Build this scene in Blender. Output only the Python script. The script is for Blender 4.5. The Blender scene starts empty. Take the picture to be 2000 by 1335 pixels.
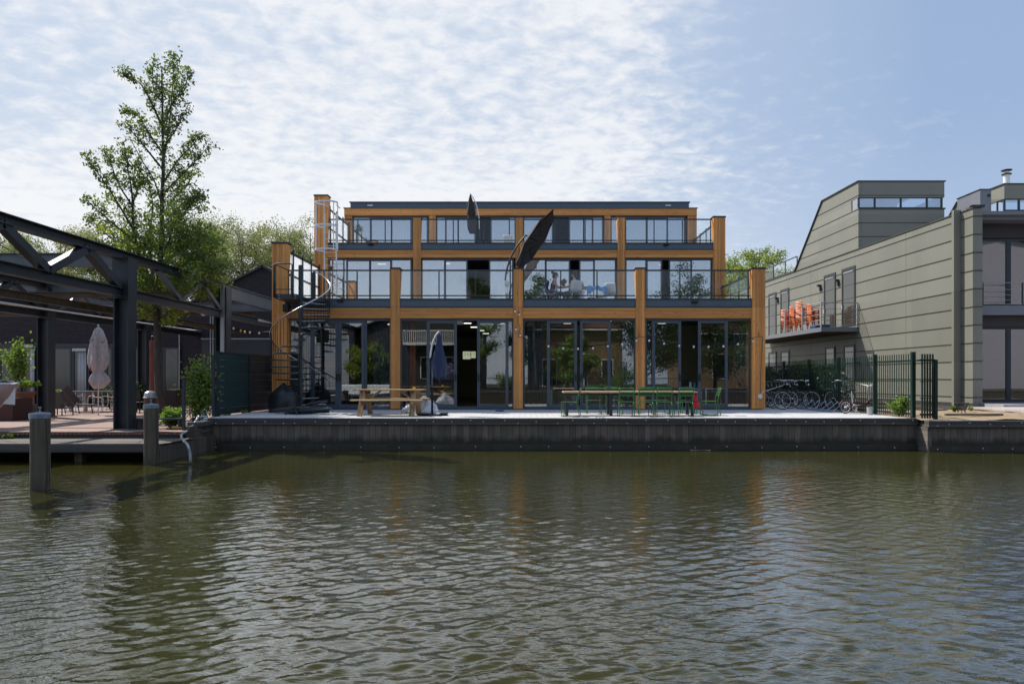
import bpy, math, random
import numpy as np
from mathutils import Vector, Matrix
random.seed(7)
SC = bpy.context.scene
COL = SC.collection
R = math.radians
# ------------------------------------------------------------------ survey of the place
F = 1333.333      # focal length in photo pixels
CXP, HYP = 1026.0, 738.0
EYE = 1.0         # eye height over the quay deck (deck z = 0)
WZ = -0.77        # water level
def X(px, y): return (px - CXP) / F * y
def Z(py, y): return EYE + (HYP - py) / F * y
def P(px, py, y): return Vector((X(px, y), y, Z(py, y)))

# ------------------------------------------------------------------ helpers
def wloc(o):
    v = Vector((0, 0, 0))
    while o is not None:
        v += o.location; o = o.parent
    return v
def tag(o, label=None, cat=None, group=None, kind=None):
    if label: o['label'] = label
    if cat: o['category'] = cat
    if group: o['group'] = group
    if kind: o['kind'] = kind
    return o
def thing(name, label, cat, loc=(0, 0, 0), group=None):
    o = bpy.data.objects.new(name, None); COL.objects.link(o)
    o.location = loc; o.empty_display_size = 0.2
    return tag(o, label, cat, group)
def frame_of(d, up=Vector((0, 0, 1))):
    d = d.normalized()
    if abs(d.dot(up)) > 0.98: up = Vector((0, 1, 0))
    s = d.cross(up).normalized(); u = s.cross(d).normalized()
    return s, u
class MB:
    def __init__(s): s.v = []; s.f = []
    def add(s, vs, fs):
        n = len(s.v); s.v += [tuple(a) for a in vs]; s.f += [tuple(i + n for i in f) for f in fs]; return s
    def box(s, x0, x1, y0, y1, z0, z1):
        if x0 > x1: x0, x1 = x1, x0
        if y0 > y1: y0, y1 = y1, y0
        if z0 > z1: z0, z1 = z1, z0
        return s.add([(x0,y0,z0),(x1,y0,z0),(x1,y1,z0),(x0,y1,z0),(x0,y0,z1),(x1,y0,z1),(x1,y1,z1),(x0,y1,z1)],
                     [(0,3,2,1),(4,5,6,7),(0,1,5,4),(1,2,6,5),(2,3,7,6),(3,0,4,7)])
    def bar(s, p, q, w, h=None, up=(0, 0, 1)):
        p, q = Vector(p), Vector(q); h = w if h is None else h
        a, b = frame_of(q - p, Vector(up)); a = a * (w / 2); b = b * (h / 2)
        return s.add([p-a-b, p+a-b, p+a+b, p-a+b, q-a-b, q+a-b, q+a+b, q-a+b],
                     [(0,1,2,3),(7,6,5,4),(0,4,5,1),(1,5,6,2),(2,6,7,3),(3,7,4,0)])
    def tube(s, pts, r, n=6, closed=False, caps=True):
        pts = [Vector(p) for p in pts]; m = len(pts)
        rr = r if isinstance(r, (list, tuple)) else [r] * m
        vs = []; ref = None
        for i, p in enumerate(pts):
            if closed: d = pts[(i+1) % m] - pts[i-1]
            else: d = pts[min(i+1, m-1)] - pts[max(i-1, 0)]
            if d.length < 1e-9: d = Vector((0, 0, 1))
            d.normalize()
            if ref is None: a, b = frame_of(d)
            else:
                a = ref - d * ref.dot(d)
                if a.length < 1e-5: a, _ = frame_of(d)
                a.normalize(); b = d.cross(a)
            ref = a
            for k in range(n):
                t = 2 * math.pi * k / n
                vs.append(p + (a * math.cos(t) + b * math.sin(t)) * rr[i])
        fs = []
        for i in range(m if closed else m - 1):
            j = (i + 1) % m
            for k in range(n):
                l = (k + 1) % n
                fs.append((i*n+k, i*n+l, j*n+l, j*n+k))
        if caps and not closed:
            fs.append(tuple(range(n))[::-1]); fs.append(tuple((m-1)*n+k for k in range(n)))
        return s.add(vs, fs)
    def lathe(s, c, prof, n=16, fold=0.0, nf=6, ph=0.0):
        c = Vector(c); vs = []
        for r, z in prof:
            for k in range(n):
                t = 2 * math.pi * k / n
                q = r * (1 + fold * math.cos(nf * t + ph + z * 2))
                vs.append(c + Vector((q * math.cos(t), q * math.sin(t), z)))
        fs = []
        for i in range(len(prof) - 1):
            for k in range(n):
                l = (k + 1) % n; fs.append((i*n+k, i*n+l, (i+1)*n+l, (i+1)*n+k))
        fs.append(tuple(range(n))[::-1]); fs.append(tuple((len(prof)-1)*n+k for k in range(n)))
        return s.add(vs, fs)
    def prism(s, pts, ext):
        pts = [Vector(p) for p in pts]; e = Vector(ext); n = len(pts)
        fs = [tuple(range(n))[::-1], tuple(range(n, 2*n))] + [(i, (i+1) % n, n+(i+1) % n, n+i) for i in range(n)]
        return s.add(pts + [p + e for p in pts], fs)
    def ball(s, c, rx, ry=None, rz=None, n=10, m=7, jit=0.0):
        ry = ry or rx; rz = rz or rx; c = Vector(c); vs = []; fs = []
        for i in range(m + 1):
            th = math.pi * i / m
            for k in range(n):
                t = 2 * math.pi * k / n; j = 1 + random.uniform(-jit, jit)
                vs.append(c + Vector((rx*j*math.sin(th)*math.cos(t), ry*j*math.sin(th)*math.sin(t), rz*j*math.cos(th))))
        for i in range(m):
            for k in range(n):
                l = (k+1) % n; fs.append((i*n+k, (i+1)*n+k, (i+1)*n+l, i*n+l))
        return s.add(vs, fs)
    def torus(s, c, Rr, r, axis='y', n=28, k=6):
        pts = []
        for i in range(n):
            t = 2*math.pi*i/n; a, b = Rr*math.cos(t), Rr*math.sin(t)
            pts.append(Vector(c) + (Vector((a, 0, b)) if axis == 'y' else Vector((0, a, b)) if axis == 'x' else Vector((a, b, 0))))
        return s.tube(pts, r, k, closed=True)
    def xf(s, M): s.v = [tuple(M @ Vector(a)) for a in s.v]; return s
    def build(s, name, mat, parent=None, smooth=False, origin=None, bevel=0):
        if parent is not None: o0 = wloc(parent)
        elif origin is not None: o0 = Vector(origin)
        else:
            xs = [a[0] for a in s.v]; ys = [a[1] for a in s.v]; zs = [a[2] for a in s.v]
            o0 = Vector(((min(xs)+max(xs))/2, (min(ys)+max(ys))/2, min(zs)))
        me = bpy.data.meshes.new(name)
        me.from_pydata([(a[0]-o0.x, a[1]-o0.y, a[2]-o0.z) for a in s.v], [], s.f)
        if smooth: me.polygons.foreach_set('use_smooth', [True] * len(me.polygons))
        me.materials.append(mat)
        o = bpy.data.objects.new(name, me); COL.objects.link(o)
        if parent is not None: o.parent = parent
        else: o.location = o0
        if smooth == 'auto' or bevel:
            pass
        if bevel:
            md = o.modifiers.new('bevel', 'BEVEL'); md.width = bevel; md.segments = 2; md.limit_method = 'ANGLE'
        return o
def kids(o): return [c for c in bpy.data.objects if c.parent == o]
def copy_tree(o, parent=None, **kw):
    c = o.copy(); COL.objects.link(c); c.parent = parent
    for ch in list(KIDS(o)): copy_tree(ch, c)
    return c
def KIDS(o): return list(o.children)
def place(o, loc, rz=0.0, sc=1.0, label=None):
    o.location = loc; o.rotation_euler = (0, 0, rz); o.scale = (sc, sc, sc)
    if label: o['label'] = label
    return o
def arc(pts, n=8):
    """smooth a polyline with Catmull-Rom"""
    p = [Vector(a) for a in pts]; p = [2*p[0]-p[1]] + p + [2*p[-1]-p[-2]]; out = []
    for i in range(1, len(p)-2):
        for k in range(n):
            t = k/n
            out.append(0.5*((2*p[i]) + (p[i+1]-p[i-1])*t + (2*p[i-1]-5*p[i]+4*p[i+1]-p[i+2])*t*t + (3*p[i]-p[i-1]-3*p[i+1]+p[i+2])*t**3))
    out.append(p[-2]); return out

# ------------------------------------------------------------------ materials
def newmat(name):
    m = bpy.data.materials.new(name); m.use_nodes = True; nt = m.node_tree
    b = nt.nodes['Principled BSDF']; return m, nt, b
def N(nt, t, **kw):
    n = nt.nodes.new(t)
    for k, v in kw.items():
        if k in n.inputs: n.inputs[k].default_value = v
        else: setattr(n, k, v)
    return n
def coords(nt, scale=(1, 1, 1), rot=(0, 0, 0), kind='Object'):
    tc = N(nt, 'ShaderNodeTexCoord'); mp = N(nt, 'ShaderNodeMapping')
    mp.inputs['Scale'].default_value = scale; mp.inputs['Rotation'].default_value = rot
    nt.links.new(tc.outputs[kind], mp.inputs['Vector']); return mp.outputs['Vector']
def ramp(nt, src, stops):
    r = N(nt, 'ShaderNodeValToRGB'); e = r.color_ramp.elements
    while len(e) < len(stops): e.new(0.5)
    for i, (p, c) in enumerate(stops): e[i].position = p; e[i].color = (*c, 1) if len(c) == 3 else c
    nt.links.new(src, r.inputs['Fac']); return r.outputs['Color']
def mat(name, c, rough=0.6, metal=0.0, var=0.15, scale=3.0, bump=0.0, bscale=40.0, stretch=(1, 1, 1), spec=0.5, dirt=0.0):
    """plain surface with uneven tone, slight roughness variation and optional bump"""
    m, nt, b = newmat(name); L = nt.links
    v = coords(nt, stretch)
    n = N(nt, 'ShaderNodeTexNoise', Scale=scale, Detail=6.0, Roughness=0.65); L.new(v, n.inputs['Vector'])
    c0 = tuple(max(0, x*(1-var)) for x in c); c1 = tuple(min(1, x*(1+var)) for x in c)
    col = ramp(nt, n.outputs['Fac'], [(0.3, c0), (0.7, c1)])
    if dirt:
        n3 = N(nt, 'ShaderNodeTexNoise', Scale=scale*0.35, Detail=8.0, Roughness=0.75); L.new(v, n3.inputs['Vector'])
        f = ramp(nt, n3.outputs['Fac'], [(0.45, (0, 0, 0)), (0.75, (1, 1, 1))])
        mx = N(nt, 'ShaderNodeMixRGB', blend_type='MULTIPLY'); ml = N(nt, 'ShaderNodeMath', operation='MULTIPLY'); ml.inputs[1].default_value = dirt
        L.new(f, ml.inputs[0]); L.new(ml.outputs[0], mx.inputs['Fac']); L.new(col, mx.inputs['Color1']); mx.inputs['Color2'].default_value = (0.35, 0.3, 0.24, 1); col = mx.outputs['Color']
    L.new(col, b.inputs['Base Color'])
    b.inputs['Metallic'].default_value = metal
    b.inputs['Specular IOR Level'].default_value = spec
    rr = N(nt, 'ShaderNodeMapRange'); rr.inputs['To Min'].default_value = max(0.02, rough-0.1); rr.inputs['To Max'].default_value = min(1, rough+0.12)
    L.new(n.outputs['Fac'], rr.inputs['Value']); L.new(rr.outputs['Result'], b.inputs['Roughness'])
    if bump:
        n2 = N(nt, 'ShaderNodeTexNoise', Scale=bscale, Detail=4.0); L.new(v, n2.inputs['Vector'])
        bp = N(nt, 'ShaderNodeBump', Strength=bump, Distance=0.02); L.new(n2.outputs['Fac'], bp.inputs['Height']); L.new(bp.outputs['Normal'], b.inputs['Normal'])
    return m
def wood(name, c, axis='x', dark=0.55, knots=True, rough=0.6, lam=7.0, wear=0.0):
    """laminated timber: grain, lamella lines and small knots along one axis"""
    m, nt, b = newmat(name); L = nt.links
    st = {'x': (0.35, 6, 6), 'z': (6, 6, 0.35), 'y': (6, 0.35, 6)}[axis]
    v = coords(nt, st)
    n = N(nt, 'ShaderNodeTexNoise', Scale=3.0, Detail=8.0, Roughness=0.7, Distortion=0.4); L.new(v, n.inputs['Vector'])
    lo = tuple(x*dark for x in c); hi = tuple(min(1, x*1.22) for x in c)
    col = ramp(nt, n.outputs['Fac'], [(0.28, lo), (0.5, c), (0.72, hi)])
    sep = N(nt, 'ShaderNodeSeparateXYZ'); L.new(coords(nt), sep.inputs[0])
    ax = {'x': 'Z', 'z': 'X', 'y': 'Z'}[axis]
    mu = N(nt, 'ShaderNodeMath', operation='MULTIPLY'); mu.inputs[1].default_value = lam*2; L.new(sep.outputs[ax], mu.inputs[0])
    fl = N(nt, 'ShaderNodeMath', operation='FLOOR'); L.new(mu.outputs[0], fl.inputs[0])
    wn = N(nt, 'ShaderNodeTexWhiteNoise', noise_dimensions='1D'); L.new(fl.outputs[0], wn.inputs['W'])
    mr = N(nt, 'ShaderNodeMapRange'); mr.inputs['To Min'].default_value = 0.72; mr.inputs['To Max'].default_value = 1.15; L.new(wn.outputs['Value'], mr.inputs['Value'])
    m1 = N(nt, 'ShaderNodeMixRGB', blend_type='MULTIPLY'); m1.inputs['Fac'].default_value = 1
    L.new(col, m1.inputs['Color1']); L.new(mr.outputs['Result'], m1.inputs['Color2']); col = m1.outputs['Color']
    fr = N(nt, 'ShaderNodeMath', operation='FRACT'); L.new(mu.outputs[0], fr.inputs[0])
    lt = N(nt, 'ShaderNodeMath', operation='LESS_THAN'); lt.inputs[1].default_value = 0.07; L.new(fr.outputs[0], lt.inputs[0])
    m2 = N(nt, 'ShaderNodeMixRGB', blend_type='MULTIPLY'); L.new(lt.outputs[0], m2.inputs['Fac']); L.new(col, m2.inputs['Color1']); m2.inputs['Color2'].default_value = (0.55, 0.45, 0.38, 1); col = m2.outputs['Color']
    if knots:
        vs = {'x': (0.8, 3.5, 3.5), 'z': (3.5, 3.5, 0.8), 'y': (3.5, 0.8, 3.5)}[axis]
        vo = N(nt, 'ShaderNodeTexVoronoi', Scale=4.0); L.new(coords(nt, vs), vo.inputs['Vector'])
        k = ramp(nt, vo.outputs['Distance'], [(0.06, (1, 1, 1)), (0.16, (0, 0, 0))])
        m3 = N(nt, 'ShaderNodeMixRGB', blend_type='MULTIPLY'); L.new(k, m3.inputs['Fac']); L.new(col, m3.inputs['Color1']); m3.inputs['Color2'].default_value = (0.35, 0.2, 0.12, 1); col = m3.outputs['Color']
    if wear:
        n5 = N(nt, 'ShaderNodeTexNoise', Scale=1.3, Detail=5.0); L.new(coords(nt), n5.inputs['Vector'])
        f5 = ramp(nt, n5.outputs['Fac'], [(0.42, (0, 0, 0)), (0.68, (1, 1, 1))])
        ml = N(nt, 'ShaderNodeMath', operation='MULTIPLY'); ml.inputs[1].default_value = wear; L.new(f5, ml.inputs[0])
        m4 = N(nt, 'ShaderNodeMixRGB'); L.new(ml.outputs[0], m4.inputs['Fac']); L.new(col, m4.inputs['Color1']); m4.inputs['Color2'].default_value = (c[0]*0.45, c[1]*0.42, c[2]*0.5, 1); col = m4.outputs['Color']
    oi = N(nt, 'ShaderNodeObjectInfo'); rv = N(nt, 'ShaderNodeMapRange'); rv.inputs['To Min'].default_value = 0.84; rv.inputs['To Max'].default_value = 1.1; L.new(oi.outputs['Random'], rv.inputs['Value'])
    mo = N(nt, 'ShaderNodeMixRGB', blend_type='MULTIPLY'); mo.inputs['Fac'].default_value = 1; L.new(col, mo.inputs['Color1']); L.new(rv.outputs[0], mo.inputs['Color2']); col = mo.outputs['Color']
    L.new(col, b.inputs['Base Color']); b.inputs['Roughness'].default_value = rough
    bp = N(nt, 'ShaderNodeBump', Strength=0.25, Distance=0.01); L.new(n.outputs['Fac'], bp.inputs['Height']); L.new(bp.outputs['Normal'], b.inputs['Normal'])
    return m
def glass(name, f0=0.14, tint=(0.86, 0.92, 0.9), rough=0.0, wob=0.0):
    """thin architectural glass: see-through, with Fresnel mirror reflection"""
    m = bpy.data.materials.new(name); m.use_nodes = True; nt = m.node_tree; nt.nodes.clear(); L = nt.links
    out = N(nt, 'ShaderNodeOutputMaterial'); tr = N(nt, 'ShaderNodeBsdfTransparent', Color=(*tint, 1)); gl = N(nt, 'ShaderNodeBsdfGlossy', Roughness=rough)
    gl.inputs['Color'].default_value = (0.95, 0.97, 1, 1)
    lw = N(nt, 'ShaderNodeLayerWeight', Blend=0.5)   # facing: 0 head-on, 1 grazing
    pw = N(nt, 'ShaderNodeMath', operation='POWER'); pw.inputs[1].default_value = 5; L.new(lw.outputs['Facing'], pw.inputs[0])
    mr = N(nt, 'ShaderNodeMapRange'); mr.inputs['To Min'].default_value = f0; mr.inputs['To Max'].default_value = 1.0; L.new(pw.outputs[0], mr.inputs['Value'])
    mx = N(nt, 'ShaderNodeMixShader'); L.new(mr.outputs['Result'], mx.inputs['Fac']); L.new(tr.outputs[0], mx.inputs[1]); L.new(gl.outputs[0], mx.inputs[2])
    if wob:
        n = N(nt, 'ShaderNodeTexNoise', Scale=1.6, Detail=1.0); L.new(coords(nt), n.inputs['Vector'])
        bp = N(nt, 'ShaderNodeBump', Strength=wob, Distance=0.02); L.new(n.outputs['Fac'], bp.inputs['Height']); L.new(bp.outputs['Normal'], gl.inputs['Normal'])
    L.new(mx.outputs[0], out.inputs['Surface']); return m
def leafmat(name, c, c2, trans=0.35, sc=1.2):
    m = bpy.data.materials.new(name); m.use_nodes = True; nt = m.node_tree; nt.nodes.clear(); L = nt.links
    out = N(nt, 'ShaderNodeOutputMaterial')
    n = N(nt, 'ShaderNodeTexNoise', Scale=sc, Detail=3.0, Roughness=0.8); L.new(coords(nt), n.inputs['Vector'])
    n2 = N(nt, 'ShaderNodeTexNoise', Scale=14.0, Detail=1.0); L.new(coords(nt), n2.inputs['Vector'])
    ad = N(nt, 'ShaderNodeMath', operation='ADD'); L.new(n.outputs['Fac'], ad.inputs[0]); L.new(n2.outputs['Fac'], ad.inputs[1])
    hf = N(nt, 'ShaderNodeMath', operation='MULTIPLY'); hf.inputs[1].default_value = 0.5; L.new(ad.outputs[0], hf.inputs[0])
    col = ramp(nt, hf.outputs[0], [(0.36, c), (0.64, c2)])
    d = N(nt, 'ShaderNodeBsdfDiffuse'); t = N(nt, 'ShaderNodeBsdfTranslucent'); g = N(nt, 'ShaderNodeBsdfGlossy', Roughness=0.45)
    g.inputs['Color'].default_value = (0.6, 0.6, 0.6, 1)
    L.new(col, d.inputs['Color'])
    hs = N(nt, 'ShaderNodeHueSaturation', Saturation=1.15, Value=1.5); L.new(col, hs.inputs['Color']); L.new(hs.outputs[0], t.inputs['Color'])
    mx = N(nt, 'ShaderNodeMixShader'); mx.inputs['Fac'].default_value = trans; L.new(d.outputs[0], mx.inputs[1]); L.new(t.outputs[0], mx.inputs[2])
    m2 = N(nt, 'ShaderNodeMixShader'); m2.inputs['Fac'].default_value = 0.06; L.new(mx.outputs[0], m2.inputs[1]); L.new(g.outputs[0], m2.inputs[2])
    L.new(m2.outputs[0], out.inputs['Surface']); return m
def emit(name, c, s):
    m = bpy.data.materials.new(name); m.use_nodes = True; nt = m.node_tree; nt.nodes.clear()
    out = N(nt, 'ShaderNodeOutputMaterial'); e = N(nt, 'ShaderNodeEmission', Color=(*c, 1), Strength=s); nt.links.new(e.outputs[0], out.inputs['Surface']); return m
def brick(name, c1, c2, mortar, sc=1.0, bw=0.5, rh=0.25, rot=(R(90), 0, 0), rough=0.85, ms=0.012):
    m, nt, b = newmat(name); L = nt.links
    v = coords(nt, (sc, sc, sc), rot)
    t = N(nt, 'ShaderNodeTexBrick', Scale=1.0); L.new(v, t.inputs['Vector'])
    t.inputs['Color1'].default_value = (*c1, 1); t.inputs['Color2'].default_value = (*c2, 1); t.inputs['Mortar'].default_value = (*mortar, 1)
    t.inputs['Brick Width'].default_value = bw; t.inputs['Row Height'].default_value = rh; t.inputs['Mortar Size'].default_value = ms; t.inputs['Bias'].default_value = 0.1
    n = N(nt, 'ShaderNodeTexNoise', Scale=2.0, Detail=6.0); L.new(coords(nt), n.inputs['Vector'])
    mr = N(nt, 'ShaderNodeMapRange'); mr.inputs['To Min'].default_value = 0.75; mr.inputs['To Max'].default_value = 1.2; L.new(n.outputs['Fac'], mr.inputs['Value'])
    mx = N(nt, 'ShaderNodeMixRGB', blend_type='MULTIPLY'); mx.inputs['Fac'].default_value = 1; L.new(t.outputs['Color'], mx.inputs['Color1']); L.new(mr.outputs['Result'], mx.inputs['Color2'])
    L.new(mx.outputs['Color'], b.inputs['Base Color']); b.inputs['Roughness'].default_value = rough
    bp = N(nt, 'ShaderNodeBump', Strength=0.4, Distance=0.01); bp.invert = True; L.new(t.outputs['Fac'], bp.inputs['Height']); L.new(bp.outputs['Normal'], b.inputs['Normal'])
    return m

M = {}
M['beam'] = wood('beam_timber', (0.84, 0.365, 0.10), 'x', lam=4.5, wear=0.08, dark=0.68)
M['post'] = wood('post_timber', (0.84, 0.365, 0.10), 'z', lam=8, wear=0.08, dark=0.68)
M['steelblue'] = mat('blue_grey_cladding', (0.085, 0.125, 0.165), 0.36, var=0.08, scale=1.2, spec=0.5)
M['frame'] = mat('blue_grey_frame', (0.075, 0.097, 0.12), 0.36, var=0.06, scale=2)
M['anthracite'] = mat('anthracite_steel', (0.036, 0.047, 0.055), 0.4, var=0.12, scale=4, metal=0.2)
M['cap'] = mat('dark_cap', (0.03, 0.035, 0.04), 0.5)
M['galv'] = mat('galvanised_steel', (0.86, 0.85, 0.84), 0.4, metal=0.1, var=0.1, scale=9)
M['chrome'] = mat('handrail_steel', (0.5, 0.52, 0.56), 0.22, metal=0.9, var=0.05)
M['glass_door'] = glass('door_glass', 0.14, (0.88, 0.92, 0.91), wob=0.012)
M['glass_up'] = glass('upper_glass', 0.42, (0.75, 0.83, 0.88), wob=0.012)
M['glass_rail'] = glass('rail_glass', 0.03, (0.965, 0.98, 0.98), wob=0.006)
M['white'] = mat('white_paint', (0.78, 0.78, 0.78), 0.4, var=0.04)
M['frost'] = None
M['dark'] = mat('dark_interior', (0.035, 0.035, 0.038), 0.7)
M['intwall'] = mat('interior_wall', (0.42, 0.39, 0.27), 0.8, var=0.06)
M['intfloor'] = mat('interior_floor', (0.12, 0.11, 0.1), 0.45)
M['ceil'] = mat('interior_ceiling', (0.16, 0.16, 0.165), 0.8)
M['lamp'] = emit('lit_lamp', (1.0, 0.95, 0.85), 1.6)
M['bulb'] = mat('bulb_glass', (0.85, 0.85, 0.82), 0.15, var=0.02)
M['black'] = mat('black_rubber', (0.012, 0.012, 0.013), 0.5)
M['blackpl'] = mat('black_cover', (0.014, 0.015, 0.018), 0.33, bump=0.6, bscale=6)
M['curtain'] = mat('blue_curtain', (0.03, 0.055, 0.09), 0.9, var=0.2)
M['curtainw'] = mat('white_curtain', (0.5, 0.5, 0.5), 0.9, var=0.1)
M['curtainl'] = mat('light_blue_curtain', (0.28, 0.36, 0.46), 0.9, var=0.1)
M['orangec'] = mat('orange_curtain', (0.35, 0.08, 0.03), 0.9, var=0.2)
M['pine'] = wood('pine_wood', (0.52, 0.37, 0.19), 'x', lam=9, knots=True)
M['pinez'] = wood('pine_leg', (0.38, 0.25, 0.12), 'z', lam=9)
M['tabletop'] = wood('table_board', (0.62, 0.42, 0.27), 'x', lam=9, knots=False)
M['green'] = mat('green_metal', (0.055, 0.17, 0.055), 0.35, var=0.1)
M['navy'] = mat('navy_canvas', (0.04, 0.055, 0.12), 0.85, var=0.15, stretch=(1, 1, 0.2), scale=6)
M['brownc'] = mat('dark_brown_canvas', (0.045, 0.036, 0.036), 0.8, var=0.12)
M['pinkc'] = mat('pale_canvas', (0.62, 0.58, 0.59), 0.85, var=0.15, scale=5, dirt=0.3)
M['grnpanel'] = mat('dark_green_panel', (0.016, 0.045, 0.045), 0.6, var=0.2, stretch=(0.3, 0.3, 6))
M['grnfence'] = mat('green_fence_paint', (0.009, 0.03, 0.021), 0.4, var=0.15)
M['steeldk'] = mat('painted_steel', (0.032, 0.039, 0.046), 0.45, var=0.25, scale=1.5, dirt=0.5)
M['steelgr'] = mat('grey_steel', (0.12, 0.14, 0.16), 0.4, var=0.2, scale=2, dirt=0.4)
M['rusty'] = mat('weathered_timber_steel', (0.10, 0.07, 0.04), 0.7, var=0.4, scale=4)
M['terra'] = mat('terracotta_pot', (0.30, 0.11, 0.06), 0.8, var=0.15)
M['orange'] = mat('orange_plastic', (0.85, 0.2, 0.06), 0.4, var=0.06)
M['skin'] = mat('skin', (0.62, 0.36, 0.27), 0.5, var=0.05)
M['hair'] = mat('dark_hair', (0.02, 0.012, 0.009), 0.5, var=0.3)
M['cloth_navy'] = mat('navy_dress', (0.015, 0.018, 0.04), 0.85)
M['cloth_white'] = mat('white_top', (0.72, 0.72, 0.74), 0.85)
M['whitepl'] = mat('white_plastic', (0.78, 0.77, 0.74), 0.35, var=0.03)
M['blue'] = mat('light_blue_cloth', (0.16, 0.42, 0.75), 0.7, var=0.2, scale=8)
M['bluedk'] = mat('blue_cloth', (0.015, 0.05, 0.16), 0.8)
M['red'] = mat('red_paint', (0.55, 0.02, 0.02), 0.4)
M['yellow'] = mat('yellow_plastic', (0.8, 0.6, 0.03), 0.4)
M['bag'] = mat('translucent_bag', (0.62, 0.66, 0.74), 0.3, var=0.2, scale=6, bump=0.5, bscale=8)
M['clad'] = mat('green_grey_cladding', (0.245, 0.242, 0.2), 0.42, metal=0.0, var=0.06, scale=0.7, stretch=(1, 1, 0.35), spec=0.5, dirt=0.12)
M['seam'] = mat('cladding_seam', (0.06, 0.058, 0.045), 0.6)
M['cladtrim'] = mat('grey_trim', (0.2, 0.21, 0.24), 0.4, var=0.06)
M['bfdark'] = mat('dark_facade', (0.045, 0.04, 0.042), 0.6)
M['galvlight'] = mat('rail_aluminium', (0.42, 0.44, 0.46), 0.35, metal=0.4, var=0.08)
M['rackblue'] = mat('rack_steel', (0.35, 0.42, 0.52), 0.3, metal=0.6, var=0.1)
M['tyre'] = mat('tyre', (0.014, 0.014, 0.015), 0.7)
M['bikeblk'] = mat('bike_paint', (0.016, 0.018, 0.02), 0.3)
M['bikegrn'] = mat('bike_green_paint', (0.05, 0.09, 0.05), 0.3)
M['bikered'] = mat('bike_red_paint', (0.12, 0.02, 0.025), 0.3)
M['bark'] = mat('bark', (0.075, 0.066, 0.053), 0.9, var=0.4, scale=5, stretch=(3, 3, 0.6), bump=0.8, bscale=12)
M['bark2'] = mat('pale_bark', (0.16, 0.14, 0.11), 0.9, var=0.3, scale=5, bump=0.5, bscale=12)
M['frost'] = leafmat('frosted_panel', (0.84, 0.85, 0.86), (0.9, 0.9, 0.9), 0.62)
M['leaf'] = leafmat('pear_leaves', (0.06, 0.09, 0.02), (0.19, 0.25, 0.07), 0.5)
M['leafy'] = leafmat('yellow_green_leaves', (0.12, 0.16, 0.025), (0.34, 0.40, 0.09), 0.5)
M['leaffar'] = leafmat('far_leaves', (0.13, 0.145, 0.05), (0.30, 0.32, 0.13), 0.45, 0.5)
M['leafg'] = leafmat('shrub_leaves', (0.09, 0.15, 0.025), (0.30, 0.42, 0.10), 0.45)
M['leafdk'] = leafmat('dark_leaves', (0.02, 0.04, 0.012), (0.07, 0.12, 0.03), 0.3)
M['leafcon'] = leafmat('conifer_leaves', (0.02, 0.05, 0.02), (0.06, 0.11, 0.04), 0.2)
M['wisteria'] = leafmat('wisteria_flowers', (0.22, 0.2, 0.4), (0.42, 0.4, 0.62), 0.3)
M['brickdk'] = brick('dark_brick', (0.026, 0.022, 0.03), (0.048, 0.038, 0.048), (0.012, 0.011, 0.014), 1.0, 0.21, 0.055)
M['pileold'] = wood('old_pile', (0.17, 0.14, 0.095), 'z', lam=4, knots=False, rough=0.85, wear=0.9, dark=0.4)
M['jetty'] = wood('jetty_boards', (0.20, 0.17, 0.14), 'y', lam=4, knots=False, rough=0.85, wear=0.6)
M['zinc'] = mat('zinc_cap', (0.22, 0.26, 0.31), 0.5, metal=0.3, var=0.3, scale=12)
def panelvary(m, sy, sz, lo=0.9, hi=1.06, oz=0.0):
    nt = m.node_tree; L = nt.links; b = nt.nodes['Principled BSDF']; src = b.inputs['Base Color'].links[0].from_socket
    tc = N(nt, 'ShaderNodeTexCoord'); mp = N(nt, 'ShaderNodeMapping'); mp.inputs['Scale'].default_value = (0, 1/sy, 1/sz); mp.inputs['Location'].default_value = (0, 0.3, oz); L.new(tc.outputs['Object'], mp.inputs['Vector'])
    fl = N(nt, 'ShaderNodeVectorMath', operation='FLOOR'); L.new(mp.outputs[0], fl.inputs[0]); wn = N(nt, 'ShaderNodeTexWhiteNoise', noise_dimensions='3D'); L.new(fl.outputs[0], wn.inputs['Vector'])
    mr = N(nt, 'ShaderNodeMapRange'); mr.inputs['To Min'].default_value = lo; mr.inputs['To Max'].default_value = hi; L.new(wn.outputs['Value'], mr.inputs['Value'])
    mx = N(nt, 'ShaderNodeMixRGB', blend_type='MULTIPLY'); mx.inputs['Fac'].default_value = 1; L.new(src, mx.inputs['Color1']); L.new(mr.outputs[0], mx.inputs['Color2']); L.new(mx.outputs[0], b.inputs['Base Color'])
panelvary(M['clad'], 3.9, 0.622, 0.9, 1.08, -0.548)
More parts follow.
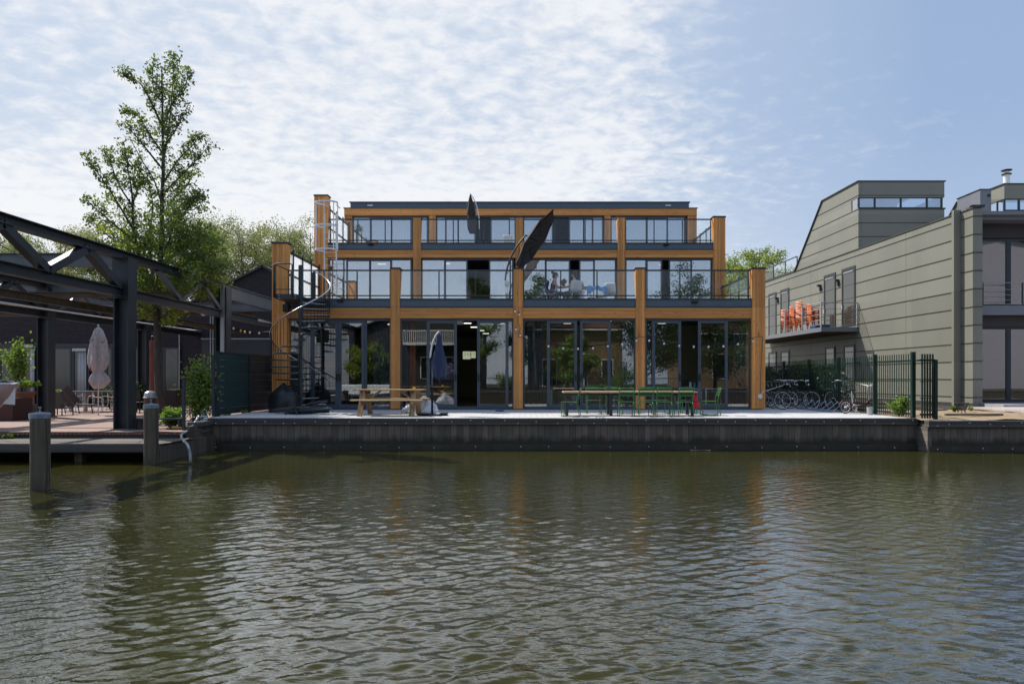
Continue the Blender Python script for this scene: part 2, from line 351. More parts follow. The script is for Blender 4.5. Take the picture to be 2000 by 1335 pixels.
def planks(name, c, axis='X', width=0.14, rough=0.75, mossy=0.0, h=(0.7, 1.25), tide=False):
    m, nt, b = newmat(name); L = nt.links
    sep = N(nt, 'ShaderNodeSeparateXYZ'); L.new(coords(nt), sep.inputs[0])
    dv = N(nt, 'ShaderNodeMath', operation='DIVIDE'); dv.inputs[1].default_value = width; L.new(sep.outputs[axis], dv.inputs[0])
    fl = N(nt, 'ShaderNodeMath', operation='FLOOR'); L.new(dv.outputs[0], fl.inputs[0])
    wn = N(nt, 'ShaderNodeTexWhiteNoise', noise_dimensions='1D'); L.new(fl.outputs[0], wn.inputs['W'])
    base = ramp(nt, wn.outputs['Value'], [(0.0, tuple(x*h[0] for x in c)), (0.55, c), (0.8, (c[0]*h[1], c[1]*h[1]*0.97, c[2]*h[1]*0.95)), (1.0, (c[0]*1.25, c[1]*1.0, c[2]*0.85))])
    st = (9, 9, 0.7) if axis == 'X' else (0.7, 9, 9)
    n = N(nt, 'ShaderNodeTexNoise', Scale=3.0, Detail=8.0, Roughness=0.7); L.new(coords(nt, st), n.inputs['Vector'])
    mr = N(nt, 'ShaderNodeMapRange'); mr.inputs['To Min'].default_value = 0.45; mr.inputs['To Max'].default_value = 1.6; L.new(n.outputs['Fac'], mr.inputs['Value'])
    mx = N(nt, 'ShaderNodeMixRGB', blend_type='MULTIPLY'); mx.inputs['Fac'].default_value = 1; L.new(base, mx.inputs['Color1']); L.new(mr.outputs['Result'], mx.inputs['Color2']); col = mx.outputs['Color']
    fr = N(nt, 'ShaderNodeMath', operation='FRACT'); L.new(dv.outputs[0], fr.inputs[0])
    lt = N(nt, 'ShaderNodeMath', operation='LESS_THAN'); lt.inputs[1].default_value = 0.06; L.new(fr.outputs[0], lt.inputs[0])
    m2 = N(nt, 'ShaderNodeMixRGB'); L.new(lt.outputs[0], m2.inputs['Fac']); L.new(col, m2.inputs['Color1']); m2.inputs['Color2'].default_value = (0.022, 0.019, 0.016, 1); col = m2.outputs['Color']
    if mossy:
        n3 = N(nt, 'ShaderNodeTexNoise', Scale=2.5, Detail=5.0); L.new(coords(nt), n3.inputs['Vector'])
        f = ramp(nt, n3.outputs['Fac'], [(0.4, (0, 0, 0)), (0.7, (mossy, mossy, mossy))])
        m3 = N(nt, 'ShaderNodeMixRGB'); L.new(f, m3.inputs['Fac']); L.new(col, m3.inputs['Color1']); m3.inputs['Color2'].default_value = (0.05, 0.055, 0.02, 1); col = m3.outputs['Color']
    if tide:
        n6 = N(nt, 'ShaderNodeTexNoise', Scale=3.5, Detail=6.0, Roughness=0.7); L.new(coords(nt, (1, 1, 0.5)), n6.inputs['Vector'])
        hh = N(nt, 'ShaderNodeMath', operation='MULTIPLY_ADD'); hh.inputs[1].default_value = -0.42; L.new(n6.outputs['Fac'], hh.inputs[0]); L.new(sep.outputs['Z'], hh.inputs[2])
        f6 = ramp(nt, hh.outputs[0], [(0.0, (0.9, 0.9, 0.9)), (0.14, (0, 0, 0))]); m6 = N(nt, 'ShaderNodeMixRGB'); L.new(f6, m6.inputs['Fac']); L.new(col, m6.inputs['Color1']); m6.inputs['Color2'].default_value = (0.03, 0.027, 0.016, 1); col = m6.outputs['Color']
    L.new(col, b.inputs['Base Color']); b.inputs['Roughness'].default_value = rough
    return m
M['sheet'] = planks('quay_planks', (0.19, 0.152, 0.125), 'X', 0.155, mossy=0.3, tide=True)
M['waler'] = mat('wet_waler', (0.05, 0.043, 0.028), 0.6, var=0.4, scale=3)
M['capbeam'] = wood('cap_beam_timber', (0.105, 0.095, 0.088), 'x', lam=3, knots=False, rough=0.75)
def paving(name, c, sx, sy, joint=(0.25, 0.24, 0.22), var=0.12):
    m, nt, b = newmat(name); L = nt.links
    t = N(nt, 'ShaderNodeTexBrick', Scale=1.0); L.new(coords(nt), t.inputs['Vector'])
    t.inputs['Color1'].default_value = (*[x*(1-var) for x in c], 1); t.inputs['Color2'].default_value = (*[min(1, x*(1+var)) for x in c], 1); t.inputs['Mortar'].default_value = (*joint, 1)
    t.inputs['Brick Width'].default_value = sx; t.inputs['Row Height'].default_value = sy; t.inputs['Mortar Size'].default_value = 0.006
    n = N(nt, 'ShaderNodeTexNoise', Scale=1.6, Detail=8.0, Roughness=0.7); L.new(coords(nt), n.inputs['Vector'])
    mr = N(nt, 'ShaderNodeMapRange'); mr.inputs['To Min'].default_value = 0.8; mr.inputs['To Max'].default_value = 1.15; L.new(n.outputs['Fac'], mr.inputs['Value'])
    mx = N(nt, 'ShaderNodeMixRGB', blend_type='MULTIPLY'); mx.inputs['Fac'].default_value = 1; L.new(t.outputs['Color'], mx.inputs['Color1']); L.new(mr.outputs['Result'], mx.inputs['Color2'])
    L.new(mx.outputs['Color'], b.inputs['Base Color']); b.inputs['Roughness'].default_value = 0.85; return m
M['deck'] = paving('pale_paving', (0.64, 0.62, 0.605), 0.3, 0.15, joint=(0.3, 0.29, 0.28))
M['terrace'] = paving('terracotta_paving', (0.35, 0.235, 0.195), 0.2, 0.1, joint=(0.3, 0.2, 0.17))
M['pinkstone'] = paving('pale_stone', (0.5, 0.45, 0.43), 1.2, 0.6)
M['sand'] = mat('sandy_soil', (0.33, 0.24, 0.15), 0.95, var=0.35, scale=5, bump=0.8, bscale=25)
M['grass'] = mat('far_ground', (0.06, 0.075, 0.03), 0.95, var=0.3, scale=0.4)

# ------------------------------------------------------------------ camera
cam = bpy.data.cameras.new('camera'); co = bpy.data.objects.new('camera', cam); COL.objects.link(co)
cam.sensor_width = 36; cam.lens = 24; cam.shift_x = -(CXP-1000)/2000; cam.shift_y = (HYP-667.5)/2000
co.location = (0, 0, EYE); co.rotation_euler = (R(90), 0, 0); cam.clip_end = 3000; cam.clip_start = 0.05
SC.camera = co
SC.view_settings.view_transform = 'Standard'; SC.view_settings.look = 'None'; SC.view_settings.exposure = 0.0; SC.view_settings.gamma = 1
try:
    SC.cycles.transparent_max_bounces = 24; SC.cycles.max_bounces = 8; SC.cycles.glossy_bounces = 5; SC.cycles.diffuse_bounces = 3
    SC.cycles.caustics_reflective = False; SC.cycles.caustics_refractive = False; SC.cycles.sample_clamp_indirect = 6
except Exception: pass

# ------------------------------------------------------------------ sun and sky
SUN_EL = 47.0; AZ = -56.0        # azimuth from +Y, clockwise positive
sd = Vector((math.sin(R(AZ))*math.cos(R(SUN_EL)), math.cos(R(AZ))*math.cos(R(SUN_EL)), math.sin(R(SUN_EL))))
sl = bpy.data.lights.new('sun', 'SUN'); sl.energy = 5.0; sl.angle = R(0.53); sl.color = (1.0, 0.95, 0.87)
so = bpy.data.objects.new('sun', sl); COL.objects.link(so); so.location = sd*60; so.rotation_euler = sd.to_track_quat('Z', 'Y').to_euler()
w = bpy.data.worlds.new('World'); SC.world = w; w.use_nodes = True; nt = w.node_tree; nt.nodes.clear(); L = nt.links
out = N(nt, 'ShaderNodeOutputWorld'); bg = N(nt, 'ShaderNodeBackground', Strength=0.12)
sky = N(nt, 'ShaderNodeTexSky', sky_type='NISHITA'); sky.sun_disc = False; sky.sun_elevation = R(SUN_EL); sky.sun_rotation = R(AZ); sky.air_density = 1.0; sky.dust_density = 1.2; sky.ozone_density = 1.5
tc = N(nt, 'ShaderNodeTexCoord'); sp = N(nt, 'ShaderNodeSeparateXYZ'); L.new(tc.outputs['Generated'], sp.inputs[0])
zz = N(nt, 'ShaderNodeMath', operation='MAXIMUM'); zz.inputs[1].default_value = 0.02; L.new(sp.outputs['Z'], zz.inputs[0])
za = N(nt, 'ShaderNodeMath', operation='ADD'); za.inputs[1].default_value = 0.16; L.new(zz.outputs[0], za.inputs[0])
dx = N(nt, 'ShaderNodeMath', operation='DIVIDE'); L.new(sp.outputs['X'], dx.inputs[0]); L.new(za.outputs[0], dx.inputs[1])
dy = N(nt, 'ShaderNodeMath', operation='DIVIDE'); L.new(sp.outputs['Y'], dy.inputs[0]); L.new(za.outputs[0], dy.inputs[1])
cb = N(nt, 'ShaderNodeCombineXYZ'); L.new(dx.outputs[0], cb.inputs['X']); L.new(dy.outputs[0], cb.inputs['Y'])
def wnoise(scale, detail, rough, dist=0.0, off=(0, 0, 0), rotz=0.0, st=(1, 1, 1)):
    mp = N(nt, 'ShaderNodeMapping'); mp.inputs['Location'].default_value = off; mp.inputs['Rotation'].default_value = (0, 0, rotz); mp.inputs['Scale'].default_value = st
    L.new(cb.outputs[0], mp.inputs['Vector'])
    n = N(nt, 'ShaderNodeTexNoise', Scale=scale, Detail=detail, Roughness=rough, Distortion=dist); L.new(mp.outputs[0], n.inputs['Vector']); return n.outputs['Fac']
def mth(op, a, b):
    n = N(nt, 'ShaderNodeMath', operation=op)
    for i, q in enumerate((a, b)):
        if isinstance(q, (int, float)): n.inputs[i].default_value = q
        else: L.new(q, n.inputs[i])
    return n.outputs[0]
small = wnoise(15.0, 6, 0.58, 0.25, st=(1, 1.2, 1), rotz=R(-25))     # mackerel puffs
big = wnoise(1.1, 4, 0.5, 0.6, off=(3.1, 1.7, 0))
# cloud sheet is thick to the left and ahead, thins out to the right and overhead behind
cov = mth('SUBTRACT', mth('MULTIPLY', mth('SUBTRACT', mth('DIVIDE', sp.outputs['Y'], mth('SQRT', mth('SUBTRACT', 1.02, mth('MULTIPLY', sp.outputs['Z'], sp.outputs['Z'])), 0)), 0.66), 2.0), mth('MULTIPLY', sp.outputs['X'], 0.9))
cov = mth('ADD', cov, -0.1)
s = mth('ADD', mth('MULTIPLY', mth('SUBTRACT', small, 0.5), 1.25), mth('MULTIPLY', mth('SUBTRACT', big, 0.5), 1.5))
s = mth('ADD', s, cov)
mask = N(nt, 'ShaderNodeMapRange', interpolation_type='SMOOTHSTEP'); mask.inputs['From Min'].default_value = -0.05; mask.inputs['From Max'].default_value = 0.8; mask.inputs['To Max'].default_value = 0.9; L.new(s, mask.inputs['Value'])
hz = N(nt, 'ShaderNodeMapRange', interpolation_type='SMOOTHSTEP'); hz.inputs['From Min'].default_value = 0.34; hz.inputs['From Max'].default_value = 0.0; hz.inputs['To Max'].default_value = 0.85; L.new(sp.outputs['Z'], hz.inputs['Value'])
cc = N(nt, 'ShaderNodeMixRGB'); cc.inputs['Color1'].default_value = (5.3, 5.9, 6.9, 1); cc.inputs['Color2'].default_value = (7.9, 7.95, 8.1, 1); L.new(mask.outputs[0], cc.inputs['Fac'])
tone = N(nt, 'ShaderNodeMixRGB', blend_type='MIX'); tone.inputs['Fac'].default_value = 0.7; tone.inputs['Color2'].default_value = (3.2, 4.3, 6.3, 1); L.new(sky.outputs[0], tone.inputs['Color1'])
fy = N(nt, 'ShaderNodeMapRange', interpolation_type='SMOOTHSTEP'); fy.inputs['From Min'].default_value = -0.1; fy.inputs['From Max'].default_value = 0.7; fy.inputs['To Min'].default_value = 0.75; fy.inputs['To Max'].default_value = 0.75; L.new(sp.outputs['Y'], fy.inputs['Value']); L.new(fy.outputs[0], tone.inputs['Fac'])
veil = N(nt, 'ShaderNodeMixRGB'); vf = N(nt, 'ShaderNodeMapRange'); vf.inputs['From Min'].default_value = -0.15; vf.inputs['From Max'].default_value = 0.75; vf.inputs['To Max'].default_value = 0.72; L.new(cov, vf.inputs['Value']); L.new(vf.outputs[0], veil.inputs['Fac']); L.new(tone.outputs[0], veil.inputs['Color1']); veil.inputs['Color2'].default_value = (5.4, 6.2, 7.2, 1)
mxc = N(nt, 'ShaderNodeMixRGB'); L.new(mask.outputs[0], mxc.inputs['Fac']); L.new(veil.outputs[0], mxc.inputs['Color1']); L.new(cc.outputs[0], mxc.inputs['Color2'])
lf = N(nt, 'ShaderNodeMapRange'); lf.inputs['From Min'].default_value = 0.45; lf.inputs['From Max'].default_value = -0.5; L.new(sp.outputs['X'], lf.inputs['Value'])
hz2 = mth('MULTIPLY', hz.outputs[0], mth('ADD', mth('MULTIPLY', lf.outputs[0], 0.7), 0.3))
mh = N(nt, 'ShaderNodeMixRGB'); L.new(hz2, mh.inputs['Fac']); L.new(mxc.outputs[0], mh.inputs['Color1']); mh.inputs['Color2'].default_value = (8.1, 8.15, 8.2, 1)
L.new(mh.outputs[0], bg.inputs['Color']); L.new(bg.outputs[0], out.inputs['Surface'])

# ------------------------------------------------------------------ water
m, nt, b = newmat('canal_water'); L = nt.links
b.inputs['Base Color'].default_value = (0.055, 0.052, 0.014, 1); b.inputs['Roughness'].default_value = 0.012; b.inputs['IOR'].default_value = 1.62
nn = N(nt, 'ShaderNodeTexNoise', Scale=0.25, Detail=3.0); L.new(coords(nt), nn.inputs['Vector'])
L.new(ramp(nt, nn.outputs['Fac'], [(0.3, (0.030, 0.029, 0.006)), (0.7, (0.041, 0.039, 0.009))]), b.inputs['Base Color'])
def wn2(scale, st, rz, det=2.0, dist=0.0):
    n = N(nt, 'ShaderNodeTexNoise', Scale=scale, Detail=det, Roughness=0.5, Distortion=dist); L.new(coords(nt, st, (0, 0, R(rz))), n.inputs['Vector']); return n.outputs['Fac']
def mm(op, a, b_):
    n = N(nt, 'ShaderNodeMath', operation=op)
    for i, q in enumerate((a, b_)):
        if isinstance(q, (int, float)): n.inputs[i].default_value = q
        else: L.new(q, n.inputs[i])
    return n.outputs[0]
fine = mm('ADD', mm('MULTIPLY', wn2(9, (1, 2.4, 1), 22, 3), 0.007), mm('MULTIPLY', wn2(30, (1, 1.6, 1), -30, 2), 0.0008))
patch = wn2(0.35, (1, 1, 1), 10, 2)
pm = N(nt, 'ShaderNodeMapRange'); pm.inputs['From Min'].default_value = 0.35; pm.inputs['From Max'].default_value = 0.65; pm.inputs['To Min'].default_value = 0.45; pm.inputs['To Max'].default_value = 1.2; L.new(patch, pm.inputs['Value'])
bp = N(nt, 'ShaderNodeBump', Strength=1.0, Distance=1.0); L.new(mm('MULTIPLY', fine, pm.outputs[0]), bp.inputs['Height']); L.new(bp.outputs['Normal'], b.inputs['Normal'])
gl = N(nt, 'ShaderNodeBsdfGlossy', Roughness=0.015); gl.inputs['Color'].default_value = (0.97, 0.98, 1.0, 1); L.new(bp.outputs['Normal'], gl.inputs['Normal'])
df = N(nt, 'ShaderNodeBsdfDiffuse'); L.new(b.inputs['Base Color'].links[0].from_socket, df.inputs['Color'])
lw = N(nt, 'ShaderNodeLayerWeight', Blend=0.5); L.new(bp.outputs['Normal'], lw.inputs['Normal'])
fm = N(nt, 'ShaderNodeMapRange', interpolation_type='SMOOTHSTEP'); fm.inputs['From Min'].default_value = 0.44; fm.inputs['From Max'].default_value = 0.78; fm.inputs['To Min'].default_value = 0.02; fm.inputs['To Max'].default_value = 0.52; L.new(lw.outputs['Facing'], fm.inputs['Value'])
wm = N(nt, 'ShaderNodeMixShader'); L.new(fm.outputs[0], wm.inputs['Fac']); L.new(df.outputs[0], wm.inputs[1]); L.new(gl.outputs[0], wm.inputs[2]); L.new(wm.outputs[0], nt.nodes['Material Output'].inputs['Surface']); nt.nodes.remove(b)
M['water'] = m
# real wavelets: many small crossing trains, finer cells near the viewer
rng = np.random.default_rng(5)
def water_h(x, y):
    h = np.zeros_like(x)
    wr = np.random.default_rng(11)
    for i in range(84):
        lam = 0.10 * (2.0 ** (2.2*wr.uniform(0, 1)**1.5)); k = 2*math.pi/lam
        if i % 5 < 3: th = R(90 + wr.normal(31, 15))
        else: th = R(90 + wr.normal(-40, 15))
        a = lam * (0.0080 if lam < 0.22 else 0.0052) * wr.uniform(0.4, 1.2)
        px_ = x + 0.12*np.sin(0.9*y + i) ; py_ = y + 0.10*np.sin(1.1*x + 2*i)
        env = 0.65 + 0.35*np.sin(0.5*x*math.cos(i) + 0.6*y*math.sin(i*1.7) + i)
        h += a * env * np.sin(k*(math.cos(th)*px_ + math.sin(th)*py_) + wr.uniform(0, 6.28))
    calm = 0.45 + 0.55*(0.5 + 0.5*np.sin(0.42*x + 0.9) * np.sin(0.33*y + 0.35*x + 0.4))
    edge = np.clip((15.5 - y) / 7.5, 0.28, 1.0)
    return h * calm * edge
def sheet(name, xs, ys, mat_, hf=None, z=0.0, **kw):
    xx, yy = np.meshgrid(xs, ys); hh = np.full_like(xx, z) if hf is None else z + hf(xx, yy)
    v = np.stack([xx.ravel(), yy.ravel(), hh.ravel()], 1); nx, ny = len(xs), len(ys)
    i = np.arange((ny-1)*(nx-1)); r, c = i // (nx-1), i % (nx-1); a = r*nx + c
    f = np.stack([a, a+1, a+nx+1, a+nx], 1)
    me = bpy.data.meshes.new(name); me.from_pydata(v.tolist(), [], f.tolist()); me.polygons.foreach_set('use_smooth', [True]*len(me.polygons)); me.materials.append(mat_)
    o = bpy.data.objects.new(name, me); COL.objects.link(o); return tag(o, kind='structure')
ys = [-4.0]
while ys[-1] < 17.6: ys.append(ys[-1] + (0.12 if ys[-1] < 1.5 else 0.028 if ys[-1] < 7 else 0.036 if ys[-1] < 12 else 0.06))
xs = [-40.0]
while xs[-1] < 40: xs.append(xs[-1] + (0.036 if abs(xs[-1]) < 7 else 0.06 if abs(xs[-1]) < 14 else 0.6))
sheet('water', np.array(xs), np.array(ys), M['water'], water_h, WZ)
bedm = mat('canal_bed', (0.03, 0.028, 0.015), 0.9)

# ------------------------------------------------------------------ ground, decks and quays
g = MB()
g.box(-900, 900, 30.0, 1500, -1.2, -0.30); g.box(-900, -8.0, 15.78, 30.0, -1.2, -0.30); g.box(-8.0, 9.74, 17.0, 30.0, -1.2, -0.06); g.box(9.74, 900, 16.6, 30.0, -1.2, -0.075)
tag(g.build('ground', M['grass'], origin=(0, 0, 0)), kind='structure')
tag(MB().box(-8.02, 9.62, 17.02, 21.78, -0.055, 0.0).box(7.64, 9.62, 21.782, 40, -0.055, 0.0).build('quay_paving', M['deck'], origin=(0, 0, 0)), kind='structure')
tag(MB().box(-45, -8.03, 15.8, 33, -0.29, -0.245).build('brick_terrace', M['terrace'], origin=(0, 0, -0.245)), kind='structure')
s_ = MB()
M['earth'] = mat('dark_earth', (0.045, 0.035, 0.024), 0.95, var=0.4, scale=6, bump=0.8, bscale=20)
sheet('added_dark_soil', np.linspace(9.64, 16, 60), np.linspace(21.5, 48, 100), M['earth'], lambda x, y: 0.02*np.sin(2.3*x+y) + rng.normal(0, 0.006, x.shape) - 0.025 + 0.03*np.clip((y-21.5)/1.5, 0, 1), 0.0)  # dark soil added to cut bounce light onto the wall under the balcony
xs2 = np.linspace(9.64, 40, 120); ys2 = np.linspace(16.62, 44, 110)
sheet('sandy_soil', xs2, ys2, M['sand'], lambda x, y: 0.02*np.sin(3.1*x+1.3*y) + 0.015*np.sin(5.7*y-2*x) + rng.normal(0, 0.006, x.shape) - 0.03, 0.0)
def quay(name, label, x0, x1, y, ztop, nb, lab_side=None):
    t = thing(name, label, 'quay wall', ((x0+x1)/2, y, WZ))
    MB().box(x0, x1, y+0.03, y+0.13, -1.4, ztop-0.15).build('planking', M['sheet'], t)
    MB().box(x0-0.01, x1, y-0.03, y+0.18, ztop-0.15, ztop+0.006).build('cap_beam', M['capbeam'], t, bevel=0.008)
    MB().box(x0, x1, y-0.02, y+0.03, -0.78, -0.64).build('waler', M['waler'], t, bevel=0.01)
    r1 = random.Random(nb)
    for zc, st in ((ztop-0.075, 0.42), (-0.70, 0.9)):
        bm = MB(); x = x0+0.2
        while x < x1-0.1:
            zz_ = zc + r1.choice((-0.04, 0.0, 0.035)) * (1 if zc > -0.4 else 0.3)
            bm.ball((x, y-0.032, zz_), 0.014, 0.01, 0.014, 8, 5); x += st*r1.uniform(0.6, 1.3)
        b_ = bm.build('bolt_heads', M['galv'], t); 
    return t
quay('timber_quay_wall', 'long dark timber sheet quay wall in front of the timber building', -7.84, 9.71, 16.88, 0.0, 1)
q2 = quay('timber_quay_wall', 'dark timber quay wall stepping forward at the right below the green fence end', 9.71, 26.0, 16.44, -0.035, 2)
MB().box(9.70, 9.80, 16.46, 16.98, -1.4, -0.19).build('return_planking', M['jetty'], q2)

# ================================================================== TIMBER BUILDING
D1, D2, D3 = 21.5, 25.8, 30.1
BL, BR = -7.98, 7.56
bld = thing('timber_building', 'three-storey stepped office building with orange glulam timber frame and blue-grey window frames', 'building', (-0.2, D1, 0))
CX = [-4.1, -0.226, 3.63]
def column(x0, x1, y, z0, zsplit, ztop, mtl=None):
    c = MB().box(x0, x1, y, y+0.36, z0, zsplit-0.004).build('column', M['post'], bld)
    # upper fin, tapering towards its foot
    MB().prism([(x0, y, zsplit), (x0, y+0.05, zsplit), (x0, y+0.36, ztop), (x0, y, ztop)], (x1-x0, 0, 0)).build('column_fin', M['post'], c)
    MB().box(x0-0.02, x1+0.02, y-0.02, y+0.38, ztop, ztop+0.05).build('column_cap', M['cap'], c)
    return c
for (y, zb, zs, zt, wo) in ((D1, 0.03, 3.235, 4.43, 0.42), (D2, 3.50, 5.86, 7.07, 0.45)):
    zl = 5.23 if y == D1 else 7.88
    column(BL, BL+wo+0.06, y, zb, zs, zl); column(BR-wo, BR, y, zb, zs, zt)
    for cx in CX: column(cx-0.145, cx+0.145, y, zb, zs, zt)
for cx, w_ in ((BL+0.17, 0.34), (CX[0], 0.30), (CX[1], 0.27), (CX[2], 0.27), (BR-0.2, 0.40)):
    MB().box(cx-w_/2, cx+w_/2, D3, D3+0.3, 6.1, 8.45).build('column', M['post'], bld)
edges1 = [(BL+0.48, CX[0]-0.147), (CX[0]+0.147, CX[1]-0.147), (CX[1]+0.147, CX[2]-0.147), (CX[2]+0.147, BR-0.42)]
edges1b = [(BL+0.51, CX[0]-0.147), (CX[0]+0.147, CX[1]-0.147), (CX[1]+0.147, CX[2]-0.147), (CX[2]+0.147, BR-0.45)]
def W1(px, y): return X(px, y)
for (y, zb0, zb1, zf0, zf1, eds) in ((D1, 2.885, 3.215, 3.235, 3.475, edges1), (D2, 5.55, 5.84, 5.86, 6.09, edges1b)):
    for k, (a, b_) in enumerate(eds):
        MB().box(a+0.002, b_-0.002, y+0.02, y+0.30, zb0, zb1).build('beam', M['beam'], bld)
        f = MB().box(a+0.004, b_-0.004, y+0.035, y+0.33, zf0+0.01, zf1).build('fascia_panel', M['steelblue'], bld)
        MB().box(a+0.004, b_-0.004, y+0.0, y+0.06, zf1, zf1+0.03).box(a+0.004, b_-0.004, y+0.01, y+0.05, zf0-0.012, zf0+0.012).build('drip_edge', M['cap'], f)
        # railing in front of the terrace
        zt = zf1 + 0.96; yr = y+0.16
        r = MB().box(a+0.004, b_-0.004, yr-0.02, yr+0.03, zt-0.045, zt).box(a+0.004, b_-0.004, yr-0.018, yr+0.022, zf1+0.12, zf1+0.155).build('railing', M['anthracite'], bld)
        n = 3 if (b_-a) < 3.6 else 3
        for i in range(n+1):
            xx = a + 0.05 + (b_-a-0.1)*i/n
            if 0 < i < n or k in (0, 3):
                MB().box(xx-0.018, xx+0.018, yr+0.035, yr+0.075, zf1+0.03, zt-0.05).build('railing_post', M['anthracite'], r)
        for i in range(n):
            x0 = a + 0.03 + (b_-a-0.06)*i/n; x1 = a + 0.03 + (b_-a-0.06)*(i+1)/n
            MB().box(x0+0.012, x1-0.012, yr-0.006, yr+0.006, zf1+0.05, zt-0.047).build('glass_panel', M['glass_rail'], r)
# emergency lamps on the fascias
for (px, py, y) in ((664, 583+4, D1), (1357, 590, D1), (724, 477, D2), (1301, 478, D2)):
    x = X(px, y); z = Z(py, y)
    MB().box(x-0.09, x+0.09, y-0.06, y+0.034, z-0.03, z+0.035).box(x-0.05, x+0.05, y-0.10, y-0.061, z-0.015, z+0.03).build('wall_spotlight', M['black'], bld)
# level 3 beams and roof
e3 = [(BL, CX[0]), (CX[0], CX[1]), (CX[1], CX[2]), (CX[2], BR)]
for a, b_ in e3: MB().box(a+0.002, b_-0.002, D3-0.03, D3+0.28, 8.16, 8.46).build('beam', M['beam'], bld)
rf = MB().box(BL-0.03, BR+0.03, D3-0.06, D3+9, 8.462, 8.50).box(X(683, D3), X(1347, D3), D3+0.12, D3+9, 8.502, 8.76).build('roof', M['steelblue'], bld)
MB().box(X(681, D3), X(1349, D3), D3+0.08, D3+9.05, 8.76, 8.80).build('roof_edge', M['cap'], rf)
for px in (722, 1306):
    x = X(px, D3); MB().box(x-0.12, x+0.12, D3+0.09, D3+0.118, 8.60, 8.66).build('emergency_light', M['white'], bld)
# walls, floors, ceilings, interior
MB().box(BL+0.08, BL+0.22, D1+0.37, 40, 0.0, 3.40).box(BL+0.08, BL+0.22, D2+0.37, 40, 3.402, 6.0).box(BL+0.08, BL+0.22, D3+0.31, 40, 6.002, 8.44).build('side_wall', M['steelblue'], bld)
MB().box(BR-0.22, BR-0.08, D1+0.37, 40, 0.0, 3.40).box(BR-0.22, BR-0.08, D2+0.37, 40, 3.402, 6.0).box(BR-0.22, BR-0.08, D3+0.31, 40, 6.002, 8.44).build('side_wall', M['steelblue'], bld)
MB().box(BL+0.2, BR-0.2, 39.8, 40, 0.0, 8.44).build('rear_wall', M['steelblue'], bld)
MB().box(BL+0.225, BR-0.225, D1+0.31, 39.7, 3.30, 3.50).build('floor_slab', M['intfloor'], bld)
MB().box(BL+0.225, BR-0.225, D2+0.31, 39.7, 5.92, 6.12).build('floor_slab', M['intfloor'], bld)
MB().box(BL+0.225, BR-0.225, D1+0.31, 39.7, -0.05, 0.012).build('floor_slab', M['intfloor'], bld)
MB().box(BL+0.225, BR-0.225, D1+0.40, 39.7, 3.10, 3.14).box(BL+0.225, BR-0.225, D2+0.40, 39.7, 5.62, 5.66).box(BL+0.225, BR-0.225, D3+0.40, 39.7, 8.22, 8.26).build('ceiling', M['ceil'], bld)
MB().box(BL+0.3, -4.5, 31.0, 31.1, 0.012, 3.1).box(-0.2, BR-0.25, 27.2, 27.3, 0.012, 3.1).box(-4.5, -0.3, 35.0, 35.1, 0.012, 3.1).box(BL+0.3, BR-0.3, 32, 32.1, 3.5, 5.62).box(BL+0.3, BR-0.3, 36, 36.1, 6.12, 8.22).box(-0.3, -0.2, 24.0, 35, 0.012, 3.1).build('partition_wall', M['intwall'], bld)
# ------ glazing
def opening(a, b_, y, z0, z1, cells, gl, head=0.07, sill=0.10, deep=0.09):
    """cells: list of (x0, x1, kind) kind in fixed / leaf / gap / mull"""
    fr = MB()
    fr.box(a, b_, y, y+deep, z1-head, z1).box(a, b_, y, y+deep, z0, z0+sill).box(a, a+0.055, y, y+deep, z0+sill, z1-head).box(b_-0.055, b_, y, y+deep, z0+sill, z1-head)
    for c in cells:
        if c[2] == 'mull': fr.box(c[0], c[1], y+0.004, y+deep-0.004, z0+sill, z1-head)
    f = fr.build('window_frame', M['frame'], bld)
    for c in cells:
        x0, x1, k = c[:3]
        if k == 'fixed':
            MB().box(x0, x1, y+0.05, y+0.056, z0+sill, z1-head).build('pane', gl, f)
        elif k == 'leaf':
            s = 0.09 if z1 - z0 > 2.4 else 0.055; yy = y - 0.03
            d = MB()
            d.box(x0, x1, yy, yy+0.05, z1-head-s*0.9, z1-head-0.005).box(x0, x1, yy, yy+0.05, z0+sill*0.5, z0+sill*0.5+s*1.35)
            d.box(x0, x0+s, yy, yy+0.05, z0+sill*0.5+s*1.35, z1-head-s*0.9).box(x1-s, x1, yy, yy+0.05, z0+sill*0.5+s*1.35, z1-head-s*0.9)
            dd = d.build('sliding_door', M['frame'], bld)
            MB().box(x0+s, x1-s, yy+0.022, yy+0.028, z0+sill*0.5+s*1.35, z1-head-s*0.9).build('pane', gl, dd)
            if len(c) > 3:
                hx = x0+s/2 if c[3] == 'l' else x1-s/2; hz_ = z0+1.02 if z1-z0 > 2.4 else z0+0.85
                MB().box(hx-0.02, hx+0.02, yy-0.045, yy-0.003, hz_-0.11, hz_+0.11).build('handle', M['black'], dd)
def px2(y, *c): return [(X(q[0], y), X(q[1], y)) + tuple(q[2:]) for q in c]
y1 = D1+0.13
opening(X(560, y1), X(764, y1), y1, 0.0, 2.885, px2(y1, (564, 606, 'fixed'), (606, 611, 'mull'), (609, 661, 'leaf', 'r'), (661.5, 712, 'leaf', 'l'), (709, 716, 'mull'), (716, 760, 'fixed')), M['glass_door'])
opening(X(782, y1), X(1004, y1), y1, 0.0, 2.885, px2(y1, (786, 833, 'fixed'), (833, 839, 'mull'), (834, 892.5, 'leaf', 'r'), (932, 993, 'leaf', 'l'), (993, 1000, 'fixed')), M['glass_door'])
opening(X(1021, y1), X(1242, y1), y1, 0.0, 2.885, px2(y1, (1025, 1068, 'fixed'), (1068, 1073, 'mull'), (1068.5, 1127, 'leaf', 'r'), (1132.5, 1192, 'leaf', 'l'), (1188, 1193, 'mull'), (1192, 1238, 'fixed')), M['glass_door'])
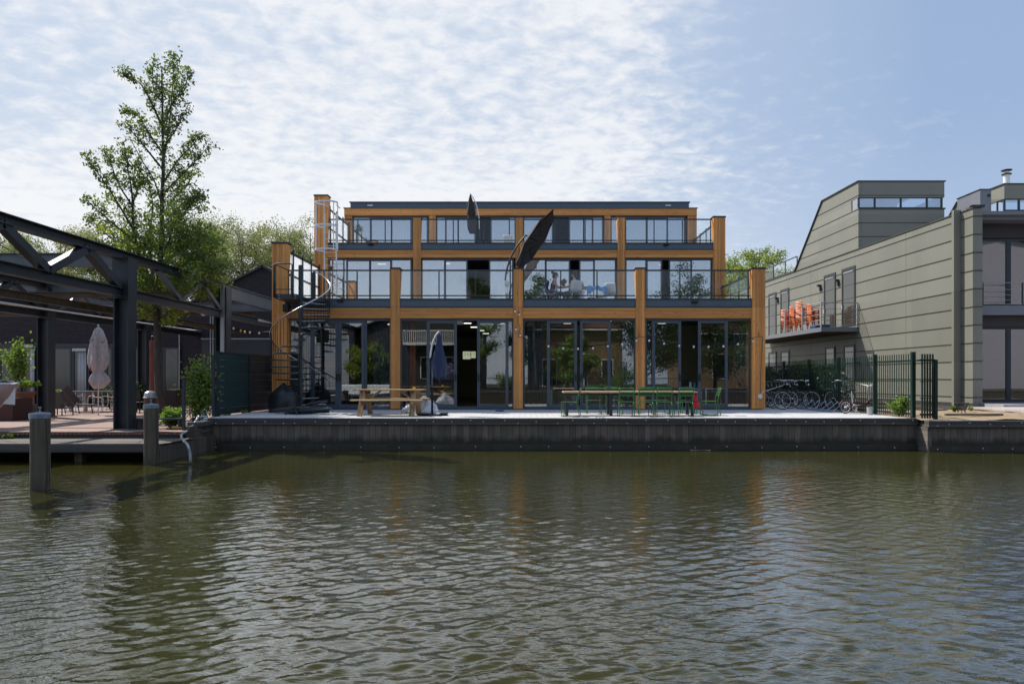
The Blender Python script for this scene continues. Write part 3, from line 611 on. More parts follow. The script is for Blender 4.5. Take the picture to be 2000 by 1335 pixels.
opening(X(1260, y1), X(1469, y1), y1, 0.0, 2.885, px2(y1, (1265, 1276, 'fixed'), (1273.5, 1330, 'leaf', 'r'), (1363, 1421, 'leaf', 'l'), (1416, 1421, 'mull'), (1421, 1464, 'fixed')), M['glass_door'])
y2 = D2+0.13
opening(X(639, y2), X(804.5, y2), y2, 3.5, 5.55, px2(y2, (642, 676, 'fixed'), (676, 679, 'mull'), (677, 724, 'leaf', 'r'), (722, 765, 'leaf', 'l'), (762, 765, 'mull'), (765, 801, 'fixed')), M['glass_up'])
opening(X(822, y2), X(1003.5, y2), y2, 3.5, 5.55, px2(y2, (825, 867, 'fixed'), (867, 871, 'mull'), (868.5, 913.5, 'leaf', 'r'), (955, 998, 'leaf', 'l'), (994, 1000, 'fixed')), M['glass_up'])
opening(X(1021, y2), X(1204.5, y2), y2, 3.5, 5.55, px2(y2, (1024, 1064, 'fixed'), (1064, 1068, 'mull'), (1065, 1113.5, 'leaf', 'r'), (1131, 1161, 'leaf', 'l'), (1158, 1162, 'mull'), (1162, 1201, 'fixed')), M['glass_up'])
opening(X(1221, y2), X(1391.5, y2), y2, 3.5, 5.55, px2(y2, (1224, 1261, 'fixed'), (1261, 1264, 'mull'), (1262, 1293, 'leaf', 'r'), (1306, 1351, 'leaf', 'l'), (1348, 1352, 'mull'), (1352, 1388, 'fixed')), M['glass_up'])
y3 = D3+0.10
opening(X(688, y3), X(836.5, y3), y3, 6.12, 8.16, px2(y3, (691, 722, 'fixed'), (722, 726, 'mull'), (724, 766, 'leaf', 'r'), (764, 804, 'leaf', 'l'), (804, 807, 'mull'), (807, 833, 'fixed')), M['glass_up'])
opening(X(851, y3), X(1008, y3), y3, 6.12, 8.16, px2(y3, (854, 869, 'fixed'), (869, 872, 'mull'), (870, 896, 'leaf', 'r'), (894, 929, 'leaf', 'r'), (958, 996, 'leaf', 'l'), (996, 1005, 'fixed')), M['glass_up'])
opening(X(1021, y3), X(1178.5, y3), y3, 6.12, 8.16, px2(y3, (1024, 1062, 'fixed'), (1062, 1065, 'mull'), (1063, 1080, 'leaf', 'r'), (1111, 1141, 'leaf', 'l'), (1139, 1158, 'leaf', 'l'), (1156, 1159, 'mull'), (1159, 1176, 'fixed')), M['glass_up'])
opening(X(1192, y3), X(1339, y3), y3, 6.12, 8.16, px2(y3, (1195, 1218, 'fixed'), (1218, 1221, 'mull'), (1219, 1265, 'leaf', 'r'), (1261, 1304, 'leaf', 'l'), (1301, 1305, 'mull'), (1305, 1336, 'fixed')), M['glass_up'])
# ------ side screens of the terraces (tall with frosted panels on the left, glass on the right)
def side_screen(x, ya, yb, z0, ztop, zmid, frosted, n=3):
    r = MB().bar((x, ya, ztop), (x, yb, ztop), 0.045, 0.07).build('side_screen', M['anthracite'], bld)
    if zmid: MB().bar((x, ya, zmid), (x, yb, zmid), 0.04, 0.06).build('rail', M['anthracite'], r)
    MB().bar((x, ya, z0+0.1), (x, yb, z0+0.1), 0.04, 0.05).build('rail', M['anthracite'], r)
    for i in range(n+1):
        yy = ya + 0.02 + (yb-ya-0.04)*i/n
        if i: MB().box(x+0.03, x+0.07, yy-0.03, yy+0.03, z0, ztop+0.12).build('screen_post', M['anthracite'], r)
        if i < n:
            y_ = ya + 0.02 + (yb-ya-0.04)*(i+1)/n
            if frosted:
                mb = MB(); ny = 9
                for j in range(ny):
                    a_ = yy+0.03 + (y_-yy-0.06)*j/ny; b_ = yy+0.03 + (y_-yy-0.06)*(j+1)/ny
                    mb.box(x-0.02-0.012*(j % 2), x-0.006-0.012*(j % 2), a_, b_, z0+0.06, ztop-0.035)
                mb.build('frosted_panel', M['frost'], r)
            else: MB().box(x-0.006, x+0.006, yy+0.03, y_-0.03, z0+0.06, ztop-0.04).build('glass_panel', M['glass_rail'], r)
    return r
side_screen(-7.82, D1+0.38, D2-0.02, 3.5, 5.16, 4.42, True, 4)
side_screen(-7.82, D2+0.38, D3-0.02, 6.12, 7.73, 6.98, True, 4)
side_screen(7.40, D1+0.38, D2-0.02, 3.5, 4.40, 0, False, 4)
side_screen(7.40, D2+0.38, D3-0.02, 6.12, 7.03, 0, False, 4)
# ceiling lamps seen through the doors
for i, (x, y) in enumerate([(-2.3, 24.0), (-2.2, 26), (-2.1, 28), (-1.95, 30.0), (-1.85, 32.0), (-3.6, 24), (-5.5, 24.4), (-5.2, 26.5), (-0.9, 24), (-0.8, 26), (1.2, 24), (1.6, 26), (4.9, 24), (5.2, 26), (3.0, 25)]):
    MB().box(x-0.14, x+0.14, y-0.05, y+0.05, 3.07, 3.098).build('ceiling_lamp', M['lamp'], bld)
for x, y in [(-3.2, 27.5), (-1.0, 27.8), (-5.8, 27.6), (1.5, 27.6), (5.4, 27.8)]:
    MB().box(x-0.16, x+0.16, y-0.05, y+0.05, 5.59, 5.618).build('ceiling_lamp', M['lamp'], bld)
MB().box(X(893, 21.9), X(904, 21.9), 21.85, 22.0, 2.72, 2.86).build('door_sensor', M['white'], bld)

# curtains
def curtain(x0, x1, y, z0, z1, mt, label, grp):
    mb = MB(); n = int((x1-x0)/0.025); vs = []
    for i in range(n+1):
        xx = x0 + (x1-x0)*i/n; d = 0.035*math.sin(i*1.15) + 0.012*math.sin(i*2.9+x0)
        vs += [(xx, y+d, z0), (xx, y+d*0.8, z1), (xx, y+d+0.008, z0), (xx, y+d*0.8+0.008, z1)]
    fs = []
    for i in range(n):
        a = 4*i; fs += [(a, a+4, a+5, a+1), (a+2, a+3, a+7, a+6), (a, a+2, a+6, a+4), (a+1, a+5, a+7, a+3)]
    mb.add(vs, fs); o = mb.build('curtain', mt, None, smooth=True)
    return tag(o, label, 'curtain', grp)
yc = 21.95; GC = 'curtains behind the ground floor doors'
curtain(X(1026, yc), X(1061, yc), yc, 0.1, 2.8, M['curtain'], 'dark blue curtain at the left end of the third ground floor bay', GC)
curtain(X(1212, yc), X(1238, yc), yc, 0.1, 2.8, M['curtain'], 'dark blue curtain at the right end of the third ground floor bay', GC)
curtain(X(1264, yc), X(1277, yc), yc, 0.1, 2.8, M['curtain'], 'narrow dark blue curtain at the left end of the fourth ground floor bay', GC)
curtain(X(1432, yc), X(1456, yc), yc, 0.1, 2.8, M['curtain'], 'dark blue curtain at the right end of the fourth ground floor bay', GC)
curtain(X(1457, yc), X(1464, yc), yc, 0.1, 2.8, M['curtainw'], 'narrow white curtain beside the right corner column', GC)
curtain(X(728, yc), X(757, yc), yc, 0.1, 2.8, M['curtain'], 'dark blue curtain left of the second timber column behind the picnic table', GC)
curtain(X(786, yc), X(800, yc), yc, 0.1, 2.8, M['curtain'], 'dark blue curtain just right of the second timber column', GC)
curtain(X(801, yc), X(812, yc), yc, 0.1, 2.8, M['orangec'], 'rust orange curtain between dark blue ones behind the picnic table end', GC)
curtain(X(986, yc), X(998, yc), yc, 0.1, 2.8, M['curtain'], 'dark blue curtain left of the middle timber column', GC)
yc = 26.25; GC = 'curtains behind the first floor windows'
curtain(X(957, yc), X(992, yc), yc, 3.55, 5.5, M['curtainw'], 'pale blind behind the first floor door left of the middle column', GC)
curtain(X(842, yc), X(866, yc), yc, 3.55, 5.5, M['curtainw'], 'pale curtain behind the first floor window in the second bay', GC)
curtain(X(1071, yc), X(1106, yc), yc, 3.55, 5.5, M['curtainl'], 'light blue curtain behind the seated woman on the first floor', GC)
curtain(X(1163, yc), X(1178, yc), yc, 3.55, 5.5, M['curtainl'], 'light blue curtain right of the open first floor door', GC)
curtain(X(1270, yc), X(1288, yc), yc, 3.55, 5.5, M['curtainl'], 'light blue curtain in the rightmost first floor bay', GC)
yc = 30.5; GC = 'curtains behind the top floor windows'
for a, b_, s_l in ((775, 802, 'top floor curtain beside the left inner column'), (855, 868, 'narrow top floor curtain in the second bay from the left'), (1025, 1045, 'top floor curtain just right of the middle column'), (1113, 1137, 'top floor curtain right of the open parasol'), (1160, 1174, 'top floor curtain left of the right inner column'), (1312, 1334, 'top floor curtain at the far right end window')):
    curtain(X(a, yc), X(b_, yc), yc, 6.15, 8.1, M['curtainl'], 'light blue ' + s_l, GC)

# interior furniture
def desk(x0, x1, y, z=0.60, label='', grp='white desks inside the ground floor'):
    t = thing('desk', label, 'desk', ((x0+x1)/2, y, 0.012), grp)
    MB().box(x0, x1, y-0.3, y+0.35, z-0.03, z).build('desk_top', M['white'], t)
    for xx in (x0+0.025, x1-0.025): MB().box(xx-0.025, xx+0.025, y-0.3, y-0.25, 0.012, z-0.031).box(xx-0.025, xx+0.025, y+0.30, y+0.35, 0.012, z-0.031).build('leg_frame', M['white'], t)
    return t
desk(X(1146, 23), X(1190, 23), 23.2, 0.66, 'white desk seen behind the third bay sliding door')
desk(X(1196, 23), X(1238, 23), 23.0, 0.66, 'white desk behind the fixed pane left of the fourth timber column')
desk(X(1322, 23), X(1362, 23), 23.1, 0.66, 'white desk in the open doorway of the fourth bay')
desk(X(1370, 23), X(1411, 23), 22.8, 0.66, 'white desk behind the right sliding door of the fourth bay')
desk(X(1076, 24), X(1122, 24), 24.5, 0.66, 'white desk at the back of the third bay below two dark office chairs')
def monitor(x, y, w, z, label):
    t = thing('monitor', label, 'monitor', (x, y, z), 'monitors on the office desks')
    MB().box(x-w/2, x+w/2, y, y+0.03, z+0.09, z+0.09+w*0.6).build('screen', M['black'], t)
    MB().box(x-0.02, x+0.02, y+0.02, y+0.05, z+0.01, z+0.2).box(x-0.1, x+0.1, y-0.05, y+0.1, z, z+0.012).build('stand', M['anthracite'], t)
monitor(X(1178, 23), 23.2, 0.42, 0.66, 'black monitor on the desk behind the third bay sliding door')
monitor(X(1338, 23), 23.2, 0.34, 0.66, 'black monitor in the open doorway of the fourth bay')
monitor(X(1090, 24), 24.5, 0.30, 0.66, 'black monitor at the back of the third bay, left one')
monitor(X(1106, 24), 24.5, 0.24, 0.66, 'small black monitor at the back of the third bay, right one')
tag(MB().lathe((X(1349, 22.9), 22.95, 0.66), [(0.045, 0), (0.045, 0.2), (0.035, 0.21)], 12).build('paper_roll', M['white']), 'white upright paper roll on the desk in the fourth bay doorway', 'roll')
tag(MB().lathe((X(1357, 22.9), 22.95, 0.66), [(0.03, 0), (0.03, 0.17), (0.015, 0.19)], 12).build('blue_bottle', M['blue']), 'light blue bottle beside the white roll on the desk', 'bottle')
# lit sign with letters, two sheets on the partition deep inside
sg = thing('window_sign', 'pale yellow-green two-part sign with dark letters seen through the open doorway', 'sign', (X(917, 30), 30, 1.6))
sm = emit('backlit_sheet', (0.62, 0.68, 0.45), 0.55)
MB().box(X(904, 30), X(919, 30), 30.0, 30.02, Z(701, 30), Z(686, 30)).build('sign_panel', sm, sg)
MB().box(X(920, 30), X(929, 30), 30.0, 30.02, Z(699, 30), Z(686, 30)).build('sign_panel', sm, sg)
GL = {'2': [[(0, .8), (.2, 1), (.7, 1), (.9, .8), (.85, .6), (0, 0), (.95, 0)]], 'A': [[(0, 0), (.5, 1), (1, 0)], [(.2, .35), (.8, .35)]], 'S': [[(.95, .85), (.7, 1), (.25, 1), (.05, .8), (.2, .58), (.8, .42), (.95, .2), (.7, 0), (.25, 0), (0, .15)]]}
for i, chx in enumerate('2AAS'):
    lx = X(906.2+5.6*i+(0.6 if i == 3 else 0), 30); m_ = MB()
    for st_l in GL[chx]:
        pl_ = [Vector((lx+a*0.085, 29.992, Z(694.0, 30)+b_*0.125)) for a, b_ in st_l]
        for p_, q_ in zip(pl_[:-1], pl_[1:]): m_.bar(p_, q_, 0.018, 0.008)
    m_.build('letter', M['black'], sg)

# ================================================================== SPIRAL STAIR
SX, SY, SR = -6.75, 20.5, 0.86
st = thing('spiral_staircase', 'dark steel spiral staircase with bright handrail at the left end of the timber building', 'staircase', (SX, SY, 0))
MB().lathe((SX, SY, 0.0), [(0.13, 0), (0.13, 0.012), (0.062, 0.013), (0.062, 4.37), (0.05, 4.39)], 16).build('centre_pole', M['anthracite'], st, smooth=False)
def ang(z): return R(z*116.9 - 322.6)
NT = 18
for i in range(1, NT):
    z = 3.47*i/NT; a0 = ang(z) - R(13); a1 = a0 + R(27); r0, r1 = 0.065, SR
    tr = MB().prism([(SX+r0*math.cos(a0), SY+r0*math.sin(a0), z-0.035), (SX+r1*math.cos(a0), SY+r1*math.sin(a0), z-0.035), (SX+r1*math.cos((a0+a1)/2), SY+r1*math.sin((a0+a1)/2), z-0.035), (SX+r1*math.cos(a1), SY+r1*math.sin(a1), z-0.035), (SX+r0*math.cos(a1), SY+r0*math.sin(a1), z-0.035)], (0, 0, 0.035)).build('tread', M['anthracite'], st)
    MB().bar((SX+r0*math.cos(a0), SY+r0*math.sin(a0), z+0.003), (SX+r1*math.cos(a0), SY+r1*math.sin(a0), z+0.003), 0.03, 0.012).build('nosing', M['galv'], tr)
hp = []
for k in range(0, 90):
    z = 3.47 * (1 - k/89.0) + 0.0
    hp.append((SX+SR*1.0*math.cos(ang(z)), SY+SR*1.0*math.sin(ang(z)), z+0.90))
MB().tube(hp, 0.019, 8).build('handrail', M['chrome'], st, smooth=True)
for i in range(1, NT):
    for j in range(3):
        z = 3.47*(i+j/3.0-0.33)/NT; a = ang(z); zt = z+0.88
        if z < 0.15: continue
        MB().tube([(SX+SR*0.985*math.cos(a), SY+SR*0.985*math.sin(a), 3.47*i/NT-0.03), (SX+SR*0.985*math.cos(a), SY+SR*0.985*math.sin(a), zt)], 0.008, 5).build('baluster', M['anthracite'], st)
lx0, lx1, ly0, ly1 = -7.36, -6.72, 20.05, 21.5
la = MB().box(lx0, lx1, ly0, ly1+0.02, 3.33, 3.47).build('landing', M['anthracite'], st)
MB().box(lx0+0.5, lx1+0.55, 20.95, ly1+0.02, 3.34, 3.465).build('landing_corner', M['anthracite'], la)
def guard(p, q, z0, z1):
    p, q = Vector(p), Vector(q); d = (q-p); L_ = d.length; d.normalize(); r = 0.07
    pts = [p+Vector((0,0,z0)), p+Vector((0,0,z1-r)), p+d*r*0.3+Vector((0,0,z1-r*0.3)), p+d*r+Vector((0,0,z1)), q-d*r+Vector((0,0,z1)), q-d*r*0.3+Vector((0,0,z1-r*0.3)), q+Vector((0,0,z1-r)), q+Vector((0,0,z0))]
    o = MB().tube(pts, 0.02, 8).build('guard_rail', M['anthracite'], la, smooth=True)
    return o
guard((lx0+0.02, ly0-0.02, 0), (lx1-0.12, ly0-0.02, 0), 3.36, 4.36); MB().bar((lx0+0.02, ly0-0.02, 3.60), (lx1-0.12, ly0-0.02, 3.60), 0.025).build('toe_rail', M['anthracite'], la)
guard((lx0-0.03, ly0+0.02, 0), (lx0-0.03, ly1-0.15, 0), 3.36, 4.36)
guard((SX+0.13, 21.34, 0), (SX+0.13, 21.48, 0), 3.47, 4.38); MB().box(SX+0.07, SX+0.2, 21.30, 21.34, 3.5, 4.3).build('gate_panel', M['anthracite'], la)
bm = MB()
for px, py in ((545, 577), (545, 582), (576, 577), (576, 582)): bm.ball(P(px, py, ly0-0.005), 0.012, 0.008, 0.012, 8, 5)
bm.build('bolts', M['galv'], la)
# grey lamp under the landing
tag(MB().box(X(554, 21.4), X(565, 21.4), 21.30, 21.48, Z(609, 21.4), Z(594, 21.4)).box(X(557, 21.4), X(562, 21.4), 21.36, 21.46, Z(594.2, 21.4), Z(588, 21.4)).build('flood_lamp', M['black'], bevel=0.01), 'black box lamp hanging under the stair landing on the left corner column', 'lamp')

# ================================================================== CAGE LADDER
ly = 25.45; LX0, LX1 = X(634, ly), X(657, ly)
ld = thing('cage_ladder', 'bright galvanised cage ladder from the first to the second terrace', 'ladder', ((LX0+LX1)/2, ly, 3.5))
for xx in (LX0, LX1): MB().box(xx-0.022, xx+0.022, ly-0.03, ly+0.03, 3.5, 7.12).build('rail', M['galv'], ld)
for i in range(13):
    z = 3.72 + i*0.245
    MB().tube([(LX0, ly, z), (LX1, ly, z)], 0.014, 6).build('rung', M['galv'], ld)
cxm = (LX0+LX1)/2 - 0.06; rr = 0.42
for z in (5.72, 6.60, 7.45):
    pts = [(LX0, ly, z)] + [(cxm+rr*math.cos(t), ly-0.30-rr*0.75*math.sin(t), z) for t in np.linspace(math.pi*1.0, 0, 15)] + [(LX1, ly, z)]
    m_ = MB()
    for a_, b_ in zip(pts[:-1], pts[1:]): m_.bar(a_, b_, 0.012, 0.06)
    m_.build('hoop', M['galv'], ld)
for t in (math.pi, math.pi*0.78, math.pi*0.5, math.pi*0.22, 0):
    xx, yy = cxm+(rr-0.01)*math.cos(t), ly-0.30-(rr-0.01)*0.75*math.sin(t)
    MB().box(xx-0.016, xx+0.016, yy-0.008, yy+0.008, 5.68, 7.48).build('cage_bar', M['galv'], ld)
for xx in (LX0, LX1): MB().bar((xx, ly, 7.45), (xx, ly+0.5, 7.45), 0.03).build('top_arm', M['galv'], ld)

# ================================================================== DECK FURNITURE
def picnic():
    y = 18.45; t = thing('picnic_table', 'pale wooden picnic table with attached benches in front of the first bays', 'picnic table', (X(758, y), y, 0))
    x0, x1 = X(695, 18.45), X(829, 18.45); top = MB()
    for k in range(5): top.box(x0, x1, y-0.36+k*0.146, y-0.36+k*0.146+0.135, 0.665, 0.70)
    top.build('table_top', M['pine'], t, bevel=0.006)
    for yy in (y-0.74, y+0.55):
        b_ = MB()
        for k in range(2): b_.box(X(687, 17.9), X(826, 17.9), yy+k*0.13-0.03, yy+k*0.13+0.09, 0.405, 0.44)
        b_.build('bench', M['pine'], t, bevel=0.006)
    for xx in (x0+0.25, x1-0.25):
        for s in (-1, 1):
            MB().bar((xx, y+s*0.62, 0.0), (xx, y+s*0.22, 0.66), 0.05, 0.13, up=(1, 0, 0)).build('leg', M['pinez'], t)
        MB().box(xx+0.027, xx+0.07, y-0.78, y+0.78, 0.315, 0.40).build('crossbar', M['pinez'], t)
        MB().box(xx+0.027, xx+0.07, y-0.34, y+0.34, 0.585, 0.66).build('crossbar', M['pinez'], t)
        sg_ = 1 if xx < X(758, y) else -1
        MB().bar((xx, y, 0.38), (xx+sg_*0.42, y, 0.655), 0.045, 0.08, up=(0, 1, 0)).build('brace', M['pinez'], t)
    return t
picnic()
tag(MB().lathe((X(809, 18.4), 18.4, 0.70), [(0.035, 0), (0.045, 0.055), (0.04, 0.055), (0.03, 0.01)], 12).build('yellow_cup', M['yellow']), 'small yellow cup on the picnic table top', 'cup')
def bag(c, r, h, name, label, mt, cat='bag'):
    m_ = MB(); rg = random.Random(3); n, k = 26, 14; vs = []; fs = []
    for i in range(k+1):
        u = i/k; rad = r*(0.85+0.25*math.sin(u*5))*(1-u**3*0.75)
        for j in range(n):
            t = 2*math.pi*j/n; q = rad*(1+0.18*math.sin(3*t+u*4)+0.10*math.sin(7*t-u*6)+rg.uniform(-0.05, 0.05))
            vs.append((c[0]+q*math.cos(t)*1.35, c[1]+q*math.sin(t)*0.7, c[2]+h*u+rg.uniform(-0.008, 0.008)))
    for i in range(k):
        for j in range(n):
            l = (j+1) % n; fs.append((i*n+j, i*n+l, (i+1)*n+l, (i+1)*n+j))
    fs.append(tuple(range(n))[::-1]); fs.append(tuple(k*n+j for j in range(n)))
    return tag(m_.add(vs, fs).build(name, mt), label, cat)
bag((X(829, 19.2), 19.2, 0), 0.23, 0.50, 'plastic_bag', 'large crumpled translucent white plastic bag behind the right end of the picnic table', M['bag'])
bag((X(800, 19.4), 19.4, 0), 0.17, 0.26, 'plastic_bag', 'smaller crumpled white plastic bag under the picnic table', M['bag'])

def cantilever_closed(name, label, base, hgt, mt, lean, can_top, can_bot, rtop, yoff=0.0, plates=True):
    """base (x,y,z); pole goes up, curved arm leans by lean, closed canopy hangs from the arm tip"""
    bx, by, bz = base; t = thing(name, label, 'parasol', base)
    zk = bz + hgt*0.68
    MB().tube([(bx, by, bz), (bx, by, zk)], 0.028, 8).build('pole', M['anthracite'], t, smooth=True)
    a = arc([(bx-0.05, by, zk-0.02), (bx-0.03+lean*0.12, by, zk+hgt*0.14), (bx+lean*0.45, by, zk+hgt*0.26), (bx+lean, by, bz+hgt)], 6)
    MB().tube(a, 0.024, 8).build('arm', M['galv'], t, smooth=True)
    MB().ball((bx-0.03, by, zk), 0.05, 0.05, 0.045, 10, 6).tube([(bx-0.03, by-0.02, zk), (bx-0.11, by-0.08, zk-0.03)], 0.012, 6).build('crank_joint', M['black'], t)
    cx = bx+lean; n = 24
    prof = []
    for i in range(13):
        u = i/12; r = rtop*(0.12 + 0.88*math.sin(min(1.0, u*1.1)*math.pi*0.5))*(1.0 if u < 0.97 else 0.97)
        prof.append((r, can_top-(can_top-can_bot)*u))
    m_ = MB(); vs = []; fs = []
    for i, (r, z) in enumerate(prof):
        for k in range(n):
            th = 2*math.pi*k/n; q = r*(1+0.22*math.cos(8*th+0.3*i))*(1+0.05*math.sin(3*th+i*0.5))
            vs.append((cx+q*math.cos(th)+0.0, by-0.02+q*math.sin(th)*0.8, z - (0.04*math.cos(4*th) if i == 12 else 0)))
    for i in range(12):
        for k in range(n):
            l = (k+1) % n; fs.append((i*n+k, (i+1)*n+k, (i+1)*n+l, i*n+l))
    fs.append(tuple(range(n))); m_.add(vs, fs)
    m_.build('canopy', mt, t, smooth=True)
    if plates:
        MB().box(bx-0.4, bx+0.42, by-0.04, by+0.04, bz+0.0, bz+0.03).box(bx-0.04, bx+0.04, by-0.4, by+0.4, bz+0.0, bz+0.028).build('cross_base', M['black'], t)
    return t
pg = cantilever_closed('cantilever_parasol', 'closed navy blue cantilever parasol standing beside the picnic table', (X(844, 18.3), 18.3, 0.0), Z(647, 18.3), M['navy'], 0.19, Z(652, 18.3), Z(737, 18.3), 0.17)
MB().box(X(857, 18), X(872, 18), 18.1, 18.5, 0.035, 0.07).build('ballast_plate', M['black'], pg, bevel=0.01)
MB().box(X(815, 18), X(838, 18), 18.0, 18.5, 0.035, 0.06).build('ballast_plate', M['black'], pg, bevel=0.01)

# long table and green chairs
yt = 18.45
t = thing('long_table', 'long narrow table with pale wooden top and dark legs surrounded by green chairs', 'table', (X(1230, yt), yt, 0))
tx0, tx1 = X(1100, 18.2), X(1361, 18.2)
tb = MB()
for k in range(4): tb.box(tx0, tx1, yt-0.36+k*0.18, yt-0.36+k*0.18+0.17, 0.605, 0.645)
tb.build('table_top', M['tabletop'], t, bevel=0.006)
for xx in (tx0+0.06, (tx0+tx1)/2-0.55, tx1-0.17):
    for yy in (yt-0.28, yt+0.28): MB().box(xx, xx+0.075, yy-0.035, yy+0.035, 0, 0.604).build('leg', M['anthracite'], t)
MB().box(tx0+0.1, tx1-0.1, yt-0.02, yt+0.02, 0.54, 0.60).build('stretcher', M['anthracite'], t)
def green_chair(name='garden_chair', label=''):
    t = thing(name, label, 'chair', (0, 0, 0), 'green metal chairs round the long table')
    w2, d2, hs, hb = 0.19, 0.19, 0.375, 0.735; r = 0.0115
    for s in (-1, 1):
        MB().tube(arc([(s*w2, -d2, hs), (s*w2*1.02, -d2-0.01, 0.05), (s*w2*1.02, -d2+0.03, 0.012), (s*w2*1.02, d2+0.04, 0.012), (s*w2*1.02, d2+0.07, 0.05), (s*w2, d2+0.0, hs)], 5), r, 6).build('side_frame', M['green'], t, smooth=True)
    MB().tube(arc([(-w2, d2, hs), (-w2, d2+0.03, hs+0.16), (-w2, d2+0.09, hb-0.04), (-w2+0.05, d2+0.10, hb), (w2-0.05, d2+0.10, hb), (w2, d2+0.09, hb-0.04), (w2, d2+0.03, hs+0.16), (w2, d2, hs)], 6), r, 6).build('back_frame', M['green'], t, smooth=True)
    s_ = MB()
    for k in range(7): s_.box(-w2-0.005, w2+0.005, -d2+k*0.057-0.02, -d2+k*0.057+0.024, hs-0.004, hs+0.008)
    s_.build('seat', M['green'], t)
    b_ = MB()
    for k, z in enumerate((0.53, 0.60, 0.665)): b_.box(-w2, w2, d2+0.045+0.022*k, d2+0.055+0.022*k, z, z+0.045)
    b_.build('backrest', M['green'], t)
    return t
gc = green_chair()
CH = [ # px centre, distance, rotation, label
 (1113, 17.78, -100, 'green metal chair at the far left end of the long table, seen from the side'),
 (1160, 19.2, 0, 'green metal chair on the building side of the long table, first from the left'),
 (1200, 19.2, 5, 'green metal chair on the building side of the long table, second from the left'),
 (1222, 17.9, 178, 'green metal chair on the water side below the middle of the long table'),
 (1257, 17.85, 186, 'green metal chair on the water side in front of the fourth timber column'),
 (1262, 19.2, -3, 'green metal chair on the building side in front of the fourth timber column'),
 (1296, 17.85, 175, 'green metal chair on the water side just right of the fourth timber column'),
 (1290, 19.2, 4, 'green metal chair on the building side just right of the fourth timber column'),
 (1335, 17.85, 182, 'green metal chair on the water side next to the red canister'),
 (1345, 19.25, -6, 'green metal chair on the building side near the right end of the long table'),
 (1385, 18.4, -95, 'green metal chair standing alone past the right end of the long table')]
for i, (px, y, rz, lb) in enumerate(CH):
    c = gc if i == 0 else copy_tree(gc)
    place(c, (X(px, y), y, 0.0), R(rz), 1.0, lb)
rc = thing('red_canister', 'red canister with white lettering hanging at the right end of the long table', 'canister', (X(1356, 18.2), 18.3, 0.30))
MB().box(X(1351, 18.3), X(1359, 18.3), 18.1, 18.2, 0.37, 0.56).build('upper_part', M['red'], rc, bevel=0.02)
MB().box(X(1350, 18.3), X(1363, 18.3), 18.08, 18.22, 0.20, 0.36).build('lower_part', M['red'], rc, bevel=0.02)

# string lights over the doors
hk = [(1014, 659), (1251, 657), (1485, 657)]; yl = 21.4
sl_ = thing('string_lights', 'string of clear bulbs sagging in front of the ground floor doors', 'string lights', (X(1251, yl), yl, Z(657, yl)))
c1 = arc([P(1014, 600, yl), P(1011, 628, yl), P(1016, 640, yl), P(1013, 655, yl), P(1024, 660, yl), P(1071, 670, yl), P(1129, 676, yl), P(1187, 671, yl), P(1230, 662, yl), P(1251, 657, yl)], 6)
c2 = arc([P(1251, 657, yl), P(1268, 660, yl), P(1326, 671, yl), P(1384, 672, yl), P(1441, 666, yl), P(1485, 657, yl), P(1489, 670, yl), P(1486, 720, yl), P(1485, 768, yl)], 6)
MB().tube(c1, 0.008, 5).tube(c2, 0.008, 5).build('cable', M['black'], sl_)
for px, py in ((1071, 676), (1100, 680), (1129, 681), (1158, 680), (1187, 676), (1215, 672), (1243, 665), (1268, 665), (1297, 671), (1326.6, 675), (1355, 677), (1384, 677), (1413, 676), (1441.5, 672), (1471, 666), (1006, 608), (1014, 614), (1008, 643), (1016, 655)):
    p = P(px, py, yl); bo = MB().ball((p.x, p.y, p.z), 0.035, 0.035, 0.04, 10, 6).build('bulb', M['bulb'], sl_, smooth=True)
    MB().lathe((p.x, p.y, p.z+0.03), [(0.017, 0), (0.017, 0.045), (0.008, 0.05)], 8).build('socket', M['black'], bo)
for px in (1251, 1485): MB().tube([P(px, 657, yl), P(px-3, 657, yl), P(px-3, 649, yl)], 0.01, 5).build('hook', M['black'], sl_)
so_ = thing('power_socket', 'round grey power socket low on the right corner column', 'socket', P(1484, 773, 21.4))
MB().lathe((0, 0, 0), [(0.075, 0), (0.075, 0.05), (0.05, 0.08)], 16).xf(Matrix.Translation(P(1484, 774, 21.5)) @ Matrix.Rotation(R(90), 4, 'X')).build('housing', M['galv'], so_)
MB().tube(arc([P(1486, 770, 21.4), P(1492, 764, 21.36), P(1505, 760, 21.4), P(1530, 752, 22.2)], 6), 0.008, 5).build('plug_cable', M['galv'], so_)
tag(MB().lathe((X(976, 20.6), 20.6, 0.0), [(0.12, 0), (0.14, 0.02), (0.13, 0.03), (0.06, 0.035), (0.02, 0.02)], 16).build('blue_dish', M['bluedk']), 'small blue dish lying on the paving left of the middle column', 'dish')

# covered grill and folded parasol with its stand
gr = thing('covered_grill', 'round grill under a black weather cover by the stair foot', 'grill', (X(548, 20.0), 20.0, 0))
m_ = MB(); n = 28; prof = [(0.40, 0.0), (0.42, 0.08), (0.41, 0.3), (0.40, 0.48), (0.35, 0.58), (0.22, 0.70), (0.10, 0.81), (0.025, 0.90), (0.01, 0.91)]; prof = [(r*0.93, z*0.96) for r, z in prof]
vs = []; rg = random.Random(4)
for i, (r, z) in enumerate(prof):
    for k in range(n):
        th = 2*math.pi*k/n; q = r*(1+0.035*math.sin(5*th+i*0.4)+rg.uniform(-0.025, 0.025)); vs.append((X(554, 20)+q*math.cos(th)*1.15, 20.0+q*math.sin(th), z))
fs = [(i*n+k, i*n+(k+1) % n, (i+1)*n+(k+1) % n, (i+1)*n+k) for i in range(len(prof)-1) for k in range(n)] + [tuple((len(prof)-1)*n+k for k in range(n))]
m_.add(vs, fs).build('cover', M['blackpl'], gr, smooth=True)
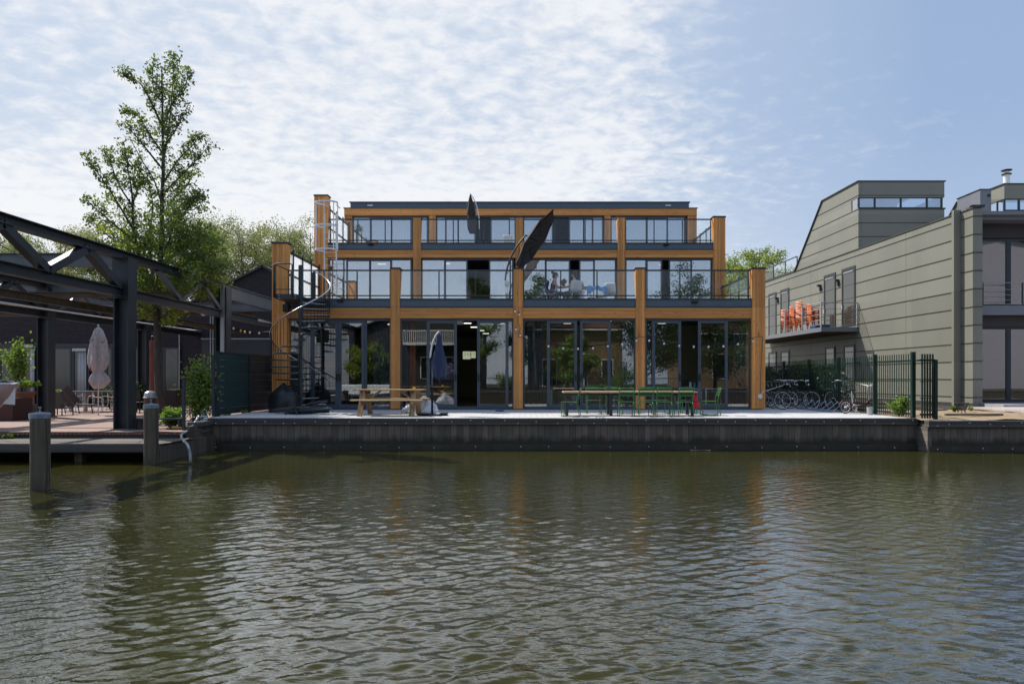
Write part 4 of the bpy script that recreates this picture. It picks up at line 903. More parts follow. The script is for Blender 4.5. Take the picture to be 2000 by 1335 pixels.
fp = thing('folded_parasol', 'black folded parasol lying on the paving at the foot of the spiral stair', 'parasol', (X(600, 18.9), 18.9, 0))
prof = []
A, B = Vector((X(524, 18.8), 18.85, 0.10)), Vector((X(640, 18.8), 18.95, 0.13))
pts = [A+(B-A)*u for u in np.linspace(0, 1, 14)]; MB().tube(pts, [0.03+0.085*math.sin(min(1, u*1.25)*math.pi*0.72) for u in np.linspace(0, 1, 14)], 12).build('canopy', M['blackpl'], fp, smooth=True)
A, B = Vector((X(575, 19.1), 19.15, 0.14)), Vector((X(637, 19.1), 19.25, 0.36))
MB().tube([A, (A+B)/2+Vector((0, 0, 0.02)), B], [0.05, 0.075, 0.03], 10).build('canopy_end', M['blackpl'], fp, smooth=True)
MB().tube([P(540, 806, 18.6), P(642, 797, 18.7)], 0.017, 8).tube([P(612, 791, 19.1), P(636, 783.5, 19.1)], 0.012, 8).build('pole', M['steelgr'], fp)
MB().tube([P(632, 797, 18.7), P(640, 795, 18.6), P(647, 797, 18.6), P(650, 804, 18.6)], 0.015, 6).build('crank', M['steelgr'], fp)
sb = thing('parasol_stand', 'black tripod parasol stand beside the folded parasol', 'parasol stand', (X(576, 18.7), 18.7, 0))
c = Vector((X(576, 18.7), 18.7, 0)); MB().tube([c+Vector((0, 0, 0.12)), c+Vector((0, 0, 0.44))], 0.022, 8).build('tube', M['anthracite'], sb)
for k in range(4):
    a = R(30+90*k); MB().bar(c+Vector((0, 0, 0.2)), c+Vector((0.26*math.cos(a), 0.26*math.sin(a), 0.015)), 0.03, 0.03).build('leg', M['black'], sb)

# ================================================================== TERRACE LEVEL 1: open parasol, people, table
def open_parasol():
    y = 23.3; t = thing('open_parasol', 'large open dark brown cantilever parasol tilted on its side on the first terrace', 'parasol', (X(987, y), y, 3.5))
    c = P(1046, 470, y); u = Vector((0.56, 0.0, 0.83)).normalized(); n = Vector((-0.80, 0.13, 0.54)); n = (n - u*n.dot(u)).normalized(); v = n.cross(u).normalized()
    Rr = 1.22; rim = []
    for k in range(8):
        a = 2*math.pi*(k+0.5)/8; rim.append(c + (u*math.cos(a) + v*math.sin(a))*Rr)
    apex = c + n*0.30; vs = [apex]; fs = []
    mid = [apex + (r-apex)*0.5 + n*0.035 for r in rim]; vs += mid + rim
    # scalloped edge points
    edge = [(rim[k]+rim[(k+1) % 8])/2 + (c-(rim[k]+rim[(k+1) % 8])/2)*0.05 for k in range(8)]; vs += edge
    for k in range(8):
        l = (k+1) % 8; fs += [(0, 1+k, 1+l), (1+k, 9+k, 17+k), (1+k, 17+k, 1+l), (1+l, 17+k, 9+l)]
    nv = len(vs); vs2 = [p - n*0.012 for p in vs]
    fs2 = [tuple(i+nv for i in f[::-1]) for f in fs]
    rimi = []
    for k in range(8):
        l = (k+1) % 8; fs2 += [(9+k, 9+k+nv, 17+k+nv, 17+k), (17+k, 17+k+nv, 9+l+nv, 9+l)]
    MB().add(vs+vs2, fs+fs2).build('canopy', M['brownc'], t)
    for k in range(8):
        MB().bar(apex - n*0.04, rim[k] - n*0.025, 0.018).build('rib', M['anthracite'], t)
        MB().bar(c - n*0.12, (apex+rim[k])/2 - n*0.03, 0.012).build('strut', M['anthracite'], t)
    MB().tube([apex+n*0.03, c-n*0.16], 0.022, 8).build('hub', M['black'], t)
    foot = P(987, 550, y)
    MB().tube(arc([P(987, 548, y), P(989, 530, y), P(997, 505, y), P(1009, 482, y), P(1022, 465, y), P(1027, 460, y), P(1033, 462, y), apex+n*0.02], 6), 0.03, 8).build('arm', M['anthracite'], t, smooth=True)
    MB().tube([P(990, 535, y), P(1014, 497, y)], 0.014, 6).tube([P(1014, 482, y), P(1014, 500, y)], 0.012, 6).build('brace', M['anthracite'], t)
    MB().tube([(foot.x+0.05, y, 3.5), (foot.x+0.05, y, foot.z)], 0.035, 8).build('pole', M['galv'], t, smooth=True)
    MB().box(foot.x-0.03, foot.x+0.12, y-0.06, y+0.06, foot.z-0.14, foot.z+0.02).build('crank_housing', M['whitepl'], t, bevel=0.015)
    MB().box(foot.x-0.35, foot.x+0.4, y-0.35, y+0.35, 3.5, 3.53).build('base_plate', M['black'], t)
open_parasol()
b3 = P(937, 489, 27.4)
t = thing('closed_parasol', 'closed black cantilever parasol on the top terrace', 'parasol', (b3.x, 27.4, 6.12))
yq = 27.4
MB().tube([(b3.x, yq, 6.12), (b3.x, yq, Z(447, yq))], 0.022, 8).build('pole', M['anthracite'], t, smooth=True)
MB().tube(arc([P(936, 448, yq), P(935.5, 425, yq), P(931, 402, yq), P(925, 388, yq), P(918, 377.5, yq)], 6), 0.02, 8).build('arm', M['galv'], t, smooth=True)
m_ = MB(); vs = []; n = 20; k_ = 16
for i in range(k_+1):
    u = i/k_; cc_ = P(917.5+4*u, 380, yq); z = Z(380+76*u, yq); r = 0.155*(0.1+math.sin(min(1, u*1.7)*math.pi*0.5))*(1.0 if u < 0.55 else (0.72 if u < 0.62 else 1.05))*(1-0.45*max(0, u-0.85)/0.15)
    for k in range(n):
        th = 2*math.pi*k/n; q = r*(1+0.2*math.cos(6*th+i*0.25)); vs.append((cc_.x+0.02+q*math.cos(th), yq+q*math.sin(th)*0.8, z))
fs = [(i*n+k, (i+1)*n+k, (i+1)*n+(k+1) % n, i*n+(k+1) % n) for i in range(k_) for k in range(n)] + [tuple(range(n))] + [tuple(k_*n+k for k in range(n))[::-1]]
m_.add(vs, fs).build('canopy', M['brownc'], t, smooth=True)
MB().box(b3.x-0.35, b3.x+0.35, yq-0.3, yq+0.3, 6.12, 6.15).build('base_plate', M['black'], t)

def shell_chair(name, label, mt, grp):
    """moulded plastic shell chair on four thin legs"""
    t = thing(name, label, 'chair', (0, 0, 0), grp); hs, w = 0.38, 0.19
    vs = []; nu, nv = 12, 8
    prof = [(-0.20, hs+0.0), (-0.12, hs-0.01), (0.0, hs-0.02), (0.10, hs-0.015), (0.16, hs+0.03), (0.19, hs+0.12), (0.205, hs+0.22), (0.215, hs+0.32), (0.22, hs+0.36)]
    for (y, z) in prof:
        for k in range(nu+1):
            s = -1+2*k/nu; ww = w*(1.0 if z < hs+0.3 else 0.93); vs.append((s*ww, y-0.05*abs(s)**2*(1 if z > hs+0.05 else 0), z+0.03*abs(s)**2.5*(1 if z < hs+0.1 else 0)))
    m1 = len(vs); vs += [(a, b_+0.006, c_-0.012) for a, b_, c_ in vs]; q = nu+1; fs = []
    for i in range(len(prof)-1):
        for k in range(nu):
            a = i*q+k; fs += [(a, a+1, a+q+1, a+q), (m1+a, m1+a+q, m1+a+q+1, m1+a+1)]
    for k in range(nu): fs += [(k, m1+k, m1+k+1, k+1), ((len(prof)-1)*q+k, (len(prof)-1)*q+k+1, m1+(len(prof)-1)*q+k+1, m1+(len(prof)-1)*q+k)]
    for i in range(len(prof)-1): fs += [(i*q, (i+1)*q, m1+(i+1)*q, m1+i*q), (i*q+nu, m1+i*q+nu, m1+(i+1)*q+nu, (i+1)*q+nu)]
    MB().add(vs, fs).build('shell', mt, t, smooth=True)
    for sx in (-1, 1):
        for sy in (-1, 1): MB().tube([(sx*0.12, sy*0.12, hs-0.03), (sx*0.19, sy*0.19, 0.0)], 0.011, 6).build('leg', M['galv'], t)
    return t
FZ = 3.5
wc = shell_chair('shell_chair', '', M['whitepl'], 'white shell chairs on the first terrace')
WCH = [(1077, 23.6, -100, 'white shell chair the woman with the hair bun sits on'), (1124, 22.9, 185, 'white shell chair with its back to the railing under the person in white'),
       (1192, 23.5, 170, 'empty white shell chair at the right end of the first terrace table'), (1172, 24.3, 10, 'white shell chair behind the light blue cloth')]
for i, (px, y, rz, lb) in enumerate(WCH):
    c = wc if i == 0 else copy_tree(wc)
    place(c, (X(px, y), y, FZ), R(rz), 1.0, lb)
c = copy_tree(wc); place(c, (X(992, 28.4), 28.4, 6.12), R(180), 1.05, 'white shell chair on the top terrace left of the middle column'); c['group'] = 'white shell chairs on the top terrace'
tt = thing('terrace_table', 'round-edged white table on the first terrace with people around it', 'table', (X(1140, 23.6), 23.6, FZ))
MB().lathe((X(1136, 23.7), 23.7, FZ), [(0.42, 0.60), (0.44, 0.615), (0.44, 0.63), (0.0, 0.632)], 28).build('table_top', M['whitepl'], tt)
MB().lathe((X(1136, 23.7), 23.7, FZ), [(0.2, 0.0), (0.2, 0.02), (0.035, 0.05), (0.03, 0.6)], 16).build('pedestal', M['whitepl'], tt)
t2 = thing('side_table', 'white table with light blue cloth next to the round terrace table', 'table', (X(1168, 23.4), 23.4, FZ))
MB().box(X(1150, 23.4), X(1182, 23.4), 23.1, 23.7, FZ+0.56, FZ+0.59).build('table_top', M['whitepl'], t2, bevel=0.01)
for px in (1153, 1180):
    for y in (23.15, 23.65): MB().tube([P(px, 600, y)*0 + Vector((X(px, y), y, FZ+0.56)), Vector((X(px, y), y, FZ))], 0.014, 6).build('leg', M['galv'], t2)
# light blue cloth draped over the table
m_ = MB(); vs = []; nx, ny = 22, 16; xa, xb = X(1148, 23.1), X(1183, 23.1)
for j in range(ny+1):
    for i in range(nx+1):
        u, v_ = i/nx, j/ny; xx = xa+(xb-xa)*u; drop = max(0, v_-0.35)/0.65
        hang = 0.33*(0.35+0.65*abs(2*u-1)**1.5)
        vs.append((xx + 0.02*math.sin(v_*9)-0.05*drop*(1-2*u), 23.42-0.34*min(1, v_/0.35)-0.03*math.sin(u*19)*drop-0.02*drop, FZ+0.6+0.03*math.sin(u*14)*(1-drop)-hang*drop))
fs = [(j*(nx+1)+i, j*(nx+1)+i+1, (j+1)*(nx+1)+i+1, (j+1)*(nx+1)+i) for j in range(ny) for i in range(nx)]
o = m_.add(vs, fs).build('blue_cloth', M['blue'], None, smooth=True); md = o.modifiers.new('thick', 'SOLIDIFY'); md.thickness = 0.01
tag(o, 'light blue plastic sheet draped over the terrace table edge', 'cloth')
bt = thing('bottle', 'red and white squeeze bottle standing on the terrace table', 'bottle', (X(1138, 23.35), 23.35, FZ+0.632))
MB().lathe((X(1138, 23.35), 23.35, FZ+0.632), [(0.035, 0), (0.038, 0.05), (0.035, 0.07)], 12).build('base', M['red'], bt)
MB().lathe((X(1138, 23.35), 23.35, FZ+0.702), [(0.034, 0), (0.034, 0.06), (0.02, 0.09), (0.01, 0.12)], 12).build('upper', M['white'], bt)
tag(MB().lathe((X(1139, 22.4), 22.4, FZ), [(0.1, 0.0), (0.1, 0.03), (0.045, 0.05), (0.04, 0.3), (0.06, 0.34)], 14).build('white_pot', M['whitepl']), 'white pedestal pot standing behind the railing below the red bottle', 'pot')
pp = thing('potted_flower', 'small potted plant with red flowers on the terrace table between the two people', 'plant', (X(1101, 23.6), 23.6, FZ+0.63))
MB().lathe((X(1101, 23.5), 23.5, FZ+0.632), [(0.04, 0), (0.055, 0.08), (0.05, 0.08), (0.04, 0.06)], 12).build('pot', M['terra'], pp)

def leaves(name, mt, pts, size, parent, seed=1, aspect=0.55, flat=0.0):
    """a cloud of folded leaf blades, one small bent blade per point"""
    r = np.random.default_rng(seed); P_ = np.array(pts, float); n = len(P_)
    if n == 0: return None
    d = r.normal(size=(n, 3)); d[:, 2] = d[:, 2]*(1-flat) - 0.15; d /= np.linalg.norm(d, axis=1)[:, None]
    e = r.normal(size=(n, 3)); e -= d*np.sum(e*d, 1)[:, None]; e /= np.linalg.norm(e, axis=1)[:, None]
    nn_ = np.cross(d, e); s = size*r.uniform(0.6, 1.35, (n, 1))
    a = P_ - d*s*0.5; c = P_ + d*s*0.5; b_ = P_ + e*s*aspect*0.5 + nn_*s*0.12; f = P_ - e*s*aspect*0.5 + nn_*s*0.12
    v = np.stack([a, b_, c, f], 1).reshape(-1, 3) - np.array(wloc(parent))
    idx = np.arange(n)*4; fc = np.stack([idx, idx+1, idx+2, idx, idx+2, idx+3], 1).reshape(-1, 3)
    me = bpy.data.meshes.new(name); me.vertices.add(len(v)); me.vertices.foreach_set('co', v.astype(np.float32).ravel())
    nf = len(fc); me.loops.add(nf*3); me.loops.foreach_set('vertex_index', fc.astype(np.int32).ravel()); me.polygons.add(nf)
    me.polygons.foreach_set('loop_start', np.arange(nf, dtype=np.int32)*3)
    try: me.polygons.foreach_set('loop_total', np.full(nf, 3, np.int32))
    except Exception: pass
    me.update(calc_edges=True); me.validate(); me.materials.append(mt)
    o = bpy.data.objects.new(name, me); COL.objects.link(o); o.parent = parent; return o
def blob_pts(c, r, n, seed=0, rz=None, hollow=0.3):
    g_ = np.random.default_rng(seed); d = g_.normal(size=(n, 3)); d /= np.linalg.norm(d, axis=1)[:, None]
    q = (hollow + (1-hollow)*g_.uniform(0, 1, (n, 1))**0.6); p = d*q*r
    if rz: p[:, 2] *= rz/r
    return p + np.array(c)
leaves('foliage', M['leafdk'], blob_pts((X(1100, 23.5), 23.5, FZ+0.80), 0.12, 120, 3), 0.07, pp, 3)
leaves('flowers', M['red'], blob_pts((X(1102, 23.5), 23.45, FZ+0.79), 0.10, 25, 4), 0.04, pp, 4)

# ------------------------------------------------------------------ people (skinned skeletons)
def skin_body(name, bones, mt, parent, sub=2):
    """bones: dict name -> (pos, radius, parentname); one continuous skinned surface"""
    keys = list(bones); o0 = wloc(parent)
    me = bpy.data.meshes.new(name)
    me.from_pydata([tuple(Vector(bones[k][0])-o0) for k in keys], [(keys.index(bones[k][2]), i) for i, k in enumerate(keys) if bones[k][2]], [])
    o = bpy.data.objects.new(name, me); COL.objects.link(o); o.parent = parent; me.materials.append(mt)
    md = o.modifiers.new('skin', 'SKIN'); md.use_smooth_shade = True
    for i, k in enumerate(keys):
        r = bones[k][1]; sv = me.skin_vertices[0].data[i]; sv.radius = (r, r) if not isinstance(r, tuple) else r; sv.use_root = (i == 0)
    ms = o.modifiers.new('sub', 'SUBSURF'); ms.levels = sub; ms.render_levels = sub
    return o
def seated(name, label, base, yaw, s, arm_reach, top_mt, low_mt, bun=True, long_hair=False):
    """sitting figure; local frame faces +x before yaw; seat height 0.45*s"""
    t = thing(name, label, 'person', base); Mx = Matrix.Translation(Vector(base)) @ Matrix.Rotation(yaw, 4, 'Z') @ Matrix.Scale(s, 4)
    def T(*p): return Mx @ Vector(p)
    B = {'pelvis': (T(0, 0, 0.53), 0.125*s, None), 'waist': (T(0.03, 0, 0.68), 0.115*s, 'pelvis'), 'chest': (T(0.05, 0, 0.86), (0.135*s, 0.115*s), 'waist'),
         'upchest': (T(0.07, 0, 0.98), 0.11*s, 'chest'), 'neck': (T(0.10, 0, 1.075), 0.052*s, 'upchest'), 'jaw': (T(0.135, 0, 1.14), 0.062*s, 'neck'), 'head': (T(0.135, 0, 1.20), (0.083*s, 0.09*s), 'jaw'), 'crown': (T(0.125, 0, 1.265), 0.078*s, 'head')}
    for sd_, q in (('l', 1), ('r', -1)):
        B['sh'+sd_] = (T(0.065, q*0.15, 0.975), 0.055*s, 'upchest'); B['el'+sd_] = (T(0.16+0.05*arm_reach, q*0.20, 0.76), 0.040*s, 'sh'+sd_)
        B['wr'+sd_] = (T(0.36+0.03*arm_reach, q*0.12, 0.755), 0.026*s, 'el'+sd_); B['pm'+sd_] = (T(0.42+0.03*arm_reach, q*0.105, 0.76), (0.034*s, 0.018*s), 'wr'+sd_)
        for f in range(4):
            ln = (0.055, 0.066, 0.06, 0.048)[f]; yy = q*(0.105+0.019*(f-1.5))
            B['fa%s%d' % (sd_, f)] = (T(0.455+0.03*arm_reach, yy, 0.758), 0.0085*s, 'pm'+sd_); B['fb%s%d' % (sd_, f)] = (T(0.455+0.03*arm_reach+ln*0.8, yy, 0.742), 0.0072*s, 'fa%s%d' % (sd_, f))
        B['th'+sd_] = (T(0.415+0.03*arm_reach, q*0.06, 0.762), 0.010*s, 'pm'+sd_); B['ti'+sd_] = (T(0.445+0.03*arm_reach, q*0.045, 0.758), 0.008*s, 'th'+sd_)
        B['hip'+sd_] = (T(0.03, q*0.10, 0.52), 0.095*s, 'pelvis'); B['kn'+sd_] = (T(0.45, q*0.11, 0.51), 0.062*s, 'hip'+sd_)
        B['ca'+sd_] = (T(0.44, q*0.11, 0.36), 0.055*s, 'kn'+sd_); B['an'+sd_] = (T(0.42, q*0.11, 0.09), 0.034*s, 'ca'+sd_); B['ft'+sd_] = (T(0.44, q*0.11, 0.04), 0.036*s, 'an'+sd_); B['to'+sd_] = (T(0.58, q*0.12, 0.03), 0.028*s, 'ft'+sd_)
    body = skin_body('body', B, M['skin'], t)
    # face
    f_ = MB()
    for q in (-1, 1): f_.ball(T(0.212, q*0.032, 1.205), 0.011*s, 0.011*s, 0.008*s, 8, 6)
    f_.build('eyes', M['black'], t, smooth=True)
    n_ = MB().ball(T(0.226, 0, 1.18), 0.013*s, 0.012*s, 0.024*s, 8, 6)
    for q in (-1, 1): n_.ball(T(0.135, q*0.088, 1.19), 0.018*s, 0.009*s, 0.028*s, 8, 6)
    n_.build('nose_and_ears', M['skin'], t, smooth=True)
    MB().ball(T(0.217, 0, 1.145), 0.008*s, 0.024*s, 0.007*s, 8, 6).build('mouth', M['red'], t, smooth=True)
    h = MB().ball(T(0.105, 0, 1.245), 0.108*s, 0.102*s, 0.095*s, 16, 10, 0.02).ball(T(0.06, 0, 1.18), 0.075*s, 0.09*s, 0.09*s, 14, 8, 0.03)
    if bun: h.ball(T(0.0, 0, 1.325), 0.055*s, 0.055*s, 0.05*s, 12, 8, 0.05)
    if long_hair: h.ball(T(0.02, 0, 1.10), 0.06*s, 0.085*s, 0.13*s, 12, 8, 0.04)
    h.build('hair', M['hair'], t, smooth=True)
    C = {'a': (T(0, 0, 0.52), 0.150*s, None), 'b': (T(0.03, 0, 0.68), 0.130*s, 'a'), 'c': (T(0.05, 0, 0.85), (0.152*s, 0.13*s), 'b'), 'd': (T(0.062, 0, 0.95), 0.118*s, 'c')}
    skin_body('top', C, top_mt, t)
    D_ = {'a': (T(0, 0, 0.52), 0.145*s, None)}
    for sd_, q in (('l', 1), ('r', -1)): D_['h'+sd_] = (T(0.05, q*0.10, 0.52), 0.108*s, 'a'); D_['k'+sd_] = (T(0.46, q*0.11, 0.515), 0.075*s, 'h'+sd_); D_['m'+sd_] = (T(0.45, q*0.11, 0.30), 0.07*s, 'k'+sd_)
    skin_body('skirt' if bun else 'trousers', D_, low_mt, t)
    return t
seated('person', 'woman with dark hair in a bun and navy dress sitting at the terrace table', (X(1079, 23.6), 23.6, FZ-0.07), R(-8), 0.92, 1.0, M['cloth_navy'], M['cloth_navy'], True)
seated('person', 'person with long dark hair and white top sitting at the terrace table', (X(1127, 23.15), 23.15, FZ-0.07), R(150), 0.90, 0.8, M['cloth_white'], M['cloth_navy'], False, True)
# dark blue jacket over the chair back
m_ = MB(); vs = []
for j in range(11):
    for i in range(9):
        u, v_ = i/8, j/10; vs.append((X(1071, 23.6)-0.02-0.05*math.sin(v_*math.pi)-0.02*math.sin(u*12), 23.4+0.42*u, FZ+0.82-0.62*v_+0.03*math.sin(u*7)))
fs = [(j*9+i, j*9+i+1, (j+1)*9+i+1, (j+1)*9+i) for j in range(10) for i in range(8)]
o = m_.add(vs, fs).build('blue_jacket', M['bluedk'], None, smooth=True); md = o.modifiers.new('thick', 'SOLIDIFY'); md.thickness = 0.04
tag(o, 'dark blue jacket hung over the back of the chair behind the woman', 'jacket')

# ================================================================== TREES
def limb(m_, pts, r0, r1, n=7, k=5):
    p = arc(pts, k); c = len(p); m_.tube(p, [r0+(r1-r0)*(i/(c-1))**0.8 for i in range(c)], n); return p
def generic_tree(name, label, base, h, w, trunk_r, leafm, barkm, nleaf, lsize, seed, cat='tree', group=None, first=0.3, airy=0.6, nb=14, lean=0.0):
    g_ = random.Random(seed); t = thing(name, label, cat, base, group); m_ = MB(); B = Vector(base)
    top = B + Vector((lean*h, 0, h*0.93)); mid = B + Vector((lean*h*0.4+g_.uniform(-.03, .03)*h, 0, h*0.5))
    tr = limb(m_, [B, B+(mid-B)*0.5, mid, (mid+top)/2, top], trunk_r, trunk_r*0.12, 9)
    centers = []
    for i in range(nb):
        u = first + (0.95-first)*i/(nb-1); o = tr[min(len(tr)-1, int(u*(len(tr)-1)))]; a = g_.uniform(0, 6.28) + i*2.4
        env = math.sin(min(1, (1-u)/(1-first)*0.85+0.18)*math.pi*0.62); L_ = w*0.5*env*g_.uniform(0.75, 1.15)
        d = Vector((math.cos(a), math.sin(a), 0)); e = o + d*L_ + Vector((0, 0, L_*g_.uniform(0.35, 0.9)))
        md = o + d*L_*0.5 + Vector((0, 0, L_*g_.uniform(0.1, 0.35)))
        q = limb(m_, [o, md, e], trunk_r*0.38*(1-u*0.6), trunk_r*0.05, 5, 4)
        for k in range(5):
            s = q[int(len(q)*(0.35+0.6*k/5))-1]; a2 = a + g_.uniform(-1.3, 1.3); l2 = L_*g_.uniform(0.25, 0.5)
            e2 = s + Vector((math.cos(a2)*l2, math.sin(a2)*l2, l2*g_.uniform(0.1, 0.9))); m_.tube([s, (s+e2)/2+Vector((0, 0, -0.04*l2)), e2], [trunk_r*0.1, trunk_r*0.06, trunk_r*0.03], 4)
            centers += [(e2, l2), ((s+e2)/2, l2*0.6)]
        centers.append((e, L_*0.3))
    m_.build('trunk', barkm, t, smooth=True)
    r = np.random.default_rng(seed); wts = np.array([max(0.2, c[1]) for c in centers])*r.uniform(0.3, 1.6, len(centers)); wts /= wts.sum(); pts = []
    for (c, l), wt in zip(centers, wts):
        k = int(nleaf*wt)
        pts.append(np.array(c)+r.normal(size=(k, 3))*np.array([1, 1, 0.7])*w*0.075*airy*(0.7+0.5*r.uniform()))
    leaves('crown', leafm, np.concatenate(pts), lsize, t, seed)
    return t
# the tall pear-like tree on the left terrace: limbs measured on the real tree, each at its own depth
TY = 20.6
def Q(px, py, dy=0.0): return P(px, py, TY+dy)
tree = thing('tall_tree', 'tall slender broadleaf tree with upright leaders growing out of the left terrace', 'tree', (X(312, TY), TY, -0.245))
m_ = MB()
def tubex(pts, r0, r1, n=7): return limb(m_, pts, r0, r1, n, 6)
LIMBS = []
base = Vector((X(313, TY), TY, -0.25))
main = tubex([base, Q(309, 700), Q(307, 610), Q(310, 560), Q(316, 470, 0.1), Q(316, 400, 0.1), Q(319, 330), Q(318, 260, -0.1), Q(317, 190), Q(316, 130)], 0.135, 0.015, 10)
m_.lathe(base, [(0.2, -0.02), (0.16, 0.08), (0.135, 0.25)], 12)
spec = [
 ([Q(316, 330), Q(330, 250, 0.2), Q(336, 180, 0.3), Q(341, 103, 0.3)], .04, 1.0),
 ([Q(317, 200), Q(300, 175, .1), Q(299, 115, .1)], .03, 1.0),
 ([Q(318, 250), Q(295, 200, -.3), Q(270, 160, -.5), Q(222, 138, -.6)], .04, 1.0),
 ([Q(318, 300), Q(292, 262, .3), Q(268, 225, .5), Q(246, 222, .5)], .035, 1.0),
 ([Q(317, 330), Q(285, 290, -.3), Q(262, 262, -.6), Q(243, 246, -.7)], .035, 1.0),
 ([Q(320, 240), Q(338, 200, -.4), Q(362, 165, -.6), Q(368, 138, -.7)], .03, 1.0),
 ([Q(318, 290), Q(345, 250, -.3), Q(368, 205, -.5)], .03, .9),
 ([Q(317, 360), Q(350, 310, .3), Q(375, 285, .5), Q(392, 262, .6)], .035, 1.0),
 ([Q(317, 380), Q(352, 345, -.2), Q(378, 318, -.4), Q(408, 285, -.6)], .035, 1.15),
 ([Q(316, 400), Q(300, 350, .4), Q(275, 310, .6), Q(255, 270, .7)], .03, .12),
 ([Q(317, 420), Q(342, 385, .5), Q(365, 360, .8), Q(380, 340, 1.0)], .035, 1.2),
 ([Q(315, 470), Q(350, 430, -.5), Q(372, 400, -.8), Q(392, 385, -1.0)], .04, 1.3),
 ([Q(313, 520), Q(360, 480, .5), Q(400, 460, .9), Q(430, 470, 1.2)], .05, 1.5),
 ([Q(311, 550), Q(365, 528, -.4), Q(405, 530, -.8), Q(438, 518, -1.1)], .05, 1.5),
 ([Q(310, 560), Q(350, 540, .9), Q(392, 505, 1.4), Q(415, 480, 1.6)], .04, 1.5),
 ([Q(310, 575), Q(280, 520, -.2), Q(262, 460, -.3), Q(258, 380, -.3), Q(250, 330, -.3), Q(243, 282, -.2)], .075, 1.3),
 ([Q(261, 450, -.3), Q(235, 405, -.5), Q(200, 350, -.6), Q(160, 298, -.6)], .04, 1.0),
 ([Q(257, 400, -.3), Q(232, 360, .1), Q(215, 315, .3), Q(205, 298, .3)], .03, .9),
 ([Q(259, 400, -.3), Q(272, 350, .2), Q(270, 310, .3)], .03, .9),
 ([Q(263, 470, -.3), Q(225, 440, -.8), Q(190, 410, -1.0), Q(163, 385, -1.2)], .035, .9),
 ([Q(268, 490, -.3), Q(225, 470, .3), Q(200, 450, .6), Q(175, 425, .8)], .035, 1.2),
 ([Q(300, 545, 0), Q(292, 470, .5), Q(298, 400, .7), Q(285, 330, .7)], .045, 1.0),
 ([Q(309, 590), Q(270, 545, .6), Q(235, 520, 1.0), Q(212, 490, 1.2)], .045, 1.3),
 ([Q(309, 600), Q(335, 570, -1.0), Q(355, 560, -1.5), Q(372, 540, -1.8)], .045, 1.3),
 ([Q(309, 600), Q(290, 575, -.7), Q(275, 560, -1.1), Q(262, 540, -1.4)], .04, 1.0),
 ([Q(313, 510), Q(330, 470, -1.0), Q(340, 440, -1.4), Q(350, 420, -1.6)], .04, 1.3),
]
g_ = random.Random(12); rr_ = np.random.default_rng(12); lp = []; lp2 = []
for pts, r0, dens in spec:
    q = tubex(pts, r0, 0.008, 6); n = len(q)
    Ltot = sum((q[i+1]-q[i]).length for i in range(n-1))
    nt_ = int(Ltot*9)
    for k in range(nt_):
        u = 0.22 + 0.78*(k+g_.random())/nt_; s = q[min(n-1, int(u*(n-1)))]
        d = (q[min(n-1, int(u*(n-1))+1)] - q[max(0, int(u*(n-1))-1)]).normalized(); a = g_.uniform(0, 6.28)
        sd_ = Vector((math.cos(a), math.sin(a), g_.uniform(-0.1, 0.7))); L_ = g_.uniform(0.16, 0.42)*(1.25 - 0.6*u)*(1.25 if dens > 1.1 else 0.9)
        e = s + (sd_*0.8 + d*0.6).normalized()*L_
        if k % 2 == 0 or dens < .5: m_.tube([s, (s+e)/2 + Vector((0, 0, 0.01)), e], [0.008, 0.006, 0.003], 3)
        cnt = int((26 if q[-1].z > 5.6 else 34)*dens*g_.uniform(0.4, 1.5))
        ps = np.array(s)[None, :] + (np.array(e)-np.array(s))[None, :]*rr_.uniform(0.35, 1.1, (cnt, 1)) + rr_.normal(size=(cnt, 3))*(0.07 if q[-1].z > 5.6 else 0.13)
        (lp2 if (q[-1].z < 4.6 and g_.random() < 0.45) else lp).append(ps)
for (px, py, rx_, rz_, ry_, n_, yel) in ((338, 515, 95, 78, 1.5, 135, .45), (300, 560, 70, 50, 1.2, 60, .45), (232, 480, 60, 50, 1.0, 36, .7), (365, 420, 38, 62, 0.8, 42, .1), (300, 470, 60, 60, 1.0, 22, .45), (315, 605, 45, 30, 0.9, 26, .6), (395, 490, 48, 50, 1.0, 44, .2), (245, 400, 35, 50, 0.6, 8, .4), (380, 540, 55, 45, 1.2, 40, .4)):
    c0 = Q(px, py)
    for k in range(n_):
        v_ = Vector((g_.gauss(0, 1), g_.gauss(0, 1), g_.gauss(0, 1))).normalized()*g_.uniform(0.25, 1)**0.5
        s = c0 + Vector((v_.x*rx_/F*TY, v_.y*ry_, v_.z*rz_/F*TY)); near = min(main, key=lambda q: (q-s).length+max(0, (q.z-s.z))*2)
        if k % 3 == 0: m_.tube([near+(s-near)*0.45+Vector((0, 0, -0.06)), near+(s-near)*0.75+Vector((0, 0, -0.02)), s], [0.01, 0.007, 0.003], 3)
        ps = np.array(s)[None, :] + rr_.normal(size=(int(g_.uniform(20, 62)), 3))*np.array([0.12, 0.12, 0.075])
        (lp2 if g_.random() < yel else lp).append(ps)
for i in range(len(main)):
    if main[i].z > 4.6:
        for _ in range(3): lp.append(np.array(main[i])[None, :] + rr_.normal(size=(14, 3))*0.16)
m_.build('trunk', M['bark'], tree, smooth=True)
leaves('crown', M['leaf'], np.concatenate(lp), 0.088, tree, 3, 0.6); leaves('crown_tips', M['leafy'], np.concatenate(lp2), 0.088, tree, 4, 0.6)

